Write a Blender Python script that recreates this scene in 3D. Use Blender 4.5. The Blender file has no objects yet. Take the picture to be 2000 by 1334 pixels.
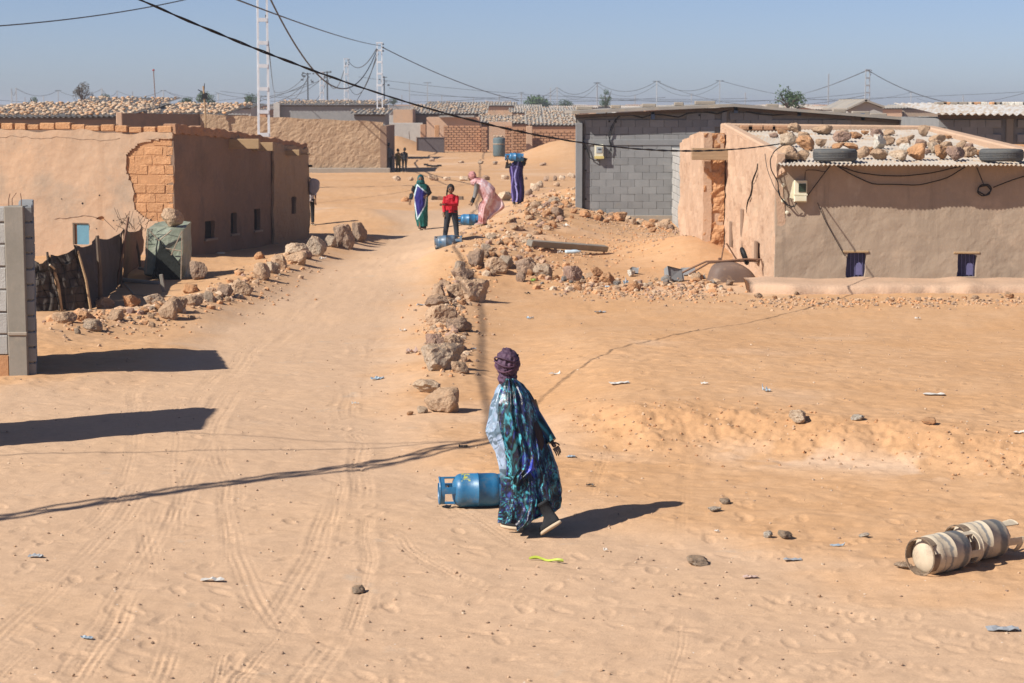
import bpy, bmesh, math, random
import numpy as np
from mathutils import Vector, Matrix, noise as mnoise
random.seed(7)
R = math.radians
scene = bpy.context.scene
# ---------------------------------------------------------------- camera
F = 4200.0; H = 3.7
TH = math.atan(462.0/F)
cd = bpy.data.cameras.new('camera'); cam = bpy.data.objects.new('camera', cd)
scene.collection.objects.link(cam); scene.camera = cam
cam.location = (0, 0, H); cam.rotation_euler = (math.pi/2 - TH, 0, 0)
cd.sensor_width = 36; cd.lens = F/2000*36; cd.clip_start = 0.5; cd.clip_end = 9000
cd.dof.use_dof = True; cd.dof.focus_distance = 21; cd.dof.aperture_fstop = 8.0
# ---------------------------------------------------------------- light
SUN = Vector((-1.03, -0.60, 1.0))            # towards the sun
w = bpy.data.worlds.new('World'); scene.world = w; w.use_nodes = True
nt = w.node_tree; nt.nodes.clear()
sky = nt.nodes.new('ShaderNodeTexSky'); sky.sky_type = 'NISHITA'; sky.sun_disc = False
sky.sun_elevation = math.atan2(SUN.z, math.hypot(SUN.x, SUN.y))
sky.sun_rotation = math.atan2(SUN.x, SUN.y)
sky.altitude = 0; sky.air_density = 0.55; sky.dust_density = 0.5; sky.ozone_density = 4.6
bg = nt.nodes.new('ShaderNodeBackground'); bg.inputs[1].default_value = 0.082
wo = nt.nodes.new('ShaderNodeOutputWorld')
wb = nt.nodes.new('ShaderNodeMix'); wb.data_type = 'RGBA'; wb.blend_type = 'MULTIPLY'; wb.inputs[0].default_value = 1; wb.inputs[7].default_value = (1.06, .94, .95, 1)
nt.links.new(sky.outputs[0], wb.inputs[6]); nt.links.new(wb.outputs[2], bg.inputs[0]); nt.links.new(bg.outputs[0], wo.inputs[0])
sd = bpy.data.lights.new('sun', 'SUN'); sun = bpy.data.objects.new('sun', sd); scene.collection.objects.link(sun)
sd.energy = 5.0; sd.angle = R(0.55); sd.color = (1.0, 0.955, 0.88)
sun.rotation_euler = SUN.to_track_quat('Z', 'Y').to_euler()
sun.location = (-30, -20, 40)
scene.view_settings.view_transform = 'Standard'; scene.view_settings.look = 'None'
scene.view_settings.gamma = 1; scene.view_settings.exposure = 0.48
scene.render.resolution_x = 1024; scene.render.resolution_y = 683
# ---------------------------------------------------------------- numpy noise
def _h(ix, iy, s):
    n = (ix*374761393 + iy*668265263 + s*1442695041) & 0xffffffff
    n = ((n ^ (n >> 13))*1274126177) & 0xffffffff
    return ((n ^ (n >> 16)) & 0xffff)/65535.0*2-1
def vn(x, y, s=0):
    x = np.asarray(x, float); y = np.asarray(y, float)
    ix = np.floor(x).astype(np.int64); iy = np.floor(y).astype(np.int64)
    fx = x-ix; fy = y-iy
    fx = fx*fx*fx*(fx*(fx*6-15)+10); fy = fy*fy*fy*(fy*(fy*6-15)+10)
    a = _h(ix, iy, s); b = _h(ix+1, iy, s); c = _h(ix, iy+1, s); d = _h(ix+1, iy+1, s)
    return (a*(1-fx)+b*fx)*(1-fy)+(c*(1-fx)+d*fx)*fy
def fbm(x, y, o=4, s=0):
    t = 0; a = 1.0; k = 1.0
    for i in range(o):
        t = t + a*vn(x*k+i*17.3, y*k-i*9.1, s+i); a *= .5; k *= 2.03
    return t
# ---------------------------------------------------------------- pixel -> world
def ray(px, py):
    cx = (px-1000)/F; cy = (667-py)/F
    return Vector((cx, math.cos(TH)+cy*math.sin(TH), -math.sin(TH)+cy*math.cos(TH)))
def flat(px, py, z=0):
    d = ray(px, py); t = (z-H)/d.z
    return Vector((d.x*t, d.y*t, z))
def at(px, py, y):
    d = ray(px, py); t = y/d.y
    return Vector((d.x*t, y, H+d.z*t))
def zat(py, y): return at(1000, py, y).z
# ---------------------------------------------------------------- terrain
def P2(pts): return np.array([[p.x, p.y] for p in (flat(*q) for q in pts)])
ROAD = P2([(-900,1500),(-700,760),(0,765),(160,752),(255,728),(330,690),(410,628),(500,575),(600,520),(700,480),(780,446),(700,428),(620,415),(560,405),
           (560,398),(700,408),(850,412),(960,400),(1060,382),(1160,362),(1160,372),(1100,385),(1040,400),(1000,420),(965,440),(925,470),(880,505),(842,550),(822,600),(808,660),
           (798,720),(790,770),(800,830),(860,880),(960,930),(1120,985),(1400,1040),(1750,1120),(2100,1180),(2900,1250),(2900,1500)])
def seg_d(X, Y, ax, ay, bx, by):
    dx, dy = bx-ax, by-ay; L2 = dx*dx+dy*dy+1e-12
    t = np.clip(((X-ax)*dx+(Y-ay)*dy)/L2, 0, 1)
    return np.hypot(X-ax-t*dx, Y-ay-t*dy), t
def poly_sd(X, Y, poly):
    d = np.full(np.shape(X), 1e9); ins = np.zeros(np.shape(X), bool)
    n = len(poly)
    for i in range(n):
        ax, ay = poly[i]; bx, by = poly[(i+1) % n]
        dd, _ = seg_d(X, Y, ax, ay, bx, by); d = np.minimum(d, dd)
        c = (ay > Y) != (by > Y)
        with np.errstate(divide='ignore', invalid='ignore'):
            xi = (bx-ax)*(Y-ay)/(by-ay+1e-12)+ax
        ins ^= c & (X < xi)
    return np.where(ins, d, -d)
def line_d(X, Y, pts):
    """distance to a polyline, arc length there, signed side"""
    best = np.full(np.shape(X), 1e9); arc = np.zeros(np.shape(X)); sgn = np.zeros(np.shape(X)); acc = 0
    for i in range(len(pts)-1):
        ax, ay = pts[i]; bx, by = pts[i+1]; L = math.hypot(bx-ax, by-ay)
        d, t = seg_d(X, Y, ax, ay, bx, by); m = d < best
        s = np.sign((bx-ax)*(Y-ay)-(by-ay)*(X-ax))
        best = np.where(m, d, best); arc = np.where(m, acc+t*L, arc); sgn = np.where(m, s, sgn); acc += L
    return best, arc, sgn
def sm(x, a, b):
    t = np.clip((x-a)/(b-a), 0, 1); return t*t*(3-2*t)
BANK = P2([(985,845),(1060,835),(1150,838),(1250,850),(1400,852),(1560,868),(1700,885),(1850,900),(2000,915),(2400,950),(3200,1000)])
LROW = P2([(60,670),(200,628),(330,620),(420,585),(510,545),(590,505),(700,470)])
RROW = P2([(870,745),(865,660),(875,600),(920,560),(985,530)])
MND = P2([(1120,402),(1085,420),(1050,445),(1015,470),(965,500),(930,530)])
def gauss(X, Y, p, sx, sy, h):
    return h*np.exp(-((X-p[0])/sx)**2-((Y-p[1])/sy)**2)
_d1 = P2([(1108,318)])[0]; _d2 = P2([(768,296)])[0]; _h1 = P2([(700,432)])[0]; _s1 = P2([(1345,500)])[0]; _s2 = P2([(200,520)])[0]
def terr(X, Y, fine=False):
    X = np.asarray(X, float); Y = np.asarray(Y, float)
    near = sm(Y, 3, 10)*(1-sm(Y, 260, 420))
    z = 0.05*fbm(X*.16, Y*.16, 3, 3)*near
    rd = poly_sd(X, Y, ROAD)
    z = z - 0.06*sm(rd, -.3, .6)
    # low scarp of the raised lot on the right
    xs = BANK[:, 0]; ys = BANK[:, 1]
    yb = np.interp(X, xs, ys)+.25*fbm(X*.9, X*0+3, 3, 8)
    lat = sm(X, -.2, 1.6)
    e = Y-yb
    z = z + lat*0.27*sm(e, -1.3, .55)*(1-sm(e, 2, 17))
    rough = lat*np.exp(-((e+.2)/.9)**2)
    z = z + rough*(.026*fbm(X*3.1, Y*3.1, 3, 12)+.014*fbm(X*11, Y*9, 3, 14))
    d, _, _ = line_d(X, Y, LROW); z = z + .16*np.exp(-(d/.8)**2)
    d, _, _ = line_d(X, Y, RROW); z = z + .10*np.exp(-(d/.6)**2)
    d, _, _ = line_d(X, Y, MND); z = z + (.55*np.exp(-(d/2.0)**2))*(1+.25*fbm(X*.7, Y*.7, 3, 21))
    z = z + gauss(X, Y, _d1, 3.3, 6, 1.45) + gauss(X, Y, _d2, 2.6, 5, 1.25) + gauss(X, Y, _h1, 3.2, 4.5, .4)
    z = z + gauss(X, Y, _s1, 1.1, 4.0, .45) + gauss(X, Y, _s2, 2.2, 3, .15)
    # dimpled loose sand away from the wheel tracks
    off = 1-sm(rd, -.5, .3)
    z = z + near*off*(.014*vn(X*2.3, Y*2.3, 31)+.008*vn(X*5.3, Y*5.3, 32)+.007*vn(X*9.5, Y*7.7, 33))*(.55+.45*vn(X*.5, Y*.5, 34))
    z = z + near*(.007*vn(X*3.3, Y*3.3, 41)+.004*vn(X*8.1, Y*8.1, 42))
    if fine: return z, rd, e, lat
    return z
def G(px, py):
    """point of the terrain seen at a pixel"""
    d = ray(px, py)
    t = 10/d.y; o = Vector((0, 0, H)); prev = t
    p = flat(px, py)
    if py < 215: return p
    T0 = p.y/d.y
    ts = np.linspace(T0*.86, T0*1.05, 120)
    zz = terr(d.x*ts, d.y*ts)
    hit = np.nonzero(H+d.z*ts <= zz)[0]
    tt = ts[hit[0]] if len(hit) else T0
    return Vector((d.x*tt, d.y*tt, float(terr(d.x*tt, d.y*tt))))
def tz(x, y): return float(terr(x, y))
# ---------------------------------------------------------------- objects
def link(o): scene.collection.objects.link(o); return o
def mesh_obj(name, verts, faces, m=None, parent=None, smooth=False):
    me = bpy.data.meshes.new(name); me.from_pydata([tuple(v) for v in verts], [], [tuple(f) for f in faces]); me.update()
    if m: me.materials.append(m)
    if smooth: me.polygons.foreach_set('use_smooth', [True]*len(me.polygons))
    o = link(bpy.data.objects.new(name, me))
    if parent: o.parent = parent
    return o
def tag(o, label=None, cat=None, group=None, kind=None):
    if label: o['label'] = label
    if cat: o['category'] = cat
    if group: o['group'] = group
    if kind: o['kind'] = kind
    return o
def thing(name, label, cat, loc=(0,0,0), rz=0, group=None):
    o = link(bpy.data.objects.new(name, None)); o.location = loc; o.rotation_euler = (0, 0, rz); o.empty_display_size = .1
    return tag(o, label, cat, group)
def adopt(t):
    inv_ = Matrix.Translation(-Vector(t.location))
    def f(o): o.parent = t; o.matrix_parent_inverse = inv_; return o
    return f
class MB:
    def __init__(s): s.v = []; s.f = []
    def add(s, v, f):
        n = len(s.v); s.v += [Vector(x) for x in v]; s.f += [tuple(i+n for i in q) for q in f]; return s
    def box(s, c, size, rot=None):
        hx, hy, hz = size[0]/2, size[1]/2, size[2]/2
        v = [Vector((x, y, z)) for x in (-hx, hx) for y in (-hy, hy) for z in (-hz, hz)]
        if rot is not None: v = [rot @ q for q in v]
        c = Vector(c)
        return s.add([q+c for q in v], [(0,1,3,2),(4,6,7,5),(0,4,5,1),(2,3,7,6),(0,2,6,4),(1,5,7,3)])
    def hexa(s, a):  # 8 corners: bottom 4 ccw, top 4
        return s.add(a, [(3,2,1,0),(4,5,6,7),(0,1,5,4),(1,2,6,5),(2,3,7,6),(3,0,4,7)])
    def tube(s, pts, r, n=6, cap=True):
        pts = [Vector(p) for p in pts]; rr = r if isinstance(r, (list, tuple)) else [r]*len(pts)
        rings = []
        for i, p in enumerate(pts):
            a = pts[max(i-1, 0)]; b = pts[min(i+1, len(pts)-1)]; t = (b-a).normalized()
            up = Vector((0, 0, 1)) if abs(t.z) < .9 else Vector((1, 0, 0))
            u = t.cross(up).normalized(); v = u.cross(t)
            rings.append([p+(u*math.cos(2*math.pi*k/n)+v*math.sin(2*math.pi*k/n))*rr[i] for k in range(n)])
        vs = [q for rg in rings for q in rg]; fs = []
        for i in range(len(pts)-1):
            for k in range(n):
                fs.append((i*n+k, i*n+(k+1) % n, (i+1)*n+(k+1) % n, (i+1)*n+k))
        if cap: fs += [tuple(range(n)), tuple(range(len(vs)-1, len(vs)-n-1, -1))]
        return s.add(vs, fs)
    def lathe(s, prof, n=24, M=None):
        vs = []; fs = []
        for (r, z) in prof:
            for k in range(n):
                a = 2*math.pi*k/n; q = Vector((r*math.cos(a), r*math.sin(a), z)); vs.append(M @ q if M else q)
        for i in range(len(prof)-1):
            for k in range(n): fs.append((i*n+k, i*n+(k+1) % n, (i+1)*n+(k+1) % n, (i+1)*n+k))
        return s.add(vs, fs)
    def build(s, name, m, parent=None, smooth=False, bevel=0):
        o = mesh_obj(name, s.v, s.f, m, parent, smooth)
        if bevel:
            bm = bmesh.new(); bm.from_mesh(o.data)
            bmesh.ops.bevel(bm, geom=bm.edges[:], offset=bevel, segments=1, affect='EDGES'); bm.to_mesh(o.data); bm.free()
        return o
def ax(u):  # rotation whose local z points along u
    return Vector(u).to_track_quat('Z', 'Y').to_matrix()
# ---------------------------------------------------------------- materials
def nodes(name):
    m = bpy.data.materials.new(name); m.use_nodes = True; t = m.node_tree; t.nodes.clear()
    o = t.nodes.new('ShaderNodeOutputMaterial'); b = t.nodes.new('ShaderNodeBsdfPrincipled')
    t.links.new(b.outputs[0], o.inputs[0]); return m, t, b
def N(t, typ, **kw):
    n = t.nodes.new(typ)
    for k, v in kw.items():
        if k.startswith('i_'):
            key = k[2:]; key = int(key) if key.isdigit() else key
            n.inputs[key].default_value = v
        else: setattr(n, k, v)
    return n
def mixc(t, fac, a, b, mode='MIX'):
    n = t.nodes.new('ShaderNodeMix'); n.data_type = 'RGBA'; n.blend_type = mode
    for sock, val in ((n.inputs[0], fac), (n.inputs[6], a), (n.inputs[7], b)):
        if isinstance(val, bpy.types.NodeSocket): t.links.new(val, sock)
        elif isinstance(val, (int, float)): sock.default_value = val
        else: sock.default_value = (*val[:3], 1)
    return n.outputs[2]
def ramp(t, src, lo, hi):
    n = N(t, 'ShaderNodeMapRange', clamp=True); n.inputs[1].default_value = lo; n.inputs[2].default_value = hi
    t.links.new(src, n.inputs[0]); return n.outputs[0]
def coords(t, stretch=(1,1,1), rnd=True):
    tc = N(t, 'ShaderNodeTexCoord'); mp = N(t, 'ShaderNodeMapping'); mp.inputs['Scale'].default_value = stretch
    t.links.new(tc.outputs['Object'], mp.inputs['Vector'])
    if rnd:
        oi = N(t, 'ShaderNodeObjectInfo'); mu = N(t, 'ShaderNodeMath', operation='MULTIPLY'); mu.inputs[1].default_value = 37
        t.links.new(oi.outputs['Random'], mu.inputs[0]); t.links.new(mu.outputs[0], mp.inputs['Location'])
        return mp.outputs[0], oi.outputs['Random']
    return mp.outputs[0], None
def noise(t, vec, scale, detail=5, rough=.6, dist=0):
    n = N(t, 'ShaderNodeTexNoise'); n.inputs['Scale'].default_value = scale; n.inputs['Detail'].default_value = detail
    n.inputs['Roughness'].default_value = rough; n.inputs['Distortion'].default_value = dist
    t.links.new(vec, n.inputs['Vector']); return n.outputs['Fac']
def addbump(t, b, src, strength, dist, prev=None):
    n = N(t, 'ShaderNodeBump'); n.inputs['Strength'].default_value = strength; n.inputs['Distance'].default_value = dist
    t.links.new(src, n.inputs['Height'])
    if prev: t.links.new(prev, n.inputs['Normal'])
    t.links.new(n.outputs[0], b.inputs['Normal']); return n.outputs[0]
def mat(name, c1, c2, scale=2.0, c3=None, s3=9.0, lo3=.6, hi3=.75, rough=.92, bump=.5, bs=25, bd=.02, stretch=(1,1,1), hue=0, metal=0, detail=6, spec=.25, bump2=None):
    m, t, b = nodes(name); v, rnd = coords(t, stretch)
    col = mixc(t, ramp(t, noise(t, v, scale, detail), .33, .67), c1, c2)
    if c3 is not None: col = mixc(t, ramp(t, noise(t, v, s3, 5, .65), lo3, hi3), col, c3)
    if any(q in name for q in ('plaster','render','block','adobe','concrete')):
        v2_, _ = coords(t, (3.2, 3.2, .35)); dk = tuple(q*.80 for q in c1)
        col = mixc(t, ramp(t, noise(t, v2_, 1.0, 6, .7), .54, .72), col, dk)
        v3_, _ = coords(t, (1, 1, 1)); col = mixc(t, ramp(t, noise(t, v3_, .6, 7, .75), .56, .64), col, tuple(min(.7, q*1.10) for q in c2))
    fine = noise(t, v, scale*14, 4, .7)
    col = mixc(t, .35, col, mixc(t, fine, (.35, .35, .35), (.65, .65, .65)), 'OVERLAY')
    if hue:
        hs = N(t, 'ShaderNodeMapRange'); hs.inputs[3].default_value = 1-hue; hs.inputs[4].default_value = 1+hue
        t.links.new(rnd, hs.inputs[0]); hn = N(t, 'ShaderNodeHueSaturation'); t.links.new(hs.outputs[0], hn.inputs['Value'])
        t.links.new(col, hn.inputs['Color']); col = hn.outputs[0]
    if name.startswith('stone_'):       # sand dust settled on the upward faces
        ge = N(t, 'ShaderNodeNewGeometry'); sg = N(t, 'ShaderNodeSeparateXYZ'); t.links.new(ge.outputs['Normal'], sg.inputs[0])
        dm_ = N(t, 'ShaderNodeMath', operation='MULTIPLY'); t.links.new(ramp(t, sg.outputs[2], .35, .95), dm_.inputs[0]); t.links.new(ramp(t, noise(t, v, 5, 5, .7), .3, .6), dm_.inputs[1])
        d2_ = N(t, 'ShaderNodeMath', operation='MULTIPLY'); t.links.new(dm_.outputs[0], d2_.inputs[0]); d2_.inputs[1].default_value = .7
        col = mixc(t, d2_.outputs[0], col, SAND2)
    t.links.new(col, b.inputs['Base Color']); b.inputs['Roughness'].default_value = rough; b.inputs['Metallic'].default_value = metal
    b.inputs['Specular IOR Level'].default_value = spec
    if bump:
        p = addbump(t, b, noise(t, v, bs, 8, .65), bump, bd)
        if bump2: addbump(t, b, noise(t, v, bump2[0], 5, .6), bump2[1], bump2[2], p)
    return m
def vcmat(name, rough=.7, sheen=0, bump=.3, weave=140, spec=.3):
    m, t, b = nodes(name); a = N(t, 'ShaderNodeVertexColor', layer_name='Col'); v, _ = coords(t)
    col = mixc(t, .3, a.outputs[0], mixc(t, noise(t, v, 18, 4), (.3,.3,.3), (.7,.7,.7)), 'OVERLAY')
    t.links.new(col, b.inputs['Base Color']); b.inputs['Roughness'].default_value = rough; b.inputs['Specular IOR Level'].default_value = spec
    addbump(t, b, noise(t, v, 30, 5), bump, .01); return m
M = {}
SAND = (.495, .288, .148); SAND2 = (.535, .325, .178)
def ground_mat():
    m, t, b = nodes('desert_ground')
    tc = N(t, 'ShaderNodeTexCoord'); v = tc.outputs['Object']
    a = N(t, 'ShaderNodeVertexColor', layer_name='Mask'); sp = N(t, 'ShaderNodeSeparateColor'); t.links.new(a.outputs[0], sp.inputs[0])
    big = noise(t, v, .35, 4, .6); mid = noise(t, v, 1.9, 6, .65); fi = noise(t, v, 9, 6, .7); gr = noise(t, v, 60, 4, .75)
    sand = mixc(t, ramp(t, mid, .35, .65), SAND, SAND2)
    sand = mixc(t, ramp(t, big, .45, .7), sand, (.505, .285, .138))
    road = mixc(t, ramp(t, mid, .3, .75), (.525, .352, .225), (.50, .328, .205))
    road = mixc(t, ramp(t, big, .5, .68), road, (.525, .345, .213))
    road = mixc(t, ramp(t, noise(t, v, 1.1, 5, .7), .63, .72), road, (.45, .335, .24))
    col = mixc(t, sp.outputs[0], sand, road)
    col = mixc(t, sp.outputs[1], col, (.60, .43, .30))      # pale crust
    damp = N(t, 'ShaderNodeMath', operation='MULTIPLY'); t.links.new(sp.outputs[2], damp.inputs[0]); damp.inputs[1].default_value = .8
    col = mixc(t, damp.outputs[0], col, (.46, .255, .125))
    col = mixc(t, .5, col, mixc(t, ramp(t, fi, .3, .7), (.42,.42,.42), (.57,.57,.57)), 'OVERLAY')
    col = mixc(t, .45, col, mixc(t, ramp(t, gr, .3, .7), (.38,.38,.38), (.61,.61,.61)), 'OVERLAY')
    # pale and dark grit
    vo = N(t, 'ShaderNodeTexVoronoi'); vo.inputs['Scale'].default_value = 11; t.links.new(v, vo.inputs['Vector'])
    gd = N(t, 'ShaderNodeMath', operation='LESS_THAN'); gd.inputs[1].default_value = .085; t.links.new(vo.outputs['Distance'], gd.inputs[0])
    gc = N(t, 'ShaderNodeSeparateColor'); t.links.new(vo.outputs['Color'], gc.inputs[0])
    gs = N(t, 'ShaderNodeMath', operation='GREATER_THAN'); gs.inputs[1].default_value = .8; t.links.new(gc.outputs[0], gs.inputs[0])
    gm = N(t, 'ShaderNodeMath', operation='MULTIPLY'); t.links.new(gd.outputs[0], gm.inputs[0]); t.links.new(gs.outputs[0], gm.inputs[1])
    col = mixc(t, gm.outputs[0], col, mixc(t, ramp(t, gc.outputs[1], .45, .55), (.62,.52,.42), (.22,.14,.09)))
    t.links.new(col, b.inputs['Base Color']); b.inputs['Roughness'].default_value = .95; b.inputs['Specular IOR Level'].default_value = .12
    p = addbump(t, b, fi, .42, .025); p = addbump(t, b, gr, .5, .008, p)
    mp = N(t, 'ShaderNodeMapping'); mp.inputs['Scale'].default_value = (3.2, 6.0, 4); t.links.new(v, mp.inputs['Vector'])
    vd = N(t, 'ShaderNodeTexVoronoi', feature='SMOOTH_F1'); vd.inputs['Scale'].default_value = 1.3; t.links.new(mp.outputs[0], vd.inputs['Vector'])
    inv = N(t, 'ShaderNodeMath', operation='SUBTRACT'); inv.inputs[0].default_value = 1.0; t.links.new(sp.outputs[0], inv.inputs[1])
    dm = N(t, 'ShaderNodeMath', operation='MULTIPLY'); t.links.new(vd.outputs['Distance'], dm.inputs[0]); t.links.new(inv.outputs[0], dm.inputs[1])
    addbump(t, b, dm.outputs[0], .22, .05, p)
    return m
M['ground'] = ground_mat()
M['plaster'] = mat('tan_mud_plaster', (.48,.315,.20), (.40,.28,.19), .45, (.35,.26,.185), .9, .52, .68, bump=.4, bs=9, bd=.035, bump2=(60,.45,.008))
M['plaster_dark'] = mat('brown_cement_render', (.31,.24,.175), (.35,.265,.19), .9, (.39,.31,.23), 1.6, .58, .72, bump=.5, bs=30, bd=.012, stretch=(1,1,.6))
M['plaster_rough'] = mat('rough_thrown_mud_render', (.40,.275,.17), (.355,.24,.15), .7, bump=.8, bs=9, bd=.07, detail=6, bump2=(22,.6,.03))
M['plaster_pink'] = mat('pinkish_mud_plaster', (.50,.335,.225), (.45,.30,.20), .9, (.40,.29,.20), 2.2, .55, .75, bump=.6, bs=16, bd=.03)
M['side_render'] = mat('shade_dark_stained_mud_render', (.255,.168,.115), (.215,.142,.097), .9, (.17,.118,.084), 1.2, .5, .7, bump=.6, bs=20, bd=.03)  # shade of sides turned from the sun put into this mud colour, plus stains
M['adobe'] = mat('orange_adobe', (.50,.27,.135), (.44,.23,.11), 3.0, (.53,.32,.18), 8, .6,.75, bump=1.0, bs=14, bd=.04, hue=.07)
M['adobe_red'] = mat('red_adobe', (.42,.235,.135), (.36,.195,.11), 2.0, (.46,.28,.17), 6, .6,.75, bump=.7, bs=14, bd=.03, hue=.10)
M['mortar'] = mat('sandy_mud_mortar', (.46,.25,.125), (.41,.215,.105), 2.0, bump=.6, bs=24, bd=.02)
M['block'] = mat('grey_cement_block', (.245,.245,.24), (.205,.207,.205), 2.2, (.25,.225,.195), 3.2, .6,.8, bump=.55, bs=70, bd=.006, hue=.10)
M['block_pale'] = mat('pale_cement_block', (.40,.385,.355), (.34,.33,.31), 3.0, (.28,.26,.24), 6, .62,.75, bump=.8, bs=38, bd=.012, hue=.08)
M['joint'] = mat('cement_mortar_joint', (.25,.225,.195), (.20,.185,.165), 3.0, bump=.5, bs=50, bd=.006)
M['concrete'] = mat('grey_concrete', (.275,.245,.205), (.22,.20,.165), 1.6, (.29,.25,.20), 3, .58,.75, bump=.4, bs=40, bd=.006)
M['concrete_cool'] = mat('cool_grey_concrete', (.235,.238,.238), (.19,.192,.192), 1.6, (.27,.245,.21), 3, .58,.75, bump=.4, bs=40, bd=.006)
M['concrete_tan'] = mat('dusty_concrete', (.32,.27,.215), (.27,.23,.185), 1.6, (.40,.30,.20), 3, .58,.75, bump=.4, bs=40, bd=.006)
M['tin'] = mat('dusty_corrugated_tin', (.52,.46,.39), (.42,.37,.31), 1.5, (.45,.31,.19), 2.5, .5,.65, rough=.6, metal=.25, bump=.15, bs=30, bd=.004)
M['fibre'] = mat('fibre_cement_sheet', (.30,.275,.24), (.24,.22,.195), 1.0, (.36,.30,.22), 2.5, .5,.7, rough=.85, bump=.2, bs=30, bd=.006)
M['wood'] = mat('weathered_plank', (.40,.27,.15), (.33,.22,.12), 3.0, bump=.5, bs=12, bd=.006, stretch=(1,1,9))
M['woodx'] = mat('weathered_lintel_wood', (.36,.25,.15), (.27,.18,.105), 3.0, bump=.6, bs=12, bd=.008, stretch=(.6,.6,10))
M['dark_wood'] = mat('dark_weathered_pole', (.10,.075,.055), (.14,.10,.07), 6, bump=.5, bs=30, bd=.006)
ROCKC = {
 'beige': ((.46,.32,.205),(.38,.25,.155),(.30,.20,.13)), 'pale': ((.54,.43,.31),(.46,.35,.245),(.38,.26,.17)),
 'orange': ((.50,.27,.13),(.43,.22,.10),(.36,.20,.11)), 'dark': ((.24,.165,.12),(.33,.225,.15),(.16,.115,.085)),
 'grey': ((.32,.255,.19),(.40,.30,.21),(.22,.175,.135)), 'purple': ((.33,.215,.165),(.27,.175,.135),(.43,.28,.18)),
 'white': ((.66,.60,.52),(.58,.50,.41),(.48,.38,.28)), 'concrete': ((.24,.235,.22),(.19,.185,.175),(.28,.25,.21))}
ROCKC = {k: tuple(tuple(min(.68, q*1.13+.012) for q in t_) for t_ in c) for k, c in ROCKC.items()}
for k, c in ROCKC.items():
    M['rock_'+k] = mat('stone_'+k, c[0], c[1], 2.4, c[2], 4.5, .52,.66, bump=.9, bs=7, bd=.06, hue=.10, bump2=(34,.6,.012))
def plain(name, c, rough=.6, metal=0, bump=0): 
    return mat(name, c, tuple(x*.82 for x in c), 6, rough=rough, metal=metal, bump=bump, bs=30, bd=.004)
M['black'] = plain('black_rubber_cable', (.012,.012,.013), .6)
M['cable_grey'] = plain('grey_aerial_cable', (.06,.065,.07), .6)
M['galv'] = mat('galvanised_steel', (.66,.69,.72), (.56,.59,.62), 3, rough=.5, metal=.0, bump=.1)
M['galv_far'] = mat('weathered_steel', (.36,.38,.40), (.28,.30,.32), 3, rough=.6, bump=0)
M['rust'] = mat('rusty_steel', (.16,.09,.06), (.22,.12,.07), 8, (.10,.07,.055), 14, rough=.8, bump=.4, bs=40, bd=.003)
M['tyre'] = mat('dusty_tyre_rubber', (.075,.078,.08), (.11,.108,.10), 4, (.20,.16,.115), 9, .62,.8, rough=.85, bump=.3, bs=60, bd=.003)
M['meterbox'] = mat('yellowed_white_plastic', (.66,.62,.48), (.60,.55,.38), 8, rough=.55, bump=0)
M['glass_dark'] = plain('dark_green_glass', (.03,.045,.03), .15)
M['navy'] = mat('navy_shutter_paint', (.035,.03,.075), (.05,.045,.11), 6, rough=.6, bump=.2)
M['navy_pale'] = mat('pale_violet_paint', (.11,.105,.21), (.14,.13,.26), 6, rough=.7, bump=.2)
M['blue_pale'] = mat('pale_blue_shutter_paint', (.12,.26,.33), (.10,.22,.29), 6, rough=.7, bump=.2)
M['dark_in'] = plain('dark_interior', (.025,.018,.014), .95)
M['skin'] = mat('brown_skin', (.20,.105,.06), (.17,.09,.05), 8, rough=.6, bump=0)
M['hair'] = plain('black_hair', (.012,.010,.009), .5)
M['cloth'] = vcmat('printed_cloth')
M['satin'] = vcmat('printed_satin_cloth', rough=.34, bump=.5, spec=.5)
M['tarp'] = mat('dusty_green_plastic_sheet', (.26,.285,.215), (.20,.225,.165), 1.8, (.34,.33,.26), 4, .5,.7, rough=.5, bump=.5, bs=6, bd=.05)
M['tarp_dark'] = mat('black_torn_cloth', (.012,.014,.012), (.022,.024,.02), 3, rough=.8, bump=.5, bs=6, bd=.05)
M['net'] = mat('dark_shade_netting', (.085,.07,.06), (.06,.05,.043), 4, rough=.9, bump=.5, bs=30, bd=.01)
M['wirem'] = plain('dull_fence_wire', (.03,.025,.022), .6, .4)
M['rusttin'] = mat('rusted_brown_sheet', (.20,.11,.06), (.15,.085,.05), 3, (.26,.15,.085), 6, rough=.8, bump=.3)
M['leaf'] = mat('dusty_green_leaf', (.045,.085,.028), (.065,.10,.035), 2, rough=.8, bump=0, hue=.25)
M['leaf_b'] = mat('dusty_brown_leaf', (.085,.07,.05), (.10,.085,.06), 2, rough=.8, bump=0, hue=.25)
M['bark'] = plain('bark', (.10,.075,.055), .9)
M['boot'] = mat('dark_grey_boot_leather', (.016,.018,.021), (.028,.029,.031), 6, (.07,.06,.05), 9, .66,.82, rough=.75, spec=.15, bump=.2)
M['sole'] = plain('beige_boot_sole', (.50,.40,.28), .8)
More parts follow.
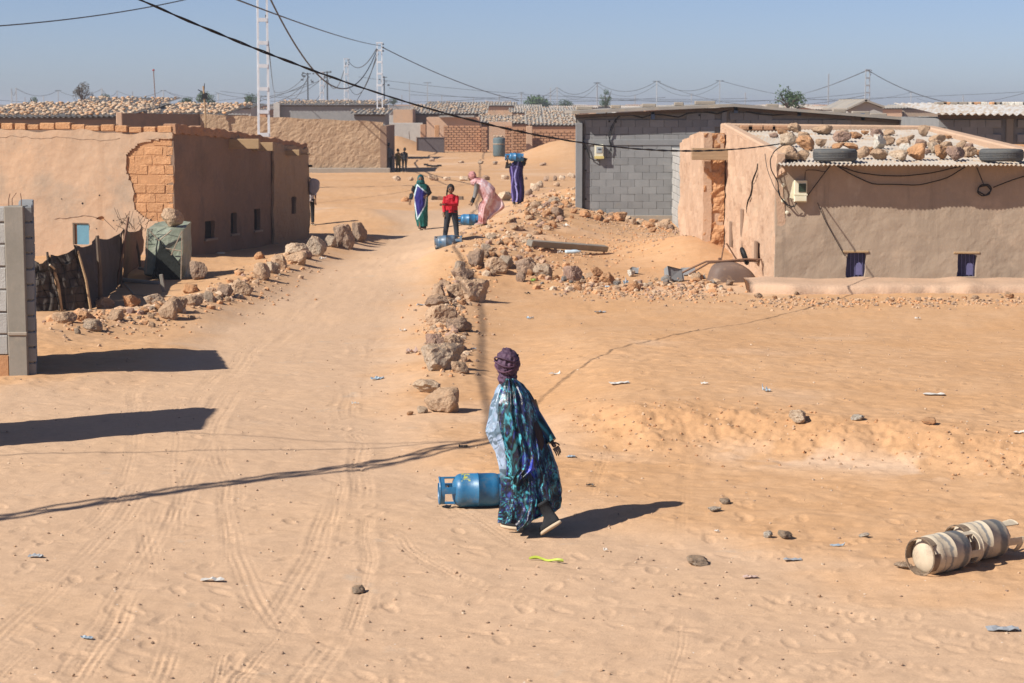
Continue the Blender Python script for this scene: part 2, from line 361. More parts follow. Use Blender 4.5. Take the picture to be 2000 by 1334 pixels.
# ---------------------------------------------------------------- ground sheet
TRK = []
def trk(pts, w=.2, h=.018, pitch=.11, lug=.008, rail=True): TRK.append((P2(pts), w, h, pitch, lug))
A = [(40,1400),(120,1300),(215,1180),(300,1040),(350,930),(385,860),(430,770),(500,680),(580,610),(660,550),(740,500),(800,462),(870,425)]
trk(A); trk([(x+26-(y-460)*.005, y) for x, y in A], .17)
B = [(400,1400),(440,1300),(560,1150),(625,1050),(655,960),(672,870),(680,780),(690,700),(712,620),(745,560),(790,505),(840,462),(900,430)]
trk(B, .2, .02); trk([(x+30, y) for x, y in B], .14, .012)
trk([(560,1380),(640,1230),(700,1130),(718,1030),(708,960),(700,900),(702,800)], .22, .02)
trk([(600,1380),(680,1200),(722,1080),(724,1000)], .12, .014)
trk([(-60,1290),(60,1170),(150,1090),(240,1000),(310,900),(345,840),(390,760),(455,690),(540,612),(600,565)], .2, .014)
trk([(-40,1180),(80,1080),(190,1000),(250,930),(262,860),(300,780)], .16, .01)
trk([(700,840),(760,900),(850,950),(1000,1040),(1200,1110),(1500,1150),(1800,1210),(2100,1280)], .18, .014, .1, .012)
trk([(640,920),(720,980),(800,1060),(900,1110),(1100,1170),(1350,1195),(1600,1210),(2100,1240)], .16, .01, .1, .012)
trk([(560,1330),(700,1270),(900,1240),(1100,1260),(1300,1320),(1500,1400)], .2, .016, .12, .012)
trk([(880,1400),(960,1250),(1040,1180),(1200,1140),(1400,1080),(1700,1050)], .15, .01, .1, .010)
trk([(420,760),(470,700),(530,640),(610,580),(700,525)], .3, .01)
trk([(560,760),(570,700),(600,640),(650,580),(720,530),(800,480)], .16, .01)
trk([(1250,1400),(1400,1300),(1700,1270),(2100,1330)], .2, .014, .1, .012)
for _k in range(9):
    _r = random.Random(40+_k); _x = _r.uniform(-200, 1500); _y = 1360
    _p = [(_x, _y)]; _d = _r.uniform(-160, 260)
    for _i in range(7): _y -= 60+_i*9; _x += _d*(1-_i*.1)+_r.uniform(-12, 12); _p.append((_x, _y)); _d *= .8
    trk(_p, _r.uniform(.1, .2), _r.uniform(.006, .013), _r.uniform(.06, .12), .008)
def build_ground():
    us = np.concatenate([[-2,-1.2,-.7,-.45,-.34], np.linspace(-.28,.28,720), [.34,.45,.7,1.2,2]])
    ys = np.concatenate([[-80,-40,-15,0,6,9,11], np.linspace(12.5,34,620), 34*(230/34)**np.linspace(.004,1,300), [245,270,300,350,420,520,700,1000,1500,2300,4000,6000]])
    U, Y = np.meshgrid(us, ys); S = np.maximum(Y, 12.0); X = U*S
    Z, rd, e, lat = terr(X, Y, True)
    far = Y > 420; Z = np.where(far, 0, Z)
    n1 = .35*fbm(X*.8, Y*.8, 4, 51)+.12*fbm(X*3, Y*3, 3, 52)
    road = sm(rd+n1, -.55, .75)
    # fine relief of the tracks
    sub = (Y > 12) & (Y < 60) & (np.abs(U) < .3)
    xs = X[sub]; yv = Y[sub]; dz = np.zeros(xs.shape)
    for pts, wd, h, pitch, lug in TRK:
        lo = pts.min(0)-1; hi = pts.max(0)+1
        k = (xs > lo[0]) & (xs < hi[0]) & (yv > lo[1]) & (yv < hi[1])
        x = xs[k]; y = yv[k]
        wob = .05*vn(x*.8, y*.8, 61)
        d, arc, sg = line_d(x, y, pts); s = d*sg+wob; ad = np.abs(s)
        fade = sm(vn(arc*.35+wd*90, arc*0, 63), -.55, .45)
        cut = -h*(1-sm(ad, wd*.5-.02, wd*.5+.02)) + h*1.1*np.exp(-((ad-wd*.5-.03)/.035)**2)
        ch = lug*np.sin(2*math.pi*(arc/pitch+ad*3.5))*(1-sm(ad, wd*.44, wd*.5)) + lug*.8*np.cos(2*math.pi*s/(wd/3.01))*(1-sm(ad, wd*.44, wd*.5))
        dz[k] += fade*(cut*.22+ch*.5)*(.65+.5*vn(x*2.1, y*2.1, 66))
    # footprints
    rng = np.random.default_rng(5)
    for _ in range(800):
        px = rng.uniform(0, 2000); py = rng.uniform(720, 1334)
        p = flat(px, py); a = rng.uniform(0, 3.14); k = (np.abs(xs-p.x) < .3) & (np.abs(yv-p.y) < .3)
        x = xs[k]-p.x; y = yv[k]-p.y; u = x*math.cos(a)+y*math.sin(a); v = -x*math.sin(a)+y*math.cos(a)
        q = (u/.13)**2+(v/.05)**2; dz[k] += (-.014*np.exp(-q**2)+.007*np.exp(-((q-1.6)/.6)**2))*rng.uniform(.1, .65)
    Z[sub] += dz
    nr, nc = X.shape
    me = bpy.data.meshes.new('ground'); V = np.stack([X, Y, Z], -1).reshape(-1, 3)
    i = np.arange(nr-1)[:, None]*nc+np.arange(nc-1)[None, :]
    Fq = np.stack([i, i+1, i+nc+1, i+nc], -1).reshape(-1, 4)
    me.vertices.add(len(V)); me.vertices.foreach_set('co', V.ravel().astype(np.float32))
    me.loops.add(Fq.size); me.loops.foreach_set('vertex_index', Fq.ravel().astype(np.int32))
    me.polygons.add(len(Fq)); me.polygons.foreach_set('loop_start', np.arange(0, Fq.size, 4, dtype=np.int32))
    me.polygons.foreach_set('loop_total', np.full(len(Fq), 4, np.int32)); me.polygons.foreach_set('use_smooth', np.ones(len(Fq), bool))
    me.update(calc_edges=True)
    col = np.ones((nr, nc, 4), np.float32)
    col[..., 0] = road
    pale = lat*np.exp(-((e+1.1)/.55)**2)*sm(fbm(X*1.1, Y*1.1, 4, 71), .15, .55)*sm(X, 1.5, 3)
    pale = pale + .5*(1-road)*sm(fbm(X*.25, Y*.25, 4, 72), .55, 1.0)
    col[..., 1] = np.clip(pale, 0, 1)*.75
    damp = lat*np.exp(-((e+.0)/.8)**2)*.7 + (1-road)*.35*sm(fbm(X*.3, Y*.3, 4, 73), .1, .7)
    col[..., 2] = np.clip(damp, 0, 1)
    a = me.color_attributes.new('Mask', 'FLOAT_COLOR', 'POINT'); a.data.foreach_set('color', col.ravel())
    me.materials.append(M['ground'])
    tag(link(bpy.data.objects.new('ground', me)), kind='structure')
build_ground()
# ---------------------------------------------------------------- wall slabs
def slab(name, O, U, L, htop, m, parent=None, res=.12, amp=.012, thick=.12, sdf=None, hb=-.4, seed=0, out=0.0, nf=1.3, fine=0.0):
    """hand-made wall face: O base corner, U unit direction along, outward normal N=U x Z; sdf(u,h)>0 is kept"""
    O = Vector(O); U = Vector(U).normalized(); Nn = U.cross(Vector((0,0,1))).normalized()
    nu = max(2, int(L/res)+1); us = np.linspace(0, L, nu); top = np.array([htop(u) for u in us])
    nh = max(2, int((top.max()-hb)/res)+1); ts = np.linspace(0, 1, nh)
    Ug, Tg = np.meshgrid(us, ts); Hg = hb+(top[None, :]-hb)*Tg
    if sdf is not None:
        D = sdf(Ug, Hg); keepv = D > 0
        # pull border vertices on to the zero line
        e = .01; gx = (sdf(Ug+e, Hg)-sdf(Ug-e, Hg))/(2*e); gy = (sdf(Ug, Hg+e)-sdf(Ug, Hg-e))/(2*e); g2 = gx*gx+gy*gy+1e-6
        near = (np.abs(D) < res*.75)
        cell = (D[:-1,:-1] > -res*.5)&(D[1:,:-1] > -res*.5)&(D[:-1,1:] > -res*.5)&(D[1:,1:] > -res*.5)
        mv = near
        Ug = np.where(mv, Ug-D*gx/g2, Ug); Hg = np.where(mv, Hg-D*gy/g2, Hg)
    else: cell = np.ones((nh-1, nu-1), bool)
    off = amp*fbm(Ug*nf+seed*7.1, Hg*nf, 4, 90+seed)
    if fine: off = off + fine*fbm(Ug*6+seed, Hg*6, 3, 95+seed)
    off = off+out
    verts = []; idx = {}; faces = []
    def vid(i, j, back):
        k = (i, j, back)
        if k not in idx:
            d = off[i, j] - (thick if back else 0)
            p = O + U*float(Ug[i, j]) + Vector((0,0,float(Hg[i, j]))) + Nn*float(d)
            idx[k] = len(verts); verts.append(p)
        return idx[k]
    for i in range(nh-1):
        for j in range(nu-1):
            if not cell[i, j]: continue
            faces.append((vid(i,j,0), vid(i,j+1,0), vid(i+1,j+1,0), vid(i+1,j,0)))
            for (di, dj, a, b) in ((-1,0,(i,j),(i,j+1)), (1,0,(i+1,j+1),(i+1,j)), (0,-1,(i+1,j),(i,j)), (0,1,(i,j+1),(i+1,j+1))):
                ii, jj = i+di, j+dj
                if not (0 <= ii < nh-1 and 0 <= jj < nu-1) or not cell[ii, jj]:
                    faces.append((vid(*b,0), vid(*a,0), vid(*a,1), vid(*b,1)))
    return mesh_obj(name, verts, faces, m, parent)
def rect_sd(u, h, u0, u1, h0, h1):   # >0 outside the hole
    return np.maximum(np.maximum(u0-u, u-u1), np.maximum(h0-h, h-h1))
def prism_wall(name, quad, z0, tops, m, parent):   # quad: 4 ground points ccw, tops: 4 heights
    b = [Vector((p[0], p[1], z0)) for p in quad]; t = [Vector((p[0], p[1], z)) for p, z in zip(quad, tops)]
    return MB().hexa(b+t).build(name, m, parent)
def corrugated(name, O, U, V, L, W, m, parent, pitch=.09, amp=.018, nv=6, sag=0, per=8, seed=0, edge=0):
    O = Vector(O); U = Vector(U).normalized(); V = Vector(V).normalized(); Nn = U.cross(V).normalized()
    n = int(L/pitch*per); vs = []; fs = []
    for j in range(nv+1):
        for i in range(n+1):
            u = L*i/n; v = W*j/nv; wv = edge*float(vn(u*.9, seed+3.1, 5)) if j == 0 else 0
            q = O+U*u+V*(v+wv)+Nn*(amp*math.sin(2*math.pi*u/pitch)+sag*float(vn(u*.5, v*.5+seed, 9)))
            vs.append(q)
    k = len(vs)
    for j in range(nv):
        for i in range(n): a = j*(n+1)+i; fs.append((a, a+1, a+n+2, a+n+1))
    vs2 = vs+[q-Nn*.006 for q in vs]; fs2 = fs+[tuple(x+k for x in reversed(f)) for f in fs]
    for i in range(n): fs2.append((i+1, i, i+k, i+1+k))
    return mesh_obj(name, vs2, fs2, m, parent)
# ---------------------------------------------------------------- rocks
def rock_mesh(seed, sub=3, cuts=9, rough=.10, blocky=.75, flat_=1.0):
    rnd = random.Random(seed); bm = bmesh.new(); bmesh.ops.create_icosphere(bm, subdivisions=sub, radius=1)
    pl = []
    for k in range(cuts):
        n = Vector((rnd.gauss(0,1), rnd.gauss(0,1), rnd.gauss(0,.8))).normalized(); pl.append((n, rnd.uniform(.48, .95)))
    pl.append((Vector((rnd.uniform(-.2,.2), rnd.uniform(-.2,.2), 1)).normalized(), rnd.uniform(.5, .8)))
    o = Vector((seed*3.7, seed*1.3, 0))
    for v in bm.verts:
        d = v.co.normalized(); r = 1.0
        for n, dist in pl:
            c = d.dot(n)
            if c > 1e-3: r = min(r, dist/c)
        r = r*blocky+(1-blocky)*.8
        r *= 1+rough*mnoise.fractal(d*1.8+o, 1.0, 2.0, 4)+.35*rough*mnoise.fractal(d*6+o, 1.0, 2.0, 3)
        v.co = d*r
    zs = [v.co.z for v in bm.verts]; xs = [v.co.x for v in bm.verts]
    w_ = (max(xs)-min(xs))/2
    for v in bm.verts: v.co /= w_
    zmin = min(v.co.z for v in bm.verts); zmax = max(v.co.z for v in bm.verts); hh = zmax-zmin
    for v in bm.verts: v.co.z = (v.co.z-zmin)/hh      # base at 0, height 1, half width 1
    me = bpy.data.meshes.new('stone'); bm.to_mesh(me); bm.free()
    return me
ROCKS_HI = [rock_mesh(100+i, 4, 12+i % 5, .13, 1.0) for i in range(9)]
ROCKS_LO = [rock_mesh(200+i, 3, 11+i % 5, .12, 1.0) for i in range(10)]
ROCKS_XS = [rock_mesh(300+i, 2, 7+i % 4, .12, .8) for i in range(8)]
_mc = {}
def rock(pos, wd, ht, tone, label, group=None, depth=None, rz=None, name='stone', sink=.12, lvl=None, k=None, tilt=.25, cat='stone'):
    lst = lvl if lvl is not None else (ROCKS_HI if wd > .3 else ROCKS_LO if wd > .12 else ROCKS_XS)
    i = random.randrange(len(lst)) if k is None else k
    key = (id(lst), i, tone)
    if key not in _mc:
        me = lst[i].copy(); me.materials.clear(); me.materials.append(M['rock_'+tone]); _mc[key] = me
    o = link(bpy.data.objects.new(name, _mc[key]))
    dp = depth if depth else wd*random.uniform(.75, 1.05)
    o.scale = (wd/2, dp/2, ht*(1+sink))
    o.rotation_euler = (random.uniform(-tilt, tilt)*.6, random.uniform(-tilt, tilt), random.uniform(-.5, .5) if rz is None else rz)
    o.location = (pos[0], pos[1], pos[2]-ht*sink)
    return tag(o, label, cat, group)
def prock(px, py, wpx, hpx, tone, label, group=None, **kw):
    p = G(px, py); s = p.y/F; wd = wpx*s; ht = hpx*s
    p = p+Vector((0, min(wd*.35, .4), 0)); p.z = tz(p.x, p.y)
    return rock(p, wd, ht, tone, label, group, **{'sink': .22, **kw})
# ================================================================ left adobe house
K1 = flat(342, 510); K2 = flat(599, 466); sv = (K2-K1); SL = sv.length; su = sv.normalized()
fu = Vector((su.y, -su.x, 0))*1.0   # rightwards along the front (perpendicular to the side)
if fu.x < 0: fu = -fu
LB = thing('adobe_house', 'low tan mud plastered house with orange bricks bared at its corner, left of the road', 'house', tuple(K1))
def lpart(o): o.parent = LB; o.matrix_parent_inverse = Matrix.Translation(-K1); return o
FL = 9.0; F0 = K1-fu*FL
def front_top(u):     # height along front, u measured from the far left end
    x = u/FL; return 3.34+(3.17-3.34)*x + .015*math.sin(u*2.2)
# plaster front with the missing zone and a window
def crk(hh): # left limit of exposed adobe (distance from corner), by height
    return np.interp(hh, [.0,.9,1.05,1.25,1.45,1.6,1.9,2.2,2.5,2.62,2.80,2.9], [.05,.3,.75,1.0,1.05,1.0,1.1,1.2,1.18,1.05,.82,.0])
def lb_sdf(U_, H_):
    c = FL-U_; lim = crk(H_)+.018*fbm(H_*6, H_*0+1, 3, 77)
    d1 = c-lim
    win = rect_sd(U_, H_, FL-2.63, FL-2.20, .36, .88)
    ch = rect_sd(U_, H_, FL-2.5, FL-1.75, .93, 1.06)+.03*fbm(U_*7, H_*7, 2, 78)+.03
    cap = np.hypot(U_-9, 0)*0+1
    return np.minimum(np.minimum(d1, win), ch)
lpart(slab('plaster', F0, fu, FL, lambda u: front_top(u)-.14+.025*math.sin(u*3.1)+.02*math.sin(u*7.7), M['plaster'], res=.05, amp=.018, thick=.07, sdf=lb_sdf, hb=-.4, seed=1, out=.05))
# plaster lip right at the top of the fallen corner
lpart(slab('plaster_lip', K1-fu*.86, fu, .86, lambda u: 3.05, M['plaster'], res=.03, amp=.01, thick=.06, hb=2.84, seed=3, out=.045,
     sdf=lambda u, h: h-2.89-.05*np.abs(vn(u*6, u*0, 3))))
# body behind
lpart(prism_wall('wall_core', [F0, K1-fu*.18, K2-fu*.18, F0+su*SL], -.4, [3.12, 3.00, 2.45, 2.55], M['mortar'], None))
# exposed bricks
rb = random.Random(3)
bw, bh = .47, .225
for r in range(int(2.88/bh)+1):
    z = .03+r*bh; off_ = (r % 2)*.2+rb.uniform(-.05, .05); c = -.0
    x = FL-off_+.05
    cc = .0-off_*0
    pos = -off_
    while pos < 1.35:
        a = max(pos, 0.0); b_ = pos+bw*rb.uniform(.88, 1.05)
        lim = float(crk(z+.08))+.28
        if a < lim and b_ > 0.04:
            mb = MB(); c0 = K1-fu*((a+b_)/2-.0); wlen = (b_-a)-.012
            p = c0+Vector((0,0,z+bh/2)); nn = fu.cross(Vector((0,0,1))).normalized()
            rot = Matrix((fu, -nn, Vector((0,0,1)))).transposed()
            mb.box((0,0,0), (wlen, .12, bh-.012-rb.uniform(0, .008)), rot)
            o = mb.build('brick', M['adobe'], None, bevel=.012)
            for v in o.data.vertices: v.co += Vector((rb.uniform(-.012,.012), rb.uniform(-.012,.012), rb.uniform(-.009,.009)))
            o.location = p+nn*(-.052+rb.uniform(-.008, .012)); lpart(o)
        pos = b_+.012
# brick coping on the front
pos = -.0
while pos < FL-.1:
    L_ = rb.uniform(.34, .44); c0 = K1-fu*(pos+L_/2); u = FL-pos-L_/2
    hgt = rb.uniform(.13, .17); gap = rb.uniform(.01, .05)
    rot = Matrix.Rotation(math.atan2(fu.y, fu.x)+rb.uniform(-.03,.03), 3, 'Z') @ Matrix.Rotation(rb.uniform(-.02,.02), 3, 'Y')
    o = MB().box((0,0,0), (L_-gap, .26, hgt), rot).build('brick', M['adobe'], None, bevel=.02)
    nn = fu.cross(Vector((0,0,1))).normalized()
    o.location = c0+Vector((0,0,front_top(u)-.13+hgt/2+rb.uniform(-.01,.01)+0.0))-nn*(.08+rb.uniform(-.02,.02)); lpart(o); pos += L_
def crack(pts, r_, parent_f, m='side_render'):
    P_ = []
    for i in range(len(pts)-1):
        for k in range(6):
            u, h = [pts[i][j]+(pts[i+1][j]-pts[i][j])*k/6 for j in (0,1)]; nn_ = fu.cross(Vector((0,0,1))).normalized()
            P_.append(K1-fu*u+Vector((0,0,h+.03*float(vn(u*9, h*9, 4))))+nn_*(.052+.018*float(fbm((FL-u)*1.3+7.1, h*1.3, 4, 91)[()] if hasattr(fbm((FL-u)*1.3, h), 'shape') else 0)))
    parent_f(MB().tube(P_, [r_*(.4+.6*abs(math.sin(i*1.3))) for i in range(len(P_))], 4).build('wall_crack', M[m]))
crack([(8.5,3.0),(7,2.93),(6,2.96),(5,2.90),(4.2,2.95),(3.4,2.91),(2.6,2.93),(2.0,2.86),(1.2,2.92)], .007, lpart); crack([(3.1,.95),(2.7,1.0),(2.3,1.05),(1.9,1.0)], .012, lpart)

for u, h, sz in ((1.9,1.55,.022),(2.35,1.35,.028),(2.9,1.45,.014),(1.55,.95,.018),(1.35,.9,.014),(2.0,.75,.014)):
    nn_ = fu.cross(Vector((0,0,1))).normalized(); o = MB().lathe([(0,-.01),(sz,-.01),(sz*.9,.004),(0,.006)], 7).build('wall_hole', M['dark_in']); o.location = K1-fu*u+Vector((0,0,h))+nn_*.062; o.rotation_euler = (R(90), 0, math.atan2(fu.y, fu.x)); lpart(o)
# side wall (in shade) - two renders meeting at a vertical seam
def side_top(s):
    x = s/SL; return float(np.interp(x, [0,.25,.5,.75,1], [3.14, 3.03, 2.87, 2.70, 2.52]))+.02*math.sin(s*5)+.015*math.sin(s*13)
swins = [(.20,.27,.42,.85,0), (.385,.43,.45,.98,0), (.56,.61,.45,1.0,0), (.845,.885,.75,1.22,0)]
def side_sdf(u, h):
    d = u*0+9
    for a, b_, z0, z1, _ in swins: d = np.minimum(d, rect_sd(u, h, a*SL, b_*SL, z0, z1))
    return d
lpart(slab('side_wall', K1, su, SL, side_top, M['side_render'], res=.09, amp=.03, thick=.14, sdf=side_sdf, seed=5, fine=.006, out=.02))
lpart(slab('side_wall_patch', K1+su*SL*.70, su, SL*.30, lambda u: side_top(u+SL*.7)-.03, M['plaster_rough'], res=.09, amp=.03, thick=.06, seed=6, out=.09, fine=.01,
     sdf=lambda u, h: rect_sd(u, h, .145*SL, .185*SL, .75, 1.22)))
lpart(slab('roof_edge', K1, su, SL, lambda u: side_top(u)+.10, M['adobe_red'], res=.05, amp=.02, thick=.3, hb=2.3, seed=8, out=.06, fine=.02,
     sdf=lambda u, h: h-(np.interp(u/SL, [0,.25,.5,.75,1], [3.14,3.03,2.87,2.70,2.52])-.10+.03*vn(u*5, u*0, 4))))
# end pillar lit edge at far corner
for (f_, z_, ln) in ((.385, .25, .72), (.56, .22, .5), (.80, .16, .42), (.92, .05, .3)):
    p = K1+su*SL*f_; z = side_top(SL*f_)-.10-.25/2*.9
    nn = su.cross(Vector((0,0,1))).normalized()
    o = MB().box((0,0,0), (ln+.3, .20, max(z_, .06))).build('roof_beam', M['wood'], None, bevel=.008)
    o.location = p+Vector((ln/2-.15+.05, 0, 0))+Vector((0,0,z)); o.rotation_euler = (0, 0, R(-3)); lpart(o)
for a, b_, z0, z1, _ in swins:
    nn = su.cross(Vector((0,0,1))).normalized(); c = K1+su*SL*(a+b_)/2-nn*.10
    o = MB().box((0,0,0), (.02, (b_-a)*SL+.06, z1-z0+.06), Matrix.Rotation(math.atan2(su.y, su.x)-math.pi/2, 3, 'Z')).build('window', M['dark_in'], None)
    o.location = c+Vector((0,0,(z0+z1)/2)); lpart(o)
    o2 = MB().box((0,0,0), (.10, (b_-a)*SL+.1, .05), Matrix.Rotation(math.atan2(su.y, su.x)-math.pi/2, 3, 'Z')).build('sill', M['plaster_dark'], o); o2.location = (nn*.12+Vector((0,0,-(z1-z0)/2-.03)))
# front window with pale blue shutter
nn = fu.cross(Vector((0,0,1))).normalized(); c = K1-fu*2.415-nn*.02
wn = MB().box((0,0,0), (.47,.02,.56), Matrix.Rotation(math.atan2(fu.y, fu.x), 3, 'Z')).build('window', M['dark_in']); wn.location = c+Vector((0,0,.62)); lpart(wn)
rotf = Matrix.Rotation(math.atan2(fu.y, fu.x), 3, 'Z')
sh = MB().box((.06,-.012,-.02), (.34,.025,.50)).build('shutter', M['blue_pale'], wn); sh.matrix_parent_inverse = Matrix.Identity(4); sh.rotation_euler = (0,0,math.atan2(fu.y, fu.x)); sh.location = nn*.02
fr = MB(); fr.box((-.19,-.02,0),(.05,.05,.52)); fr.box((.23,-.02,0),(.03,.05,.52)); fr.box((.02,-.02,.245),(.4,.05,.03))
fr = fr.build('frame', M['dark_wood'], wn); fr.rotation_euler = (0,0,math.atan2(fu.y, fu.x)); fr.location = nn*.025
# roof
lpart(prism_wall('roof', [F0+fu*.2+su*.2, K1-fu*.1+su*.2, K2-fu*.15-su*.1, F0+su*SL], 2.2, [3.02,2.90,2.43,2.5], M['plaster_dark'], None))
# wall fittings at the far corner
fx = K2+Vector((.08, -.05, 0))
o = MB().box((0,0,0), (.10,.10,.06)).build('floodlight', M['black'], None); o.location = fx+Vector((.05, 0, 2.02)); lpart(o)
sk = rock_mesh(77, 3, 5, .08, .6)
def sack(pos, w_, h_, label, mt, cat='sack', name='hanging_sack'):
    me = sk.copy(); me.materials.clear(); me.materials.append(mt); o = link(bpy.data.objects.new(name, me)); o.scale = (w_/2, w_/2.4, h_); o.location = pos
    return tag(o, label, cat)
M['sackm'] = mat('grubby_white_sack', (.42,.38,.36), (.34,.30,.29), 5, bump=.5, bs=10, bd=.03)
sack(fx+Vector((.13, 0, 1.20)), .30, .48, 'grubby grey white sack hanging on the far corner of the left adobe house', M['sackm'])
# ================================================================ cement block pillar and wall at the left edge
PB = flat(48, 740); PY = PB.y
BW = thing('block_pillar', 'tall cement pillar with rough block wall beside it at the left edge', 'wall', tuple(PB))
s_ = PY/F; x0 = flat(22, 738).x; x1 = flat(55, 740).x; zt = zat(403, PY)
def bpart(o): o.parent = BW; o.matrix_parent_inverse = Matrix.Translation(-PB); return o
BKX = lambda dy: x1-dy*.215
col = MB().hexa([Vector((x0, PY, -.3)), Vector((x1, PY, -.3)), Vector((x1, PY+.32, -.3)), Vector((x0, PY+.32, -.3)),
                 Vector((x0-.02, PY, zt)), Vector((x1-.01, PY, zt)), Vector((x1-.01, PY+.32, zt)), Vector((x0-.02, PY+.32, zt))]).build('column', M['concrete'], None, bevel=.012); bpart(col)
nb = 11
ang = math.atan2(-.215, 1)
for i in range(nb):           # blocks of the wall running back from the pillar
    hh = zt/nb; dy = .0 if i % 2 else -.2
    while dy < 2.3:
        a_ = max(dy, .0); b_ = min(dy+.43, 2.35)
        o = MB().box((0,0,0), (.2, b_-a_-.02, hh-.02), Matrix.Rotation(-ang, 3, 'Z')).build('cement_block', M['block'], None, bevel=.012)
        o.location = (BKX((a_+b_)/2)+.0+rb.uniform(-.008,.008), PY+.06+(a_+b_)/2, i*hh+hh/2); bpart(o); dy += .43
jp = [Vector((x1-.05, PY+.1, -.3)), Vector((x1+.06, PY+.1, -.3)), Vector((BKX(2.3)+.06, PY+2.38, -.3)), Vector((BKX(2.3)-.06, PY+2.38, -.3))]
bpart(MB().hexa(jp+[Vector((q.x, q.y, zt-.03)) for q in jp]).build('joint', M['joint']))
o = MB().box((0,0,0), (x1-x0+.01,.03,.05)).build('crack_patch', M['concrete_tan'], None, bevel=.01); o.location = ((x0+x1)/2, PY-.003, zat(652, PY)); bpart(o)
# wall of blocks to the left
wz = [zat(y, PY) for y in (403, 435, 478, 522, 567, 611, 655, 695)]
for i in range(len(wz)-1):
    z1, z0 = wz[i], wz[i+1]; xx = x0-.01-.0; k = 0
    while xx > -10.5:
        L_ = .42 if not (k == 0 and i % 2) else .24
        o = MB().box((0,0,0), (L_-.02, .2, z1-z0-.022)).build('cement_block', M['block_pale'], None, bevel=.014)
        for v in o.data.vertices: v.co += Vector([rb.uniform(-.005,.005) for _ in range(3)])
        o.location = (xx-L_/2, PY+.16+rb.uniform(-.008,.008), (z0+z1)/2); bpart(o); xx -= L_; k += 1
o = MB().box((0,0,0), (3.5,.16,wz[0]-wz[-1]-.02)).build('joint', M['joint'], None); o.location = (x0-1.76, PY+.165, (wz[0]+wz[-1])/2); bpart(o)
o = MB().box((0,0,0), (3.5,.5,wz[-1]+.3)).build('footing', M['mortar'], None); o.location = (x0-1.76, PY+.25, (wz[-1]-.3)/2); bpart(o)
o = MB().box((0,0,0), (1.1,.7,.07), ).build('base_slab', M['concrete'], None, bevel=.02); o.location = (x0-.1, PY+.12, .0); bpart(o)
for dx, dy, tx in ((-.02,.05,.02), (.14,.1,-.01), (-.02,.25,.06)):
    p = Vector((x0+.06+dx, PY+dy, zt-.05)); bpart(MB().tube([p, p+Vector((0,0,.14)), p+Vector((tx,0,.22))], .006, 5).build('rebar', M['rust'], None))
# wall outside the frame that throws the second long shadow
_a, _b = Vector((-3.55,24.45,0))+SUN*3.4, Vector((-3.66,26.3,0))+SUN*3.4
_q = [Vector((_a.x, _a.y, -.3)), Vector((_b.x, _b.y, -.3)), Vector((_b.x-.25, _b.y, -.3)), Vector((_a.x-.25, _a.y, -.3))]
OW = MB().hexa(_q[::-1]+[Vector((q.x, q.y, 3.4)) for q in _q[::-1]]).build('boundary_wall', M['block_pale'])
tag(OW, 'cement wall just outside the left edge whose shadow crosses the road', 'wall')
# ================================================================ right hut
def hx(px, y): return at(px, 400, y).x
HY = 43.7; HX0 = hx(1515, HY); HX1 = hx(2046, HY); RY = 53.4; RX0 = hx(1409, RY)
HO = Vector((HX0, HY, .16)); HB = thing('mud_hut', 'low mud hut with stone weighted tin roof and two small purple shuttered windows', 'hut', tuple(HO))
def hpart(o): o.parent = HB; o.matrix_parent_inverse = Matrix.Translation(-HO); return o
def pxz(px, py, y): q = at(px, py, y); return q.x, q.z
wins = []
for a, b_, t_, bt in ((1651,1690,494,543), (1868,1907,496,541)):
    xa, zb = pxz(a, bt, HY); xb, zt_ = pxz(b_, t_, HY); wins.append((xa-HX0, xb-HX0, zb-.16, zt_-.16))
def hut_sdf(u, h):
    d = u*0+9
    for a, b_, z0, z1 in wins: d = np.minimum(d, rect_sd(u-.03*h, h, a, b_, z0, z1)+.012*fbm(u*5, h*5, 2, 44))
    return d
HT = 2.36
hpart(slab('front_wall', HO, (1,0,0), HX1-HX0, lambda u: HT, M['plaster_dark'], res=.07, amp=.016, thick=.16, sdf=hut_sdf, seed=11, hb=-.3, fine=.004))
for a, b_, z0, z1 in wins:
    w1 = MB().box((0,0,0), (b_-a+.1, .02, z1-z0+.1)).build('window', M['navy'], None); w1.location = (HX0+(a+b_)/2, HY+.13, .16+(z0+z1)/2); hpart(w1)
    for k in range(5): MB().box((0,0,0), (.012,.015,z1-z0)).build('slat', M['navy_pale'] , w1).location = (-(b_-a)/2+(k+.5)*(b_-a)/5, -.018, 0)
    pv = [(.02,-.2),(.02,-.02),(.05,.04),(.11,.06),(.15,.0),(.15,-.2)]
    o = mesh_obj('pale_patch', [(x_, -.028, z_) for x_, z_ in pv]+[(x_, -.02, z_) for x_, z_ in pv], [(5,4,3,2,1,0)]+[(i,(i+1)%6,(i+1)%6+6,i+6) for i in range(6)], M['navy_pale'], w1)  # paler violet shape, low and right in each window
    lt = MB().box((0,0,0), (b_-a+.14,.05,.045)).build('lintel', M['wood'], None, bevel=.01); lt.location = (HX0+(a+b_)/2, HY+.0, .16+z1+.025); hpart(lt)
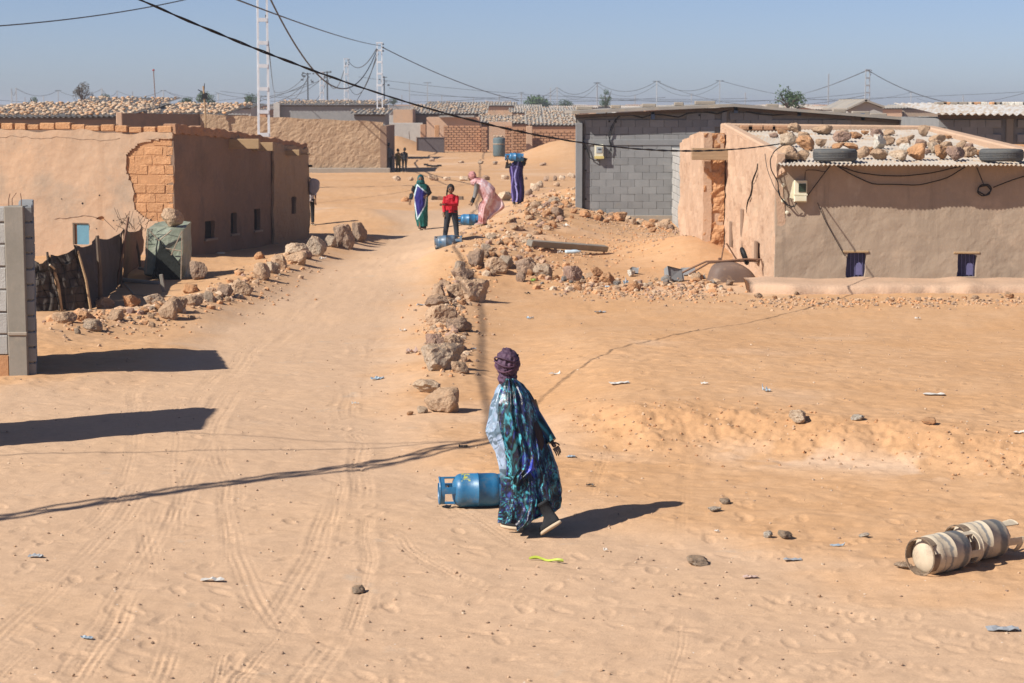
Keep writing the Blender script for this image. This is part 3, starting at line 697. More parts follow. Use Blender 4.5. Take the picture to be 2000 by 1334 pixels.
# left wall
lu = (Vector((HX0, HY, 0))-Vector((RX0, RY, 0))); LL = lu.length; lu.normalize()
def left_top(u): return 3.12+(2.72-3.12)*(u/LL)+.02*math.sin(u*2.3)
def left_sdf(u, h):
    d = u*0+9
    for a, b_, z0, z1 in ((2.0,2.35,.3,.95), (4.0,4.3,.35,1.35), (6.3,6.6,.25,.75)):
        d = np.minimum(d, rect_sd(u, h, a, b_, z0, z1))
    return d
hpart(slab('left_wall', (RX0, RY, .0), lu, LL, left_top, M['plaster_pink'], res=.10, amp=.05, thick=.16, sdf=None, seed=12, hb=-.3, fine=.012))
_e = Vector((RX0, RY, 0))-lu*6
hpart(slab('left_wall_rear', _e-Vector((.03,0,0)), lu, 6.1, lambda u: 2.75, M['plaster_pink'], res=.12, amp=.03, thick=.16, seed=13, hb=-.3))
# small niches and a crack on the left wall built as recess slabs
lnn = lu.cross(Vector((0,0,1))).normalized()
for (u, z0, z1, w_) in ((2.4,.35,.95,.16), (4.5,.35,1.35,.14), (7.0,.3,.78,.14)):
    p = Vector((RX0, RY, 0))+lu*u+lnn*.035
    o = MB().box((0,0,0), (.05, w_*2.2, z1-z0), Matrix.Rotation(math.atan2(lu.y, lu.x)+math.pi/2, 3, 'Z')).build('wall_niche', M['side_render'], None, bevel=.01); o.location = p+Vector((0,0,(z0+z1)/2)); hpart(o)
cp = []
for k in range(9):
    t = k/8; cp.append(Vector((RX0, RY, 0))+lu*(7.2-1.9*t+.15*math.sin(k*1.7))+lnn*.055+Vector((0,0,2.45-1.15*t)))
hpart(MB().tube(cp, [.012,.014,.02,.02,.02,.022,.02,.014,.006], 5).build('wall_crack', M['dark_in'], None))
prof = [(HX0-.03, 0), (HX0+.02, .9), (HX0, 1.6), (HX0, 2.7)]
# front left corner post above the eave
hpart(MB().hexa([Vector((HX0-.02, HY-.04, 2.2)), Vector((HX0+.2, HY-.06, 2.35)), Vector((HX0+.2, HY+.3, 2.4)), Vector((HX0-.02, HY+.3, 2.2)),
          Vector((HX0, HY+.02, 2.66)), Vector((HX0+.14, HY+.02, 2.60)), Vector((HX0+.16, HY+.5, 2.72)), Vector((HX0, HY+.5, 2.74))]).build('corner_cap', M['plaster_pink'], None, bevel=.03))
# parapets
RX1 = hx(1815, RY)
def bar_wall(name, a, b, za, zb, h0, h1, th, m):
    a = Vector(a); b = Vector(b); u = (b-a).normalized(); n_ = Vector((-u.y, u.x, 0))*th
    A = [Vector((a.x, a.y, za-h0)), Vector((b.x, b.y, zb-h0)), Vector((b.x+n_.x, b.y+n_.y, zb-h0)), Vector((a.x+n_.x, a.y+n_.y, za-h0))]
    return hpart(MB().hexa(A+[Vector((q.x, q.y, z)) for q, z in zip(A, (za, zb, zb, za))]).build(name, m, None, bevel=.035))
bar_wall('left_parapet', (RX0+.02, RY+.1, 0), (HX0+.02, HY+.25, 0), 3.26, 2.75, .5, 0, .22, M['plaster_pink'])
bar_wall('rear_parapet', (RX0-.02, RY+.05, 0), (RX1, RY+.05, 0), 3.25, 3.19, 3.3, 0, .25, M['plaster_pink'])
bar_wall('right_parapet', (HX1+.15, HY+.1, 0), (RX1+.1, RY+.1, 0), 2.72, 3.19, 2.9, 0, .3, M['plaster_pink'])
bar_wall('right_wing_wall', (RX1+.2, RY-1.5, 0), (RX1+5, RY-1.9, 0), 2.78, 2.72, 3, 0, .3, M['adobe'])
# roof sheets
for k in range(7):
    L_ = (HX1-HX0-.05)/7; O_ = Vector((HX0+.04+k*L_, HY-.52, 2.50+.012*(k % 2)+.01*random.uniform(-1,1)))
    tgt = Vector((RX0+.25+(RX1-RX0-.3)*(k+.0)/7, RY, 3.08)); v_ = (tgt-O_)
    hpart(corrugated('tin_sheet', O_, (1, 0, 0.0), v_, L_+.06, v_.length, M['tin'], None, pitch=.085, amp=.017, nv=8, sag=.007, seed=k, edge=.02))
# plinth
vs = []; fs = []; n = 60; rp = random.Random(9)
xa = flat(1470, 575).x; xb = hx(2120, 42)
for i in range(n+1):
    x = xa+(xb-xa)*i/n; r1 = .05*vn(x*1.7, 0, 4); zt_ = .17+.03*float(vn(x*2.1, 5, 6)); yf = 42.05+.12*float(fbm(x*1.2, 1, 3, 8)) + (.5*math.exp(-((x-xa)/.35)**2))
    for (y, z) in ((yf-.05, -.25), (yf, .02), (yf+.02, zt_-.05), (yf+.10, zt_), (yf+.5, zt_+.01), (HY+.1, zt_+.03)): vs.append((x, y+float(.02*vn(x*6, z*9, 3)), z))
for i in range(n):
    for j in range(5): a = i*6+j; fs.append((a, a+6, a+7, a+1))
fs.append(tuple(range(5,-1,-1)))
hpart(mesh_obj('plinth', vs, fs, M['plaster_pink'], None, True))
# end cap of plinth on left to the wall
# meter box on the facade
mx, mz = pxz(1562, 373, HY)
mb_ = MB().box((0,0,0), (.26,.13,.44)).build('meter_box', M['meterbox'], None, bevel=.012); mb_.location = (mx, HY-.09, mz); hpart(mb_)
MB().box((0,0,0), (.15,.012,.17)).build('meter_glass', M['glass_dark'], mb_).location = (.03,-.071,.07)
MB().box((0,0,0), (.27,.02,.03)).build('meter_ridge', M['meterbox'], mb_).location = (0,-.07,-.07)
MB().box((0,0,0), (.24,.03,.10)).build('meter_cover', M['meterbox'], mb_, bevel=.006).location = (0,-.075,-.15)
MB().box((0,0,0), (.10,.03,.34), Matrix.Rotation(.2, 3, 'Y')).build('meter_bracket', M['meterbox'], mb_).location = (-.13,.03,.02)
for (px_, py_) in ((1528,338),(1530,362),(1529,392),(1537,415)):
    q = at(px_, py_, HY-.02); hpart(MB().lathe([(.0,-.01),(.035,-.01),(.04,0),(.015,.008),(0,.008)], 10, Matrix.Translation(q) @ Matrix.Rotation(R(90),4,'X')).build('cable_clip', M['meterbox'], None))
def hcab(pts, r=.012, name='wall_cable', off=.05, m='black'):
    P = [at(a, b, HY-off) for a, b in pts]; out = []
    for i in range(len(P)-1):
        for k in range(4): out.append(P[i].lerp(P[i+1], k/4))
    out.append(P[-1]); out2 = [out[0]]+[(out[i-1]+out[i]*2+out[i+1])/4 for i in range(1, len(out)-1)]+[out[-1]]
    hpart(MB().tube(out2, r, 6).build(name, M[m], None))
hcab([(1533,281),(1512,295),(1504,312),(1506,332),(1520,356),(1520,375),(1524,385),(1540,402),(1553,404),(1556,392)], .012, off=.12)
hcab([(1494,300),(1498,330),(1512,366),(1521,378)], .007, off=.25, m='cable_grey')
hcab([(1521,370),(1525,388),(1543,408),(1552,400)], .008, off=.10)
hcab([(1575,385),(1590,365),(1620,325)], .010)
hcab([(1572,352),(1573,332),(1592,332),(1612,336),(1622,324)], .008)
hcab([(1640,325),(1675,337),(1720,343),(1765,344),(1820,338),(1875,325)], .012)
hcab([(1635,324),(1665,342),(1705,360),(1745,360),(1795,362),(1850,348),(1885,326)], .012)
hcab([(1908,327),(1915,345),(1922,362)], .010); hcab([(1940,366),(1975,352),(2040,332)], .012)
hcab([(1910,368),(1916,361),(1930,360),(1937,368),(1932,380),(1918,383),(1909,376),(1912,365),(1928,362),(1936,372),(1925,382),(1911,374)], .014, 'cable_coil')
hcab([(1597,396),(1612,432),(1632,468),(1650,500)], .008, off=.03)
# ---------------- doorway stub with lintels
SY = 52.4; sx0 = hx(1374, SY); sx1 = hx(1413, SY); sxr = hx(1328, 58.5)
SO = Vector((sx0, SY, 0)); ST = thing('wall_stub', 'eroded mud door jamb wall standing left of the hut with orange broken end', 'wall', tuple(SO))
def spart(o): o.parent = ST; o.matrix_parent_inverse = Matrix.Translation(-SO); return o
su2 = Vector((sx0-sxr, SY-58.5, 0)); sl2 = su2.length; su2.normalize()
spart(slab('plaster_face', (sxr, 58.5, 0), su2, sl2, lambda u: float(np.interp(u/sl2, [0,.5,.8,1], [2.68,2.95,3.04,3.02])), M['plaster_pink'], res=.10, amp=.05, thick=.2, seed=14, hb=-.3, fine=.01))
spart(slab('broken_end', (sx0-.0, SY, 0), (1,0,0), sx1-sx0+.02, lambda u: 3.02, M['adobe'], res=.035, amp=.03, thick=.2, seed=15, hb=-.3, fine=.045, out=-.02, nf=2.5))
spart(MB().hexa([Vector((sx0, SY+.05, -.2)), Vector((sx1, SY+.05, -.2)), Vector((sxr+.5, 58.3, -.2)), Vector((sxr+.05, 58.3, -.2)),
      Vector((sx0, SY+.05, 3.0)), Vector((sx1, SY+.05, 3.0)), Vector((sxr+.5, 58.3, 2.66)), Vector((sxr+.05, 58.3, 2.66))]).build('wall_core', M['plaster_pink'], None))
L1 = [pxz(1351,290,SY-.3), pxz(1471,313,SY-.3)]
tag(MB().box(((L1[0][0]+L1[1][0])/2, SY-.28, (L1[0][1]+L1[1][1])/2), (L1[1][0]-L1[0][0], .18, L1[0][1]-L1[1][1]), Matrix.Rotation(R(1.0),3,'Y')).build('lintel_beam', M['woodx'], bevel=.01), 'long wooden lintel plank spanning the doorway left of the hut', 'beam')
L2 = [pxz(1400,278,SY+.4), pxz(1441,293,SY+.4)]
tag(MB().box(((L2[0][0]+L2[1][0])/2, SY+.4, (L2[0][1]+L2[1][1])/2), (L2[1][0]-L2[0][0], .2, L2[0][1]-L2[1][1])).build('lintel_beam', M['woodx'], bevel=.01), 'short wooden lintel board just above the longer one', 'beam')
# ---------------- roof load: tyres and stones
def roofz(x, y): return 2.54+(3.10-2.54)*(y-(HY-.52))/(RY-HY+.52)
def tyre(px, py, label, Rr=.34, wth=.19):
    x = hx(px, HY+.05); y = HY+.02; z = roofz(x, y)+.0
    y += 0.0
    t = thing('tyre', label, 'tyre', (x, y, z), 0, 'tyres weighing down the tin roof'); t.scale = (1,1,1.3)
    p = [(Rr-.12, .02),(Rr-.05,.0),(Rr-.015,.015),(Rr,.04),(Rr,.15),(Rr-.015,.175),(Rr-.05,.19),(Rr-.12,.17),(Rr-.125,.15),(Rr-.06,.14),(Rr-.05,.095),(Rr-.06,.05),(Rr-.125,.04),(Rr-.12,.02)]
    c = MB().lathe(p, 40).build('casing', M['tyre'], t, True)
    for z_ in (.055,.08,.105,.13):
        g = MB().lathe([(Rr+.004,z_-.005),(Rr+.010,z_-.003),(Rr+.010,z_+.012),(Rr+.004,z_+.014)], 40).build('tread_rib', M['tyre'], t)
tyre(1629, 315, 'dark tyre lying flat on the tin roof above the left window of the hut', .44)
tyre(1953, 316, 'dark tyre lying flat at the right end of the hut roof edge', .44)
RS = [(1541,285,34,32,'pale'),(1552,258,26,22,'beige'),(1536,312,44,32,'orange'),(1573,292,36,34,'orange'),(1574,312,26,24,'dark'),(1568,270,22,16,'beige'),(1605,286,22,18,'beige'),(1645,276,36,26,'dark'),(1637,290,24,14,'orange'),
 (1686,308,26,28,'orange'),(1715,310,32,24,'orange'),(1712,290,26,34,'white'),(1735,283,28,22,'dark'),(1768,290,28,28,'beige'),(1755,312,34,24,'pale'),(1771,298,24,24,'white'),(1792,311,34,38,'orange'),(1797,288,22,20,'dark'),
 (1824,298,30,26,'pale'),(1837,309,28,32,'orange'),(1850,294,24,22,'beige'),(1864,312,36,34,'purple'),(1893,306,30,24,'orange'),(1831,280,32,20,'dark'),(1805,266,22,26,'dark'),(1738,264,22,14,'beige'),(1710,268,28,22,'purple'),
 (1670,270,24,16,'orange'),(1606,262,40,22,'beige'),(1880,291,22,20,'orange'),(1895,292,20,16,'dark'),(1662,290,30,14,'orange'),(1512,268,18,12,'purple'),(1780,272,18,10,'beige'),(1700,300,20,16,'orange'),(1914,304,20,14,'orange'),
 (1525,262,24,14,'orange'),(1565,280,16,12,'pale'),(1726,300,20,12,'white'),(1648,260,16,10,'pale'),(1690,262,16,9,'orange'),(1850,270,16,9,'orange'),(1925,300,16,10,'beige'),(1598,300,12,10,'pale'),(1810,300,16,12,'purple'),(1883,280,14,8,'beige')]
cn = {'pale':'pale cream','beige':'sandy beige','orange':'orange brown','dark':'dark brown','purple':'purplish brown','white':'whitish','grey':'grey','concrete':'grey cement'}
for i, (px_, py_, w_, h_, tn) in enumerate(RS):
    y = HY-.25
    for _ in range(8):
        q = at(px_, py_, y); y = HY-.52+(q.z-2.54)/(3.10-2.54)*(RY-HY+.52); y = min(max(y, HY-.3), RY-.5)
    q = at(px_, py_, y); s = y/F
    if px_ > 1890: pos_ = 'near the right tyre'
    elif px_ < 1600: pos_ = 'near the left end'
    else: pos_ = 'between the two tyres'
    lb = {0:'pale cream stone at the very left end of the hut roof above the corner', 11:'whitish ragged stone on the hut roof between the tyres', 24:'dark stone standing alone at the rear of the hut roof', 16:'large orange block on the roof edge right of the whitish stones',21:'largest purplish brown stone on the roof edge'}.get(i, '%s stone weighing down the hut roof %s' % (cn[tn], pos_))
    tn = {'dark': random.choice(['dark','purple','beige']), 'orange': random.choice(['orange','beige','orange'])}.get(tn, tn)
    rock((q.x, y+w_*s*.2, roofz(q.x, y)-.01), w_*s*1.05, h_*s*.86, tn, lb, 'stones weighing down the hut roof', sink=.05)
for px_, w_ in ((1478,34),(1503,30),(1530,44),(1460,26)):
    q = at(px_, 258, RY-.6); o = MB().box((0,0,0), (w_*.0125,.25,.13)).build('adobe_brick', M['adobe_red'], bevel=.03); o.location = (q.x, RY-.35, 3.12+.02)
    tag(o, 'broken red adobe brick lying along the rear parapet of the hut roof', 'brick', 'red bricks along the hut parapet')
# ================================================================ grey block building
BY = 68.3
def bx_(px): return at(px, 400, BY).x
BX0 = bx_(1124); BXP = bx_(1430); BX1 = bx_(1850)
BB = thing('block_building', 'long unplastered grey cement block building with shallow gabled roof behind the hut', 'building', (BX0, BY, 0))
def gpart(o): o.parent = BB; o.matrix_parent_inverse = Matrix.Translation(-Vector((BX0, BY, 0))); return o
ztopL = zat(232, BY); ztopP = zat(212, BY); ztopR = zat(247, BY)
def btop(x): return float(np.interp(x, [BX0, BXP, BX1], [ztopL, ztopP, ztopR]))
core = MB(); A0 = [Vector((BX0, BY+.03, -.3)), Vector((BX1, BY+.03, -.3)), Vector((BX1, BY+9, -.3)), Vector((BX0+.34, BY+9, -.3))]
core.hexa([A0[0], Vector((BXP, BY+.03, -.3)), Vector((BXP, BY+9, -.3)), A0[3], Vector((BX0, BY+.03, ztopL)), Vector((BXP, BY+.03, ztopP)), Vector((BXP, BY+9, ztopP)), Vector((BX0+.34, BY+9, ztopL))])
gpart(core.build('wall_core', M['joint']))
core = MB(); core.hexa([Vector((BXP, BY+.03, -.3)), A0[1], A0[2], Vector((BXP, BY+9, -.3)), Vector((BXP, BY+.03, ztopP)), Vector((BX1, BY+.03, ztopR)), Vector((BX1, BY+9, ztopR)), Vector((BXP, BY+9, ztopP))])
gpart(core.build('wall_core', M['joint']))
blk = MB().box((0,0,0), (.447,.08,.230)).build('cement_block', M['block'], None, bevel=.008); bme = blk.data; bpy.data.objects.remove(blk)
blk2 = MB().box((0,0,0), (.219,.08,.230)).build('cement_block', M['block'], None, bevel=.008); bme2 = blk2.data; bpy.data.objects.remove(blk2)
rows = [zat(y, BY) for y in (415,400.5,386.5,372,358,344,329.5,315.5,301,288,270,255,241,227)]
xe = bx_(1142); XL = bx_(1325)
nblk = 0
for r, zr in enumerate(rows):
    hrow = .235; z = zr+.0
    x = xe+.01+(0 if r % 2 else -.2)
    xmax = XL+.3
    if r == 8: xmax = xmax+1.1
    if r in (9,): xmax = bx_(1375)
    if r >= 10: xmax = bx_(1412)
    if r >= 12: xmax = bx_(1870)
    while x < xmax:
        wd_ = .455
        xs_ = x; half = False
        if xs_ < xe: xs_ = xe+.0; half = True
        wL = .225 if half else .455; c = xs_+wL/2
        if z+.12 < btop(c)-.02 and abs(c-bx_(1418)) > .16:
            o = link(bpy.data.objects.new('cement_block', bme2 if half else bme)); o.location = (c, BY+.018+random.uniform(-.004,.004), z+random.uniform(-.004,.004)); o.rotation_euler = (0, random.uniform(-.006,.006), 0); gpart(o); nblk += 1
        x = xs_+wL
def col_(name, pa, pb, z0, z1, y, m='concrete', d=.2):
    xa, xb = at(pa, 400, y).x, at(pb, 400, y).x
    return MB().box(((xa+xb)/2, y, (z0+z1)/2), (xb-xa, d, z1-z0)).build(name, M[m], None, bevel=.01)
gpart(col_('column', 1124, 1137, -.3, zat(240, BY), BY-.02, 'concrete_cool', d=.3)); gpart(col_('column_gap', 1137.2, 1139, -.3, zat(240, BY), BY+.02, 'dark_in', .06))
gpart(col_('column', 1408, 1417, 2, ztopP-.06, BY-.02, 'concrete_cool', d=.14))
gpart(col_('base_band', 1139, 1316, -.3, zat(420.5, BY), BY-.01, 'concrete_tan', .16))
gpart(col_('cement_course', 1139, 1340, zat(284, BY)+.0, zat(272.5, BY)-.0, BY+.0, 'concrete_cool', .10))
# roof slabs with shaded fascia
def sl(name, xa, za, xb, zb, y0, y1, th, m):
    return gpart(MB().hexa([Vector((xa,y0,za)), Vector((xb,y0,zb)), Vector((xb,y1,zb)), Vector((xa,y1,za)), Vector((xa,y0,za+th)), Vector((xb,y0,zb+th)), Vector((xb,y1,zb+th)), Vector((xa,y1,za+th))]).build(name, M[m]))
sl('roof', BX0-.12, zat(222,BY), BXP, zat(208.5,BY), BY-.45, BY+9.4, .09, 'fibre'); sl('roof', BXP, zat(208.5,BY), BX1+.1, zat(242,BY), BY-.45, BY+9.4, .09, 'fibre')
sl('roof_beam', BX0-.02, zat(229,BY)-.02, BXP, zat(214,BY)-.02, BY-.16, BY+.02, .10, 'dark_wood'); sl('roof_beam', BXP, zat(214,BY)-.02, BX1, zat(248,BY)-.02, BY-.16, BY+.02, .10, 'dark_wood')
for px_ in range(1150, 1840, 62):
    x = bx_(px_)
    zz = float(np.interp(x, [BX0, BXP, BX1], [zat(222,BY), zat(208.5,BY), zat(242,BY)]))
    if random.random() < .75:
        o = MB().box((0,0,0), (random.uniform(.3,.7), .3, .12)).build('concrete_chunk', M['concrete_tan'], None, bevel=.02); o.location = (x, BY+random.uniform(1,6), zz+.15); tag(o, 'short cement block holding down the roof edge of the grey block building', 'block', 'weights on the block building roof')
q = at(1280, 203, BY+8)
# meter on this building
mx, mz = at(1170, 240, BY).x, zat(296, BY)
mb_ = MB().box((0,0,0), (.28,.14,.46)).build('meter_box', M['meterbox'], None, bevel=.015); mb_.location = (mx, BY-.12, mz); gpart(mb_)
MB().box((0,0,0), (.18,.02,.19)).build('meter_glass', plain('pale_meter_glass', (.35,.38,.38), .2), mb_).location = (0,-.075,.06)
MB().box((0,0,0), (.09,.02,.03)).build('meter_dial', M['black'], mb_).location = (.01,-.088,.08)
MB().box((0,0,0), (.30,.03,.08)).build('meter_cover', plain('yellow_plastic', (.62,.50,.18), .5), mb_).location = (0,-.07,-.18)
def gcab(pts, r=.016, y=None):
    y = BY-.1 if y is None else y
    gpart(MB().tube([at(a, b, y) for a, b in pts], r, 6).build('wall_cable', M['black']))
gcab([(1124,222),(1128,250),(1137,270),(1146,290),(1152,308),(1162,314),(1168,312)], .016)
gcab([(1190,300),(1194,285),(1189,265),(1194,248),(1203,232),(1212,226)], .02); gcab([(1195,296),(1190,275),(1196,250),(1206,230)], .014)
gcab([(1205,226),(1235,225),(1255,230),(1275,223),(1300,225),(1325,229),(1345,221),(1375,218),(1400,222),(1425,215),(1440,212),(1475,222),(1510,225),(1550,222),(1565,214),(1600,224),(1650,232),(1685,224),(1730,236),(1775,238),(1800,232)], .022)
for px_, py_ in ((1275,226),(1437,214),(1561,220),(1685,228)):
    q = at(px_, py_, BY-.12); gpart(MB().box((q.x, q.y, q.z), (.12,.08,.22)).build('cable_clamp', plain('blue_grey_clamp', (.09,.13,.2), .5)))
for px_, py_ in ((1143,291),(1144,333),(1144,389),(1190,237),(1203,238),(1366,225)):
    q = at(px_, py_, BY-.03); gpart(MB().box((q.x, q.y, q.z), (.05,.02,.05)).build('wall_hole', M['dark_in']))
# short pale block wall running towards the viewer
WX = bx_(1312); w0 = 65.0
SBW = thing('pale_block_wall', 'short narrow wall of pale grey blocks joining the grey building beside the mud door jamb', 'wall', (WX, w0, 0))
def wpart(o): o.parent = SBW; o.matrix_parent_inverse = Matrix.Translation(-Vector((WX, w0, 0))); return o
zt_ = 2.25
wpart(MB().box((WX+.13, (w0+BY)/2, zt_/2-.15), (.18, BY-w0, zt_+.2)).build('joint', M['joint']))
bsh = MB().box((0,0,0), (.24,.42,.215)).build('cement_block', M['block_pale'], None, bevel=.008); bmm = bsh.data; bpy.data.objects.remove(bsh)
for r in range(11):
    y = w0+.22+(.0 if r % 2 else .22)
    while y < BY-.1:
        o = link(bpy.data.objects.new('cement_block', bmm)); o.location = (WX+.12, y, -.08+r*.232); wpart(o); y += .44
# ---- building on the far right behind the hut
CY = 62.0
RBX = thing('block_building', 'grey block building at the right edge under a wavy white tin roof', 'building', (at(1855,300,CY).x, CY, 0))
def rpart(o): o.parent = RBX; o.matrix_parent_inverse = Matrix.Translation(-Vector(RBX.location)); return o
xa, xb = at(1832, 240, CY).x, at(2260, 240, CY).x
rpart(MB().box(((xa+xb)/2, CY+4, 1.55), (xb-xa, 8, 3.55)).build('wall', M['block']))
rows_ = [zat(y, CY) for y in (240,254,269,284)]
for r, z in enumerate(rows_):
    x = xa+(r % 2)*.22
    while x < at(2080, 240, CY).x:
        if abs(x+.22-at(1967, 240, CY).x) > .3:
            o = link(bpy.data.objects.new('cement_block', bme)); o.location = (x+.22, CY-.03, z-.02); rpart(o)
        x += .455
rpart(col_('column', 1961, 1974, 0, zat(226, CY), CY-.05, d=.2))
rpart(MB().box(((xa+xb)/2, CY-.1, zat(228,CY)), (xb-xa, .3, .12)).build('roof_beam', M['dark_wood']))
O_ = at(1830, 223, CY-.7); rpart(corrugated('roof', O_, (1,0,0), (0,1,.045), xb-xa, 7, mat('pale_white_tin', (.46,.45,.43), (.38,.36,.34), 2, (.34,.27,.20), 3, .45, .6, rough=.6, bump=0), None, pitch=.21, amp=.032, nv=4, sag=.02))
for k in range(14):
    q = at(1838+k*14+random.uniform(-4,4), 206, CY+5); o = MB().box((0,0,0), (random.uniform(.18,.42), .3, .12)).build('concrete_chunk', M[random.choice(['concrete_tan','rock_white','rock_orange'])], None, bevel=.02); o.location = (q.x, CY+5, q.z+.05)
    tag(o, 'chunk laid on the wavy white tin roof at the right edge', 'block', 'weights on the wavy white roof')
q0, q1, q2 = at(1655,216,90), at(1690,198,90), at(1724,212,90)
pg = thing('gable_roof', 'small pale gabled roof peeping over the grey building ridge at the right', 'roof', (q1.x, 90, 0))
def pp(o): o.parent = pg; o.matrix_parent_inverse = Matrix.Translation(-Vector(pg.location)); return o
pp(MB().add([(q0.x,90,2),(q2.x,90,2),(q2.x,90,q2.z),(q1.x,90,q1.z),(q0.x,90,q0.z),(q0.x,97,2),(q2.x,97,2),(q2.x,97,q2.z),(q1.x,97,q1.z),(q0.x,97,q0.z)], [(0,1,2,3,4),(9,8,7,6,5),(0,4,9,5),(1,6,7,2),(4,3,8,9),(3,2,7,8)]).build('wall', M['block_pale']))
for a_, b_ in ((q0,q1),(q1,q2)):
    d_ = (b_-a_); pp(MB().hexa([Vector((a_.x-.05,89.8,a_.z+.02)),Vector((b_.x+.05,89.8,b_.z+.02)),Vector((b_.x+.05,97,b_.z+.02)),Vector((a_.x-.05,97,a_.z+.02)),Vector((a_.x-.05,89.8,a_.z+.1)),Vector((b_.x+.05,89.8,b_.z+.1)),Vector((b_.x+.05,97,b_.z+.1)),Vector((a_.x-.05,97,a_.z+.1))]).build('roof', M['fibre']))
# ================================================================ tan compound wall in the middle
TY = flat(750, 337).y; TX1 = at(748, 240, TY).x; TX0 = at(391, 240, TY).x
TW = thing('compound_wall', 'long high tan mud rendered wall behind the left house', 'wall', (TX1, TY, 0))
def tpart(o): o.parent = TW; o.matrix_parent_inverse = Matrix.Translation(-Vector(TW.location)); return o
zl, zr_ = zat(223, TY), zat(238, TY)
tpart(slab('wall_face', (TX0, TY, 0), (1,0,0), TX1-TX0, lambda u: zl+(zr_-zl)*u/(TX1-TX0)+.02*math.sin(u*3), M['plaster_rough'], res=.12, amp=.03, thick=.4, seed=21, fine=.02, hb=.1))
tpart(MB().box(((TX0+TX1)/2+.15, TY+.05, .05), (TX1-TX0+.5, .7, .42)).build('footing', M['concrete_tan'], None, bevel=.03))
tpart(MB().box(((TX0+TX1)/2, TY+.18, (zr_)/2), (TX1-TX0-.1, .3, zr_-.1)).build('wall_core', M['plaster_rough']))
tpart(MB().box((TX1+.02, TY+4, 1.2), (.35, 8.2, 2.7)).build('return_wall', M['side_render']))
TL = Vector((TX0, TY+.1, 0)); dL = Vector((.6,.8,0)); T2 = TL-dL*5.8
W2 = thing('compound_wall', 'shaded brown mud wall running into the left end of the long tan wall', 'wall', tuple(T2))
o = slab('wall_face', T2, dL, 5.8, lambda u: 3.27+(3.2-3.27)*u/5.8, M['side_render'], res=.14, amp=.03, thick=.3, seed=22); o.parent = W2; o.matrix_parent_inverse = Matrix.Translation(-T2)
o = MB().box((T2.x-.12, T2.y, 1.62), (.32,.3,3.4)).build('lit_wall_end', M['plaster_pink'], None, bevel=.03); o.parent = W2; o.matrix_parent_inverse = Matrix.Translation(-T2)  # wall end coloured paler to stand for its sunlit edge beside the shaded face
# ================================================================ generic roof loads / houses
XS = []
for me in ROCKS_XS: XS.append(([v.co.copy() for v in me.vertices], [tuple(p.vertices) for p in me.polygons]))
def roof_stones(name, o0, U, V, LU, LV, dens, sz, tones, parent, base=0.0):
    for tn in tones:
        mb = MB(); n = int(LU*LV*dens/len(tones))
        for _ in range(n):
            u, v = random.uniform(0, LU), random.uniform(0, LV); s = random.uniform(.6, 1.3)*sz; vv, ff = random.choice(XS)
            a = random.uniform(0, 6.28); c_, s__ = math.cos(a), math.sin(a); p = Vector(o0)+Vector(U)*u+Vector(V)*v
            mb.add([Vector((q.x*c_-q.y*s__, q.x*s__+q.y*c_, q.z*1.1))*s*.5+p for q in vv], ff)
        o = mb.build(name, M['rock_'+tn], parent, True); o['kind'] = 'stuff'
        if parent: o.matrix_parent_inverse = Matrix.Translation(-Vector(parent.location))
def house(px0, px1, ptop, y, label, wall='plaster', roof='fibre', depth=7, rise=.35, stones=.0, gable=False, name='house', cat='house', over=.35, win=0, z0=-.3, ty=None):
    xa, xb = at(px0, 240, y).x, at(px1, 240, y).x; zt = zat(ptop, y)
    t = thing(name, label, cat, ((xa+xb)/2, y, 0)); inv = Matrix.Translation(-Vector(t.location))
    def c(o): o.parent = t; o.matrix_parent_inverse = inv; return o
    c(MB().box(((xa+xb)/2, y+depth/2, (zt+z0)/2), (xb-xa, depth, zt-z0)).build('wall', M[wall], None))
    if roof:
        V = Vector((0, depth+2*over, rise)).normalized(); W = math.hypot(depth+2*over, rise)
        c(corrugated('roof', (xa-over, y-over, zt+.04), (1,0,0), V, xb-xa+2*over, W, M[roof], None, pitch=.32, amp=.05, nv=3, per=5, sag=.04))
        if stones: roof_stones('roof_stones', (xa-over+.1, y-over+.15, zt+.08), (1,0,0), V, xb-xa+2*over-.2, W-.3, stones*1.3, (.24 if px0 < 430 else .17), ['beige','pale','grey','dark','orange'][:4 if px0 > 500 else 5], t)
        c(MB().box(((xa+xb)/2, y-.06, zt-.08), (xb-xa, .14, .12)).build('roof_beam', M['dark_wood']))
    for k in range(win):
        u = (k+.5)/win; o = MB().box((xa+(xb-xa)*u, y-.01, zt*.35), (.55,.08,.6)).build('window', M['dark_in']); c(o)
    return t, c
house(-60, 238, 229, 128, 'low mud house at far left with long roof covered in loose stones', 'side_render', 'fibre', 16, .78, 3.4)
house(238, 432, 226, 133, 'stone covered long roof behind the brown compound wall', 'plaster', 'fibre', 14, .66, 3.4)
house(146, 316, 203, 176, 'grey ribbed roof standing highest among the left houses', 'plaster', 'fibre', 9, .50, 1.5)
t, c = house(541, 748, 205, 205, 'long grey block house with stone dotted roof right of the tall pylon', 'block', 'fibre', 8, .40, 2.0)
o = col_('pilaster', 537, 549, 0, zat(201,205), 204.7, 'block_pale', .5); c(o)
house(692, 752, 223, 150, 'small grey shed with dark opening beside the second pylon', 'block', 'fibre', 5, .3, 2.2, win=1)
house(768, 806, 214, 190, 'tan mud gable end behind the grey block wall', 'plaster', None, 8)
house(806, 945, 222, 196, 'long stone laden roof over dark wall behind the peach house', 'side_render', 'fibre', 12, .75, 3.0)
house(835, 1005, 206, 250, 'wide pale roof at the back of the middle cluster', 'plaster', 'fibre', 9, .4, .8)
house(440, 490, 210, 190, 'house with white sheet roof between the dark tree and the tan wall', 'block_pale', 'fibre', 6, .3, .3)
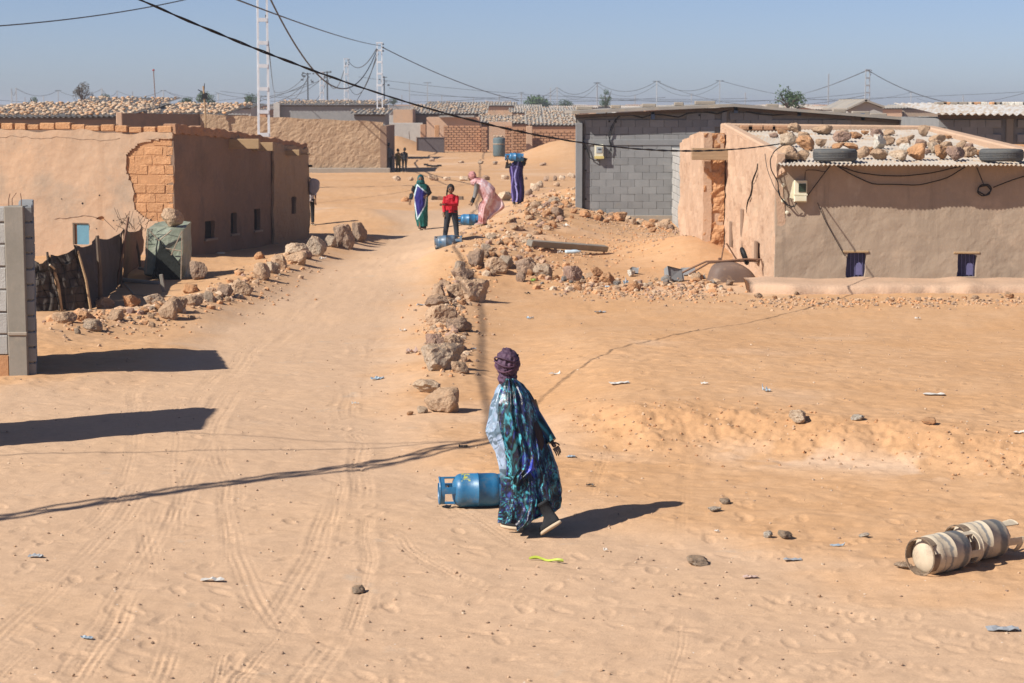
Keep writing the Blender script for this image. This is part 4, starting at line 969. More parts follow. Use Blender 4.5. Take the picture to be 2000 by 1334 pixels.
# grey block garden wall, peach house, brick fences
DY = 171.0
def simple_wall(name, px0, px1, pt, pb, y, m, label, th=.3, group=None, hb=None):
    xa, xb = at(px0, 240, y).x, at(px1, 240, y).x; zt = zat(pt, y)
    o = MB().box((0,0,0), (xb-xa, th, zt+.4)).build(name, M[m], None, bevel=.03); o.location = ((xa+xb)/2, y, (zt-.4)/2)
    return tag(o, label, 'wall', group)
simple_wall('garden_wall', 750, 826, 240, 262, 182, 'block_pale', 'pale grey block wall behind the sandy hump')
t, c = house(833, 936, 229, 179, 'peach plastered house behind the red brick yard wall', 'plaster_pink', None, 7, .1)
c(MB().box((at(892, 240, 179).x, 181, zat(229,179)+.06), (2.9, 5, .12)).build('roof', M['fibre']))
def brick_wall(px0, px1, pt, y, label, depth=.35, real=False, m='adobe_red'):
    xa, xb = at(px0, 240, y).x, at(px1, 240, y).x; zt = zat(pt, y)
    t = thing('brick_wall', label, 'wall', ((xa+xb)/2, y, 0)); inv = Matrix.Translation(-Vector(t.location))
    def c(o): o.parent = t; o.matrix_parent_inverse = inv; return o
    c(MB().box(((xa+xb)/2, y+depth/2+.03, (zt-.4)/2), (xb-xa-.04, depth, zt+.36)).build('wall_core', M['adobe_red']))
    mb = MB(); r = 0; z = 0
    while z < zt-.1:
        x = xa-(.2 if r % 2 else 0)
        while x < xb:
            a, b_ = max(x, xa), min(x+.40, xb)
            if b_-a > .08: mb.box(((a+b_)/2, y+random.uniform(-.02,.02), z+.09), (b_-a-.035, .14, .15))
            x += .42
        z += .19; r += 1
    o = c(mb.build('bricks', M[m])); o['kind'] = 'stuff'
    return t, c
brick_wall(866, 940, 246, 172, 'red mud brick yard wall right of the dark metal panel')
brick_wall(940, 952, 248, 171, 'brick door pier at the right end of the red yard wall', 1.0)
brick_wall(986, 1000, 247, 151, 'coursed brick pier beside the blue grey tank', .6)
brick_wall(1000, 1030, 247, 153, 'brick yard wall between the pier and the plastered post', .4)
simple_wall('gate_post', 1028, 1040, 246, 300, 152.5, 'plaster_pink', 'tan plastered post standing in the brick wall line')
brick_wall(1039, 1135, 252, 154, 'red brick wall behind the sand dune at right')
simple_wall('broken_wall', 849, 858, 244, 270, 168, 'adobe', 'thin broken orange wall stump standing above the metal panel')
simple_wall('broken_wall', 821, 832, 243, 266, 169, 'adobe_red', 'squat broken wall stump left above the metal panel')
house(955, 1000, 238, 176, 'plastered doorway wall of the yard behind the blue grey tank', 'plaster_pink', None, 4)
house(940, 1050, 240, 186, 'rubble roofed mud house behind the brick pier', 'plaster', 'fibre', 9, .6, 4)
house(1035, 1128, 244, 176, 'rubble roofed mud house behind the red wall by the dune', 'adobe_red', 'fibre', 12, 1.0, 4)
house(1000, 1125, 220, 240, 'brown house with dark roof edge left of the grey block building', 'plaster', 'fibre', 9, .5, 1.0)
xa, xb = at(814, 240, 167).x, at(868, 240, 167).x; zt_ = zat(268,167)
PN = thing('metal_panel', 'dark grey steel gate panel standing on the sand before the red yard wall', 'panel', ((xa+xb)/2, 167, 0)); inv = Matrix.Translation(-Vector(PN.location))
def c(o): o.parent = PN; o.matrix_parent_inverse = inv; return o
M['panel'] = plain('dark_grey_sheet', (.105,.085,.085), .7)
c(MB().box(((xa+xb)/2, 167, zt_/2-.05), (xb-xa, .06, zt_+.05)).build('sheet', M['panel']))
c(MB().box(((xa+xb)/2, 166.94, zt_-.03), (xb-xa, .05, .06)).build('rim', M['panel'])); c(MB().box(((xa+xb)/2, 166.94, .06), (xb-xa, .05, .06)).build('rim', M['panel']))
for x in (xa, xb): c(MB().box((x, 166.94, zt_/2), (.06, .05, zt_+.1)).build('post', M['rust']))
p = flat(975, 306); tk = thing('water_tank', 'rounded blue grey metal tank standing by the brick pier', 'tank', tuple(p)); c = adopt(tk)
M['tankm'] = mat('blue_grey_tank', (.11,.15,.16), (.09,.125,.135), 2, (.2,.16,.12), 4, .6,.75, rough=.6)
c(MB().lathe([(0,0),(.40,0),(.45,.1),(.45,1.25),(.40,1.36),(0,1.40)], 24, Matrix.Translation(p+Vector((0,.4,0)))).build('body', M['tankm'], None, True))
c(MB().lathe([(.455,.86),(.47,.88),(.47,.92),(.455,.94)], 24, Matrix.Translation(p+Vector((0,.4,0)))).build('band', M['plaster_dark']))
roof_stones('tank_stones', (p.x-.35, p.y+.1, 1.4), (1,0,0), (0,1,0), .7, .6, 30, .18, ['grey'], tk)
for px_, py_, lb in ((754,292,'bare stick post standing beside the sandy hump'),(799,292,'thin stick post between the hump and the metal panel')):
    q = flat(px_, py_); tag(MB().tube([q+Vector((0,0,-.2)), q+Vector((.05,0,.8)), q+Vector((0,0,1.5))], .03, 5).build('stick_post', M['dark_wood']), lb, 'post')
# ================================================================ skyline filler houses
LAND = [(40,'the far left stone roof'),(110,'the left end of the ribbed roof'),(165,'the brown tree'),(235,'the ribbed roof'),(303,'the thin red tipped rod'),(360,'the low green treetop'),(402,'the rusty brown pole'),(460,'the white sheet roof'),(515,'the tallest pylon'),(575,'the left end of the long grey house'),(629,'the tangle of wires'),(677,'the pale ladder pylon'),(742,'the second pylon'),(790,'the mud gable end'),(840,'the peach house'),(900,'the middle of the stone laden roof'),(960,'the yard doorway'),(1010,'the brick pier'),(1060,'the wide green tree'),(1110,'the sand dune'),
 (1150,'the left end of the grey building roof'),(1183,'the narrow upright tree'),(1240,'the first crossarm pole'),(1285,'the second crossarm pole'),(1340,'the stretch between crossarm poles'),(1405,'the third crossarm pole'),(1440,'the roof peak of the grey building'),(1490,'the stretch right of the roof peak'),(1540,'the bright green bushy tree'),(1617,'the bare tall pole'),(1693,'the right skyline pylon'),(1760,'the pale gable roof'),(1830,'the left end of the wavy roof'),(1900,'the middle of the wavy roof'),(1970,'the right end of the wavy roof')]
def near_land(px): return min(LAND, key=lambda q: abs(q[0]-px))[1]
rnd = random.Random(21); _seen = set()
def uniq(l):
    for ad in ('', 'lower ', 'wider '):
        if ad+l not in _seen: _seen.add(ad+l); return (ad+l).replace('the stretch', 'stretch')
    return l
walls_ = ['plaster','plaster_pink','adobe_red','block','block_pale','plaster_dark','adobe']
skl = {'plaster':'tan','plaster_pink':'pinkish','adobe_red':'reddish','block':'grey block','block_pale':'pale grey','plaster_dark':'brown','adobe':'orange'}
px_ = -60
rowsF = [(255, 213, 4), (330, 210, 3), (430, 207.5, 3)]
for (yy, tp, jit) in rowsF:
    px_ = -70+rnd.uniform(0, 40)
    while px_ < 2080:
        w_ = rnd.uniform(45, 120)*(255/yy)**.5; wl = rnd.choice(walls_); st = rnd.choice([0, 0, .7])
        vis = not (430 < px_ < 530)
        side = 'left' if px_ < 540 else 'middle' if px_ < 1130 else 'right'
        dist_ = {255:'nearer', 330:'second', 430:'farthest'}[yy]
        house(px_, px_+w_, tp+rnd.uniform(-jit*.6, jit*.8), yy+rnd.uniform(-15, 15), uniq('%s house in %s skyline row behind %s' % (skl[wl], dist_, near_land(px_+w_/2))), wl, rnd.choice(['fibre','fibre','tin']), rnd.uniform(7, 12), rnd.uniform(.1, .4), st*.5, name='distant_house')
        px_ += w_*rnd.uniform(.95, 1.5)
far_n = 0
for yy, tp in ((560, 206.5), (760, 206)):
    px_ = -80
    while px_ < 2080:
        w_ = rnd.uniform(30, 80); wl = rnd.choice(walls_)
        t, c = house(px_, px_+w_, tp+rnd.uniform(-2.2, 1.6), yy+rnd.uniform(-40, 40), ('tiny %s house in %s horizon row behind %s' % (skl[wl], 'nearer' if yy == 560 else 'last', near_land(px_+w_/2))).replace('the stretch', 'stretch').replace('grey block', 'grey').replace('between crossarm poles', 'past crossarm poles').replace('pale grey', 'pale').replace('the left end of', 'left of').replace('the right end of', 'right of'), wl, None, 14, 0, 0, name='distant_house'); t['group'] = 'tiny houses along the horizon'
        px_ += w_*rnd.uniform(.9, 1.3)
# ================================================================ pylons, poles, cables
def pylon(px, y, top, wdt, label, m='galv', parts=False, base=0.0, name='lattice_pylon', step=1.0, rz=.25, group=None):
    """two channel legs joined by batten plates"""
    x = at(px, 240, y).x; t = thing(name, label, 'pylon', (x, y, 0), rz, group)
    for s in (-1, 1):
        mb = MB(); tw = wdt*.42
        mb.hexa([Vector((s*wdt/2-.05, -.09, -.3)), Vector((s*wdt/2+.05, -.09, -.3)), Vector((s*wdt/2+.05, .09, -.3)), Vector((s*wdt/2-.05, .09, -.3)),
                 Vector((s*tw-.04, -.08, top)), Vector((s*tw+.04, -.08, top)), Vector((s*tw+.04, .08, top)), Vector((s*tw-.04, .08, top))])
        mb.build('leg', M[m], t)
    z = .4; mbj = MB()
    while z < top:
        b_ = MB() if parts else mbj
        b_.box((0, -.095, z), (wdt*.92, .02, .16 if parts else .2)); b_.box((0, .095, z), (wdt*.92, .02, .16 if parts else .2))
        if parts: b_.build('batten', M[m], t)
        z += step
    if not parts: o = mbj.build('battens', M[m], t); o['kind'] = 'stuff'
    MB().box((0,0,top+.05), (wdt*1.2, .25, .10)).build('head_plate', M[m], t)
    mb = MB()
    for k in range(3): mb.lathe([(0,0),(.05,0),(.07,.05),(.05,.09),(.07,.13),(0,.16)], 8, Matrix.Translation((wdt*.7, (k-1)*.12, top-.15-.28*k)))
    mb.build('insulators', M['cable_grey'], t)
    return Vector((x, y, top))
P1 = pylon(515, 95, 9.2, .47, 'tallest grey steel ladder pylon rising behind the left adobe house', parts=True, rz=.18)
P2_ = pylon(742, 188, 9.0, .47, 'second grey steel ladder pylon standing at the right end of the tan wall', parts=True, rz=.1)
P3 = pylon(677, 262, 9.2, .5, 'pale ladder pylon standing between the two large ones, farther away')
P4 = pylon(629, 300, 8.2, .5, 'ladder pylon in the tangle of wires left of the pale one')
P5 = pylon(1693, 300, 8.5, .7, 'ladder pylon on the skyline above the right building', 'galv_far')
poles = [(24,173,'s'),(33,172,'s'),(115,176,'t'),(200,173,'s'),(230,177,'s'),(260,179,'s'),(320,176,'t'),(427,182,'s'),(602,143,'h'),(640,140,'h'),(537,177,'s'),(800,160,'s'),(751,150,'h'),(835,161,'t'),(863,186,'s'),
   (925,190,'s'),(1018,180,'t'),(1038,186,'s'),(1075,172,'s'),(1088,170,'s'),(1166,161,'t'),(1282,158,'t'),(1405,157,'t'),(1455,181,'s'),(1617,145,'s'),(1778,180,'t'),(975,184,'s'),(785,186,'s'),(1240,186,'s'),(1350,183,'t'),(50,190,'s'),(86,188,'s'),(1545,188,'s'),(1880,186,'s')]
wh = {True:'left', False:'right'}
PT = {}
for i, (px_, tp, ty_) in enumerate(poles):
    top = 8.6 if tp < 170 else 7.6; y = (top-H)*F/(205-tp+.01); y = min(y, 900); top = H+(205-tp)/F*y
    x = at(px_, 240, y).x; hw = .09*max(1, y/420)
    near_ = min(poles, key=lambda q: abs(q[0]-px_) if q[0] != px_ else 1e9)
    lb = {'s':'plain thin utility pole', 't':'utility pole with a crossarm', 'h':'dark pole crowded with brackets'}[ty_]
    lb += ' by '+near_land(px_)+(', tallest' if tp < 150 else ', middling' if tp < 172 else ', low')
    t = thing('utility_pole', lb, 'pole', (x, y, 0), random.uniform(-.3,.3), 'utility poles on the skyline')
    MB().box((0,0,top/2-.2), (hw*2, hw*2, top+.4)).build('post', M['galv_far'] if ty_ != 'h' else M['cable_grey'], t)
    if ty_ in 'th':
        mb = MB().box((0,0,top-.15), (1.6 if ty_ == 't' else 1.0, .12, .12))
        if ty_ == 'h':
            for k in range(9): mb.box((random.uniform(-.9,.9), 0, top-random.uniform(0, 1.6)), (random.uniform(.1,.5), .1, random.uniform(.1,.3)))
        mb.build('crossarm', M['cable_grey'], t)
    PT[px_] = Vector((x, y, top-.1))
# near thin masts on the left
def mast(px, ptop, y, label, kind):
    x = at(px, 240, y).x; z = zat(ptop, y); t = thing('antenna_mast', label, 'mast', (x, y, 0))
    MB().tube([(0,0,1.5),(.05,0,(1.5+z)/2),(-.05,0,z)], .035 if kind else .05, 6).build('pole', M['rust'] if kind else M['wood'], t)
    if kind: MB().lathe([(0,0),(.09,.04),(.09,.12),(0,.18)], 8, Matrix.Translation((-.05,0,z-.05))).build('tip_lamp', mat('faded_red', (.3,.06,.05), (.25,.05,.04), 5), t)
    else:
        mb = MB().box((.02,0,z-.55), (.28,.14,.28)); mb.tube([(-.35,0,z-.2),(.2,.1,z-.45)], .025, 4); mb.tube([(0,0,z-.2),(.02,0,z+.15)], .02, 4); mb.build('bracket', M['black'], t)
mast(303, 138, 165, 'thin leaning rod with red tip behind the ribbed roof at left', True)
mast(400, 168, 118, 'rusty brown pole with black bracket above the brown compound wall', False)
def catenary(a, b, sag, n=40):
    a = Vector(a); b = Vector(b); return [a.lerp(b, i/n)-Vector((0,0,4*sag*(i/n)*(1-i/n))) for i in range(n+1)]
def cable(pts, r, label, m='black', name='power_cable', group=None, n=6):
    return tag(MB().tube(pts, r, n).build(name, M[m]), label, 'cable', group)
def bundle(pts, r, rad, pitch, label, m='black', strands=3, name='cable_bundle', sub=6):
    t = thing(name, label, 'cable', tuple(pts[0])); P = []
    for i in range(len(pts)-1):
        for k in range(sub): P.append(pts[i].lerp(pts[i+1], k/sub))
    P.append(pts[-1]); L = 0
    for s in range(strands):
        out = []; L = 0
        for i, p in enumerate(P):
            if i: L += (P[i]-P[i-1]).length
            tdir = (P[min(i+1, len(P)-1)]-P[max(i-1, 0)]).normalized(); u = tdir.cross(Vector((0,0,1))).normalized(); v = u.cross(tdir)
            a = 2*math.pi*(L/pitch+s/strands); rr = rad*(1+.5*math.sin(L*.9+s))
            out.append(p+(u*math.cos(a)+v*math.sin(a))*rr-pts[0])
        MB().tube(out, r, 5).build('strand', M[m], t)
    return t
J = Vector((-.25, 23.6, 0))+SUN*6.4
hutA = at(1522, 281, HY-.1)
bundle(catenary(J, hutA, 1.15, 34), .010, .007, 1.1, 'thick black twisted cable sagging across the sky down to the hut corner', strands=2, sub=5)
cable(catenary(J, P2_+Vector((.1,0,-.2)), .35, 50), .024, 'grey cable climbing from the top of the picture to the second pylon', 'cable_grey')
W1 = Vector((-30, 4.5, 7.5))
bb = catenary(J, Vector((-24, 2.2, 7.4)), 1.5, 40)
bundle(bb, .034, .12, 3.8, 'thick twisted cable bundle overhead whose shadow waves across the foreground road', strands=4, sub=5)
cable(catenary(J, Vector((-20, 18.2, 5.8)), .35, 30), .016, 'single overhead service wire left of the frame casting a thin road shadow')
cable(catenary(J+Vector((0,0,-.2)), Vector((-22, 24.2, 6.2)), .4, 30), .010, 'thin overhead service wire left of the frame')
cable(catenary(P1+Vector((.1,0,-.35)), P2_+Vector((-.2,0,-.5)), 3.9, 50), .045, 'heavy sagging cable between the tall pylon and the second pylon', 'cable_grey')
cable(catenary(P2_+Vector((.2,0,-.3)), at(1012, 196, 260), .5, 30), .04, 'grey cable falling from the second pylon to the rooftops on its right', 'cable_grey')
cable(catenary(P1+Vector((-.2,0,-.1)), Vector((-22, 42, 5.6)), 1.2, 40), .022, 'thin grey wire crossing the top left corner of the sky', 'cable_grey')
q = at(63, 91, 60)
cable(catenary(P2_+Vector((-.2,0,-.35)), P3+Vector((.2,0,-.1)), 1.3, 24), .04, 'short wire from the second pylon to the pale pylon', 'cable_grey')
cable(catenary(P2_+Vector((-.2,0,-.8)), P3+Vector((0,0,-2.5)), 2.6, 24), .035, 'slack wire looping below the second pylon head', 'cable_grey')
cable(catenary(P2_+Vector((-.1,0,-.9)), at(672,222,230), .9, 24), .03, 'wire dropping steeply from the second pylon to the grey house roof', 'cable_grey')
cable(catenary(P3+Vector((0,0,-.4)), PT[640]+Vector((0,0,-1)), 2.2, 24), .045, 'looping wire left of the pale pylon', 'cable_grey')
cable(catenary(P1+Vector((.15,0,-1.6)), PT[537], 1.4, 24), .03, 'thin wire running down beside the tall pylon', 'cable_grey')
for k in range(7):
    a = PT[[602,640,602,640,602,640,602][k]]+Vector((0,0,-.25*k)); cable(catenary(a, at([535,545,560,420,500,580,330][k], [180,186,190,180,184,192,182][k], 420), 1.0+.3*k, 16), .04, 'one of the wires fanning left from the bracket poles', 'cable_grey', group='wires fanning from the bracket poles')
chain = [1018,1088,1166,1282,1405]
for a, b_ in zip(chain[:-1], chain[1:]):
    cable(catenary(PT[a], PT[b_], 2.0, 16), .05, 'wire strung between skyline poles behind the grey block building', 'cable_grey', group='wires strung between skyline poles')
    cable(catenary(PT[a]+Vector((0,0,-.6)), PT[b_]+Vector((0,0,-.6)), 2.4, 16), .035, 'wire strung between skyline poles behind the grey block building', 'cable_grey', group='wires strung between skyline poles')
cable(catenary(PT[1405], PT[1778], 3.2, 20), .04, 'long low wire on the skyline right of the crossarm poles', 'cable_grey')
cable(catenary(PT[1282], P5+Vector((0,0,-3.4)), 3.0, 20), .035, 'faint long wire across the right skyline', 'cable_grey')
cable(catenary(P5, PT[1545]+Vector((-3,0,.6)), 1.2, 16), .06, 'wire falling left from the right skyline pylon', 'cable_grey')
cable(catenary(P5, at(2300, 95, 230), 5.6, 24), .055, 'wire sagging right from the right skyline pylon out of view', 'cable_grey')
cable(catenary(at(1790,192,500), at(2300,60,200), 3.5, 24), .03, 'faint wire rising to the top right', 'cable_grey')
chl = [24,33,115,200,230,320,427]
for k, (a, b_) in enumerate(zip(chl[:-1], chl[1:])):
    cable(catenary(PT[a], PT[b_], 1.6, 12), .05, 'wire strung between the far left skyline poles', 'cable_grey', group='wires over the far left roofs')
for (xa_, ya_, xb_, yb_) in ((-60,190,520,187),(430,178,1010,188),(760,172,1300,190),(700,150,1460,192),(1100,186,1700,180),(800,185,2060,176)):
    cable(catenary(at(xa_,ya_,520), at(xb_,yb_,520), 2.0, 24), .05, 'faint far wire along the horizon', 'cable_grey', group='faint wires along the horizon')
# ================================================================ trees on the skyline
def tree(px, pb, w_, h_, y, label, m='leaf', dens=1.0, airy=0):
    s = y/F*1.45; Wd, Ht = w_*s, h_*s; x = at(px, 240, y).x; zb = zat(pb, y)-.4; t = thing('tree', label, 'tree', (x, y, 0))
    tr = MB(); tr.tube([(0,0,-.2),(.1,0,zb*.5),(0,0,zb+Ht*.35)], [.22,.17,.1], 7)
    for k in range(7):
        a = random.uniform(0, 6.28); tr.tube([(0,0,zb+Ht*.1*random.random()),(math.cos(a)*Wd*.2, math.sin(a)*Wd*.2, zb+Ht*.4),(math.cos(a)*Wd*.38, math.sin(a)*Wd*.3, zb+Ht*random.uniform(.5,.9))], [.09,.06,.02], 5)
    tr.build('trunk', M['bark'], t)
    mb = MB(); cl = [(random.uniform(-.36,.36)*Wd, random.uniform(-.3,.3)*Wd, zb+Ht*random.uniform(.18,.85), random.uniform(.12,.26)) for _ in range(16)]
    for c_ in cl:
        lim = 1-abs(c_[2]-zb-Ht*.4)/Ht*.9
        for _ in range(int(75*dens)):
            d = Vector((random.gauss(0,1), random.gauss(0,1), random.gauss(0,.8))); d = d.normalized()*random.uniform(.4,1)**.5*Wd*c_[3]
            p = Vector((c_[0]*lim, c_[1]*lim, c_[2]))+d; l = Wd*random.uniform(.018,.038)
            u = Vector((random.gauss(0,1), random.gauss(0,1), random.gauss(0,1))).normalized(); v = u.orthogonal().normalized()
            mb.add([p-u*l, p+v*l*.6, p+u*l, p-v*l*.6], [(0,1,2,3)])
    mb.build('crown', M[m], t)
tree(162,193,26,28,230,'brown leafless looking round tree beside the ribbed roof at left','leaf_b')
tree(206,190,16,9,260,'small green treetop just right of the brown tree'); tree(68,200,14,14,200,'low green bush top over the far left stone roof')
tree(363,203,24,12,250,'low green treetop left of the rusty pole'); tree(402,204,30,20,250,'rounded green tree behind the rusty brown pole')
tree(492,205,28,18,240,'dark bushy tree left of the tall pylon'); tree(1045,208,44,16,420,'wide green tree between the middle roofs and grey building')
tree(1183,207,20,28,300,'narrow upright dark tree behind the grey block building','leaf',1.3); tree(1538,203,50,24,190,'bright green bushy tree above the grey building ridge at right')
tree(1105,207,26,8,420,'low treetop just left of the grey building roof end'); tree(768,200,14,8,420,'tiny dark treetop right of the second pylon')
tree(1070,210,24,10,420,'low dusty treetop left of the narrow upright tree')
# ================================================================ netting fence, crate with stone
fp = [(66,600,84),(100,612,108),(150,618,140),(188,606,118),(232,588,112),(272,548,96)]
posts = []
FN = thing('net_fence', 'sagging dark netting fence on crooked posts between the pillar and the wrapped crate', 'fence', tuple(flat(170, 600)))
inv = Matrix.Translation(-Vector(FN.location))
def c(o): o.parent = FN; o.matrix_parent_inverse = inv; return o
fb = [flat(66,607), flat(118,606), flat(178,603), flat(205,585), flat(238,552), flat(276,520)]
ft = [at(66,510,fb[0].y+.05), at(97,497,fb[1].y), at(150,478,fb[2].y), at(188,465,fb[3].y), at(240,448,fb[4].y), at(280,440,fb[5].y)]
for i in range(5):
    n = 12; vs = []; fs = []
    for a in range(n+1):
        for b_ in range(9):
            p = fb[i].lerp(fb[i+1], a/n); q = ft[i].lerp(ft[i+1], a/n); r = p.lerp(q, b_/8)
            r = r+Vector((.05*float(vn(a*.5+i*9, b_*.6, 3)), .10*float(vn(a*.6+i*5, b_*.7, 4)), (-.10*math.sin(math.pi*a/n) if b_ > 6 else 0)))
            vs.append(r)
    for a in range(n):
        for b_ in range(8): k = a*9+b_; fs.append((k, k+9, k+10, k+1))
    o = c(mesh_obj('netting', vs+[v+Vector((.01,.015,0)) for v in vs], fs+[tuple(x+len(vs) for x in reversed(f)) for f in fs], M['net' if i < 4 else 'rusttin'], None, True))
    if i < 4:
        mb = MB()
        for a in range(0, n+1, (3 if i in (0,2,3) else 2)): mb.tube([vs[a*9+b_]+Vector((0,-.012,0)) for b_ in range(9)], .005, 3, False)
        for b_ in range(0, 9, 1): mb.tube([vs[a*9+b_]+Vector((0,-.012,0)) for a in range(n+1)], .005, 3, False)
        c(mb.build('wire_mesh', M['wirem']))['kind'] = 'stuff'
for (b0, t0, r_, mm) in (((100,605),(92,492),.03,'dark_wood'),((122,606),(100,505),.035,'wood'),((180,604),(152,490),.025,'wood'),((196,598),(190,460),.045,'dark_wood'),((224,560),(251,424),.03,'rust'),((236,560),(236,455),.025,'dark_wood'),((276,530),(262,455),.03,'dark_wood')):
    a = flat(*b0); b_ = at(t0[0], t0[1], a.y+.05); c(MB().tube([a-Vector((0,0,.2)), a.lerp(b_, .5)+Vector((.02,0,0)), b_], [r_, r_, r_*.8], 6).build('post', M[mm]))
a = at(97, 517, fb[1].y-.2); b_ = flat(186, 590); cable([a, a.lerp(b_, .5), b_], .018, 'straight whitish pole slanting down from the fence top', 'sole', 'slanting_pole')
tag(bpy.data.objects['slanting_pole'], 'straight whitish pole slanting down from the fence top', 'pole')
b0 = flat(235,545); cable([b0, flat(262,575), flat(300,578), flat(335,578)], .014, 'tan rope lying on the shaded sand below the wrapped crate', 'sole', 'rope')
tag(bpy.data.objects['rope'], None, 'rope')
# crate
cy = flat(320,548).y; c0 = at(273, 240, cy).x; c1 = at(354, 240, cy).x; c2 = at(371, 240, cy+1.6).x; ztc = zat(438,cy)
CR = thing('wrapped_crate', 'big square crate wrapped in torn greenish plastic sheet with black cloth hanging', 'crate', ((c0+c1)/2, cy, 0)); c = adopt(CR)
g = [Vector((c0+.05, cy, .12)), Vector((c1-.02, cy-.05, -.05)), Vector((c2+.06, cy+1.25, -.05)), Vector((c0+.2, cy+1.3, -.1))]
tp = [Vector((c0+.12, cy+.02, ztc-.08)), Vector((c1+.02, cy-.03, ztc-.10)), Vector((c2+.02, cy+1.3, ztc-.02)), Vector((c0+.22, cy+1.35, ztc))]
o = MB().hexa(g+tp).build('sheet_wrap', M['tarp'])
bm = bmesh.new(); bm.from_mesh(o.data); bmesh.ops.subdivide_edges(bm, edges=bm.edges[:], cuts=9, use_grid_fill=True)
for v in bm.verts: v.co += Vector([.05*mnoise.fractal(v.co*1.9+Vector((k*9,0,0)), 1, 2, 3) for k in range(3)])
bm.to_mesh(o.data); bm.free(); c(o)
def fpt(u, v, d=.07): a = g[0].lerp(g[1], u); b_ = tp[0].lerp(tp[1], u); return a.lerp(b_, v)+Vector((0,-d,0))
poly = [(.22,.0),(.28,.22),(.30,.45),(.36,.62),(.38,.76),(.52,.62),(.70,.50),(.85,.40),(.99,.30),(.99,.0)]
c(mesh_obj('torn_cloth', [fpt(u, v, .13) for u, v in poly]+[fpt(u, v, .08) for u, v in poly], [tuple(range(len(poly)))[::-1]]+[(i,(i+1)%len(poly),(i+1)%len(poly)+len(poly),i+len(poly)) for i in range(len(poly))], M['tarp_dark']))
mb = MB()
for (u0,v0,u1,v1) in ((.36,.76,.05,.98),(.36,.76,.7,.98),(.7,.5,.98,.98),(.05,.05,.05,.98),(.98,.0,.98,.98),(.55,.62,.98,.6)): mb.tube([fpt(u0,v0,.14), fpt(u1,v1,.14)], .012, 5)
c(mb.build('frame', M['plaster_dark']))
q = at(331, 441, cy+.4); rock((q.x, cy+.45, ztc-.06), .50, .38, 'beige', 'pale block of stone resting on top of the wrapped crate', k=2)
prock(384, 547, 40, 38, 'dark', 'dark round boulder in the shade right of the wrapped crate', tilt=.1)
# rubbish and planks below crate
pl = MB().box((0,0,0), (1.25,.16,.06)).build('plank', M['concrete_tan'], None, bevel=.008); pl.location = flat(262,553)+Vector((0,0,.05)); pl.rotation_euler = (0,.06,-.35); tag(pl, 'grey plank lying on the sand left of the wrapped crate', 'plank')
pl = MB().box((0,0,0), (.62,.10,.05)).build('plank', M['concrete'], None, bevel=.008); pl.location = flat(298,543)+Vector((0,0,.15)); pl.rotation_euler = (0,.2,-.2); tag(pl, 'short tilted board leaning below the black torn cloth', 'plank')
pl = MB().box((0,0,0), (.07,.06,.40)).build('plank', M['concrete'], None, bevel=.008); pl.location = flat(318,570)+Vector((0,0,.15)); pl.rotation_euler = (0,-.15,0); tag(pl, 'upright little board under the wrapped crate', 'plank')
p = flat(395, 498); bk = thing('bucket', 'tan plastic tub standing in the shade of the left house', 'bucket', tuple(p))
MB().lathe([(0,0),(.15,0),(.20,.28),(.215,.29),(.20,.30),(.19,.285),(.14,.02)], 20).build('tub', M['plaster_dark'], bk, True)
tag(sack(flat(377,488)+Vector((0,.1,0)), .3,.2,'crumpled pale rag on the shaded sand beside the tub', M['sackm'], 'rag', 'rag'))
tag(sack(flat(430,497), .22,.06,'small white plastic scrap near the side wall of the left house', M['meterbox'], 'litter', 'plastic_scrap'))
# dry brush above the fence
mb = MB()
for k in range(26):
    a = at(random.uniform(225,285), random.uniform(430,455), fb[4].y+.4); mb.tube([a, a+Vector((random.uniform(-.25,.25), random.uniform(-.2,.2), random.uniform(.05,.35)))], .006, 3, False)
tag(mb.build('dry_brush', M['dark_wood']), 'tangle of dry twigs above the netting fence', 'brush')
# ================================================================ wheelbarrow
wy = flat(1425, 553).y; wc = flat(1430, 550); WB = thing('wheelbarrow', 'overturned rusty wheelbarrow lying in the rubble left of the hut', 'wheelbarrow', tuple(wc))
s = wy/F; nx, ny = 28, 10; vs = []; fs = []
for j in range(ny+1):
    t = j/ny; r = [1,.985,.96,.93,.89,.84,.76,.64,.48,.26,0][j]; z = [0,.03,.09,.16,.22,.275,.325,.36,.38,.39,.392][j]
    for i in range(nx):
        a = 2*math.pi*i/nx; sx = abs(math.cos(a))**.55*math.copysign(1, math.cos(a)); sy_ = abs(math.sin(a))**.55*math.copysign(1, math.sin(a))
        x = sx*.52*r; y = sy_*.34*r
        if x > 0: zz = z*(1-.62*(x/.52)**1.6)
        else: zz = z
        vs.append((x, y, zz+.02))
for j in range(ny):
    for i in range(nx): fs.append((j*nx+i, j*nx+(i+1)%nx, (j+1)*nx+(i+1)%nx, (j+1)*nx+i))
tray = mesh_obj('tray', vs, fs, mat('brown_tray_metal', (.17,.115,.09), (.13,.09,.07), 3, (.24,.16,.11), 6, .55,.7, rough=.6, bump=.2), WB, True); tray.rotation_euler = (R(4), 0, R(8))
MB().tube([(vs[i % nx][0], vs[i % nx][1], .02) for i in range(nx+1)], .016, 5, False).build('rim', M['rust'], tray)
hb = MB().tube([(-1.15,.15,.12),(-.85,.1,.28),(-.55,.05,.42),(-.1,.0,.44),(.3,.05,.47),(.62,.1,.46),(.66,.1,.30)], .022, 7); hb.tube([(-.85,.7,.10),(-.45,.5,.36),(.0,.45,.40),(.6,.5,.40)], .022, 7); hb.build('handle_bar', M['rust'], WB)
lg = MB().tube([(-.24,.02,.42),(-.18,.02,.78),(-.12,.04,.8),(.12,.1,.42)], .016, 6); lg.tube([(-.26,.05,.35),(-.27,.05,.50)], .03, 6); lg.build('leg', M['rust'], WB)
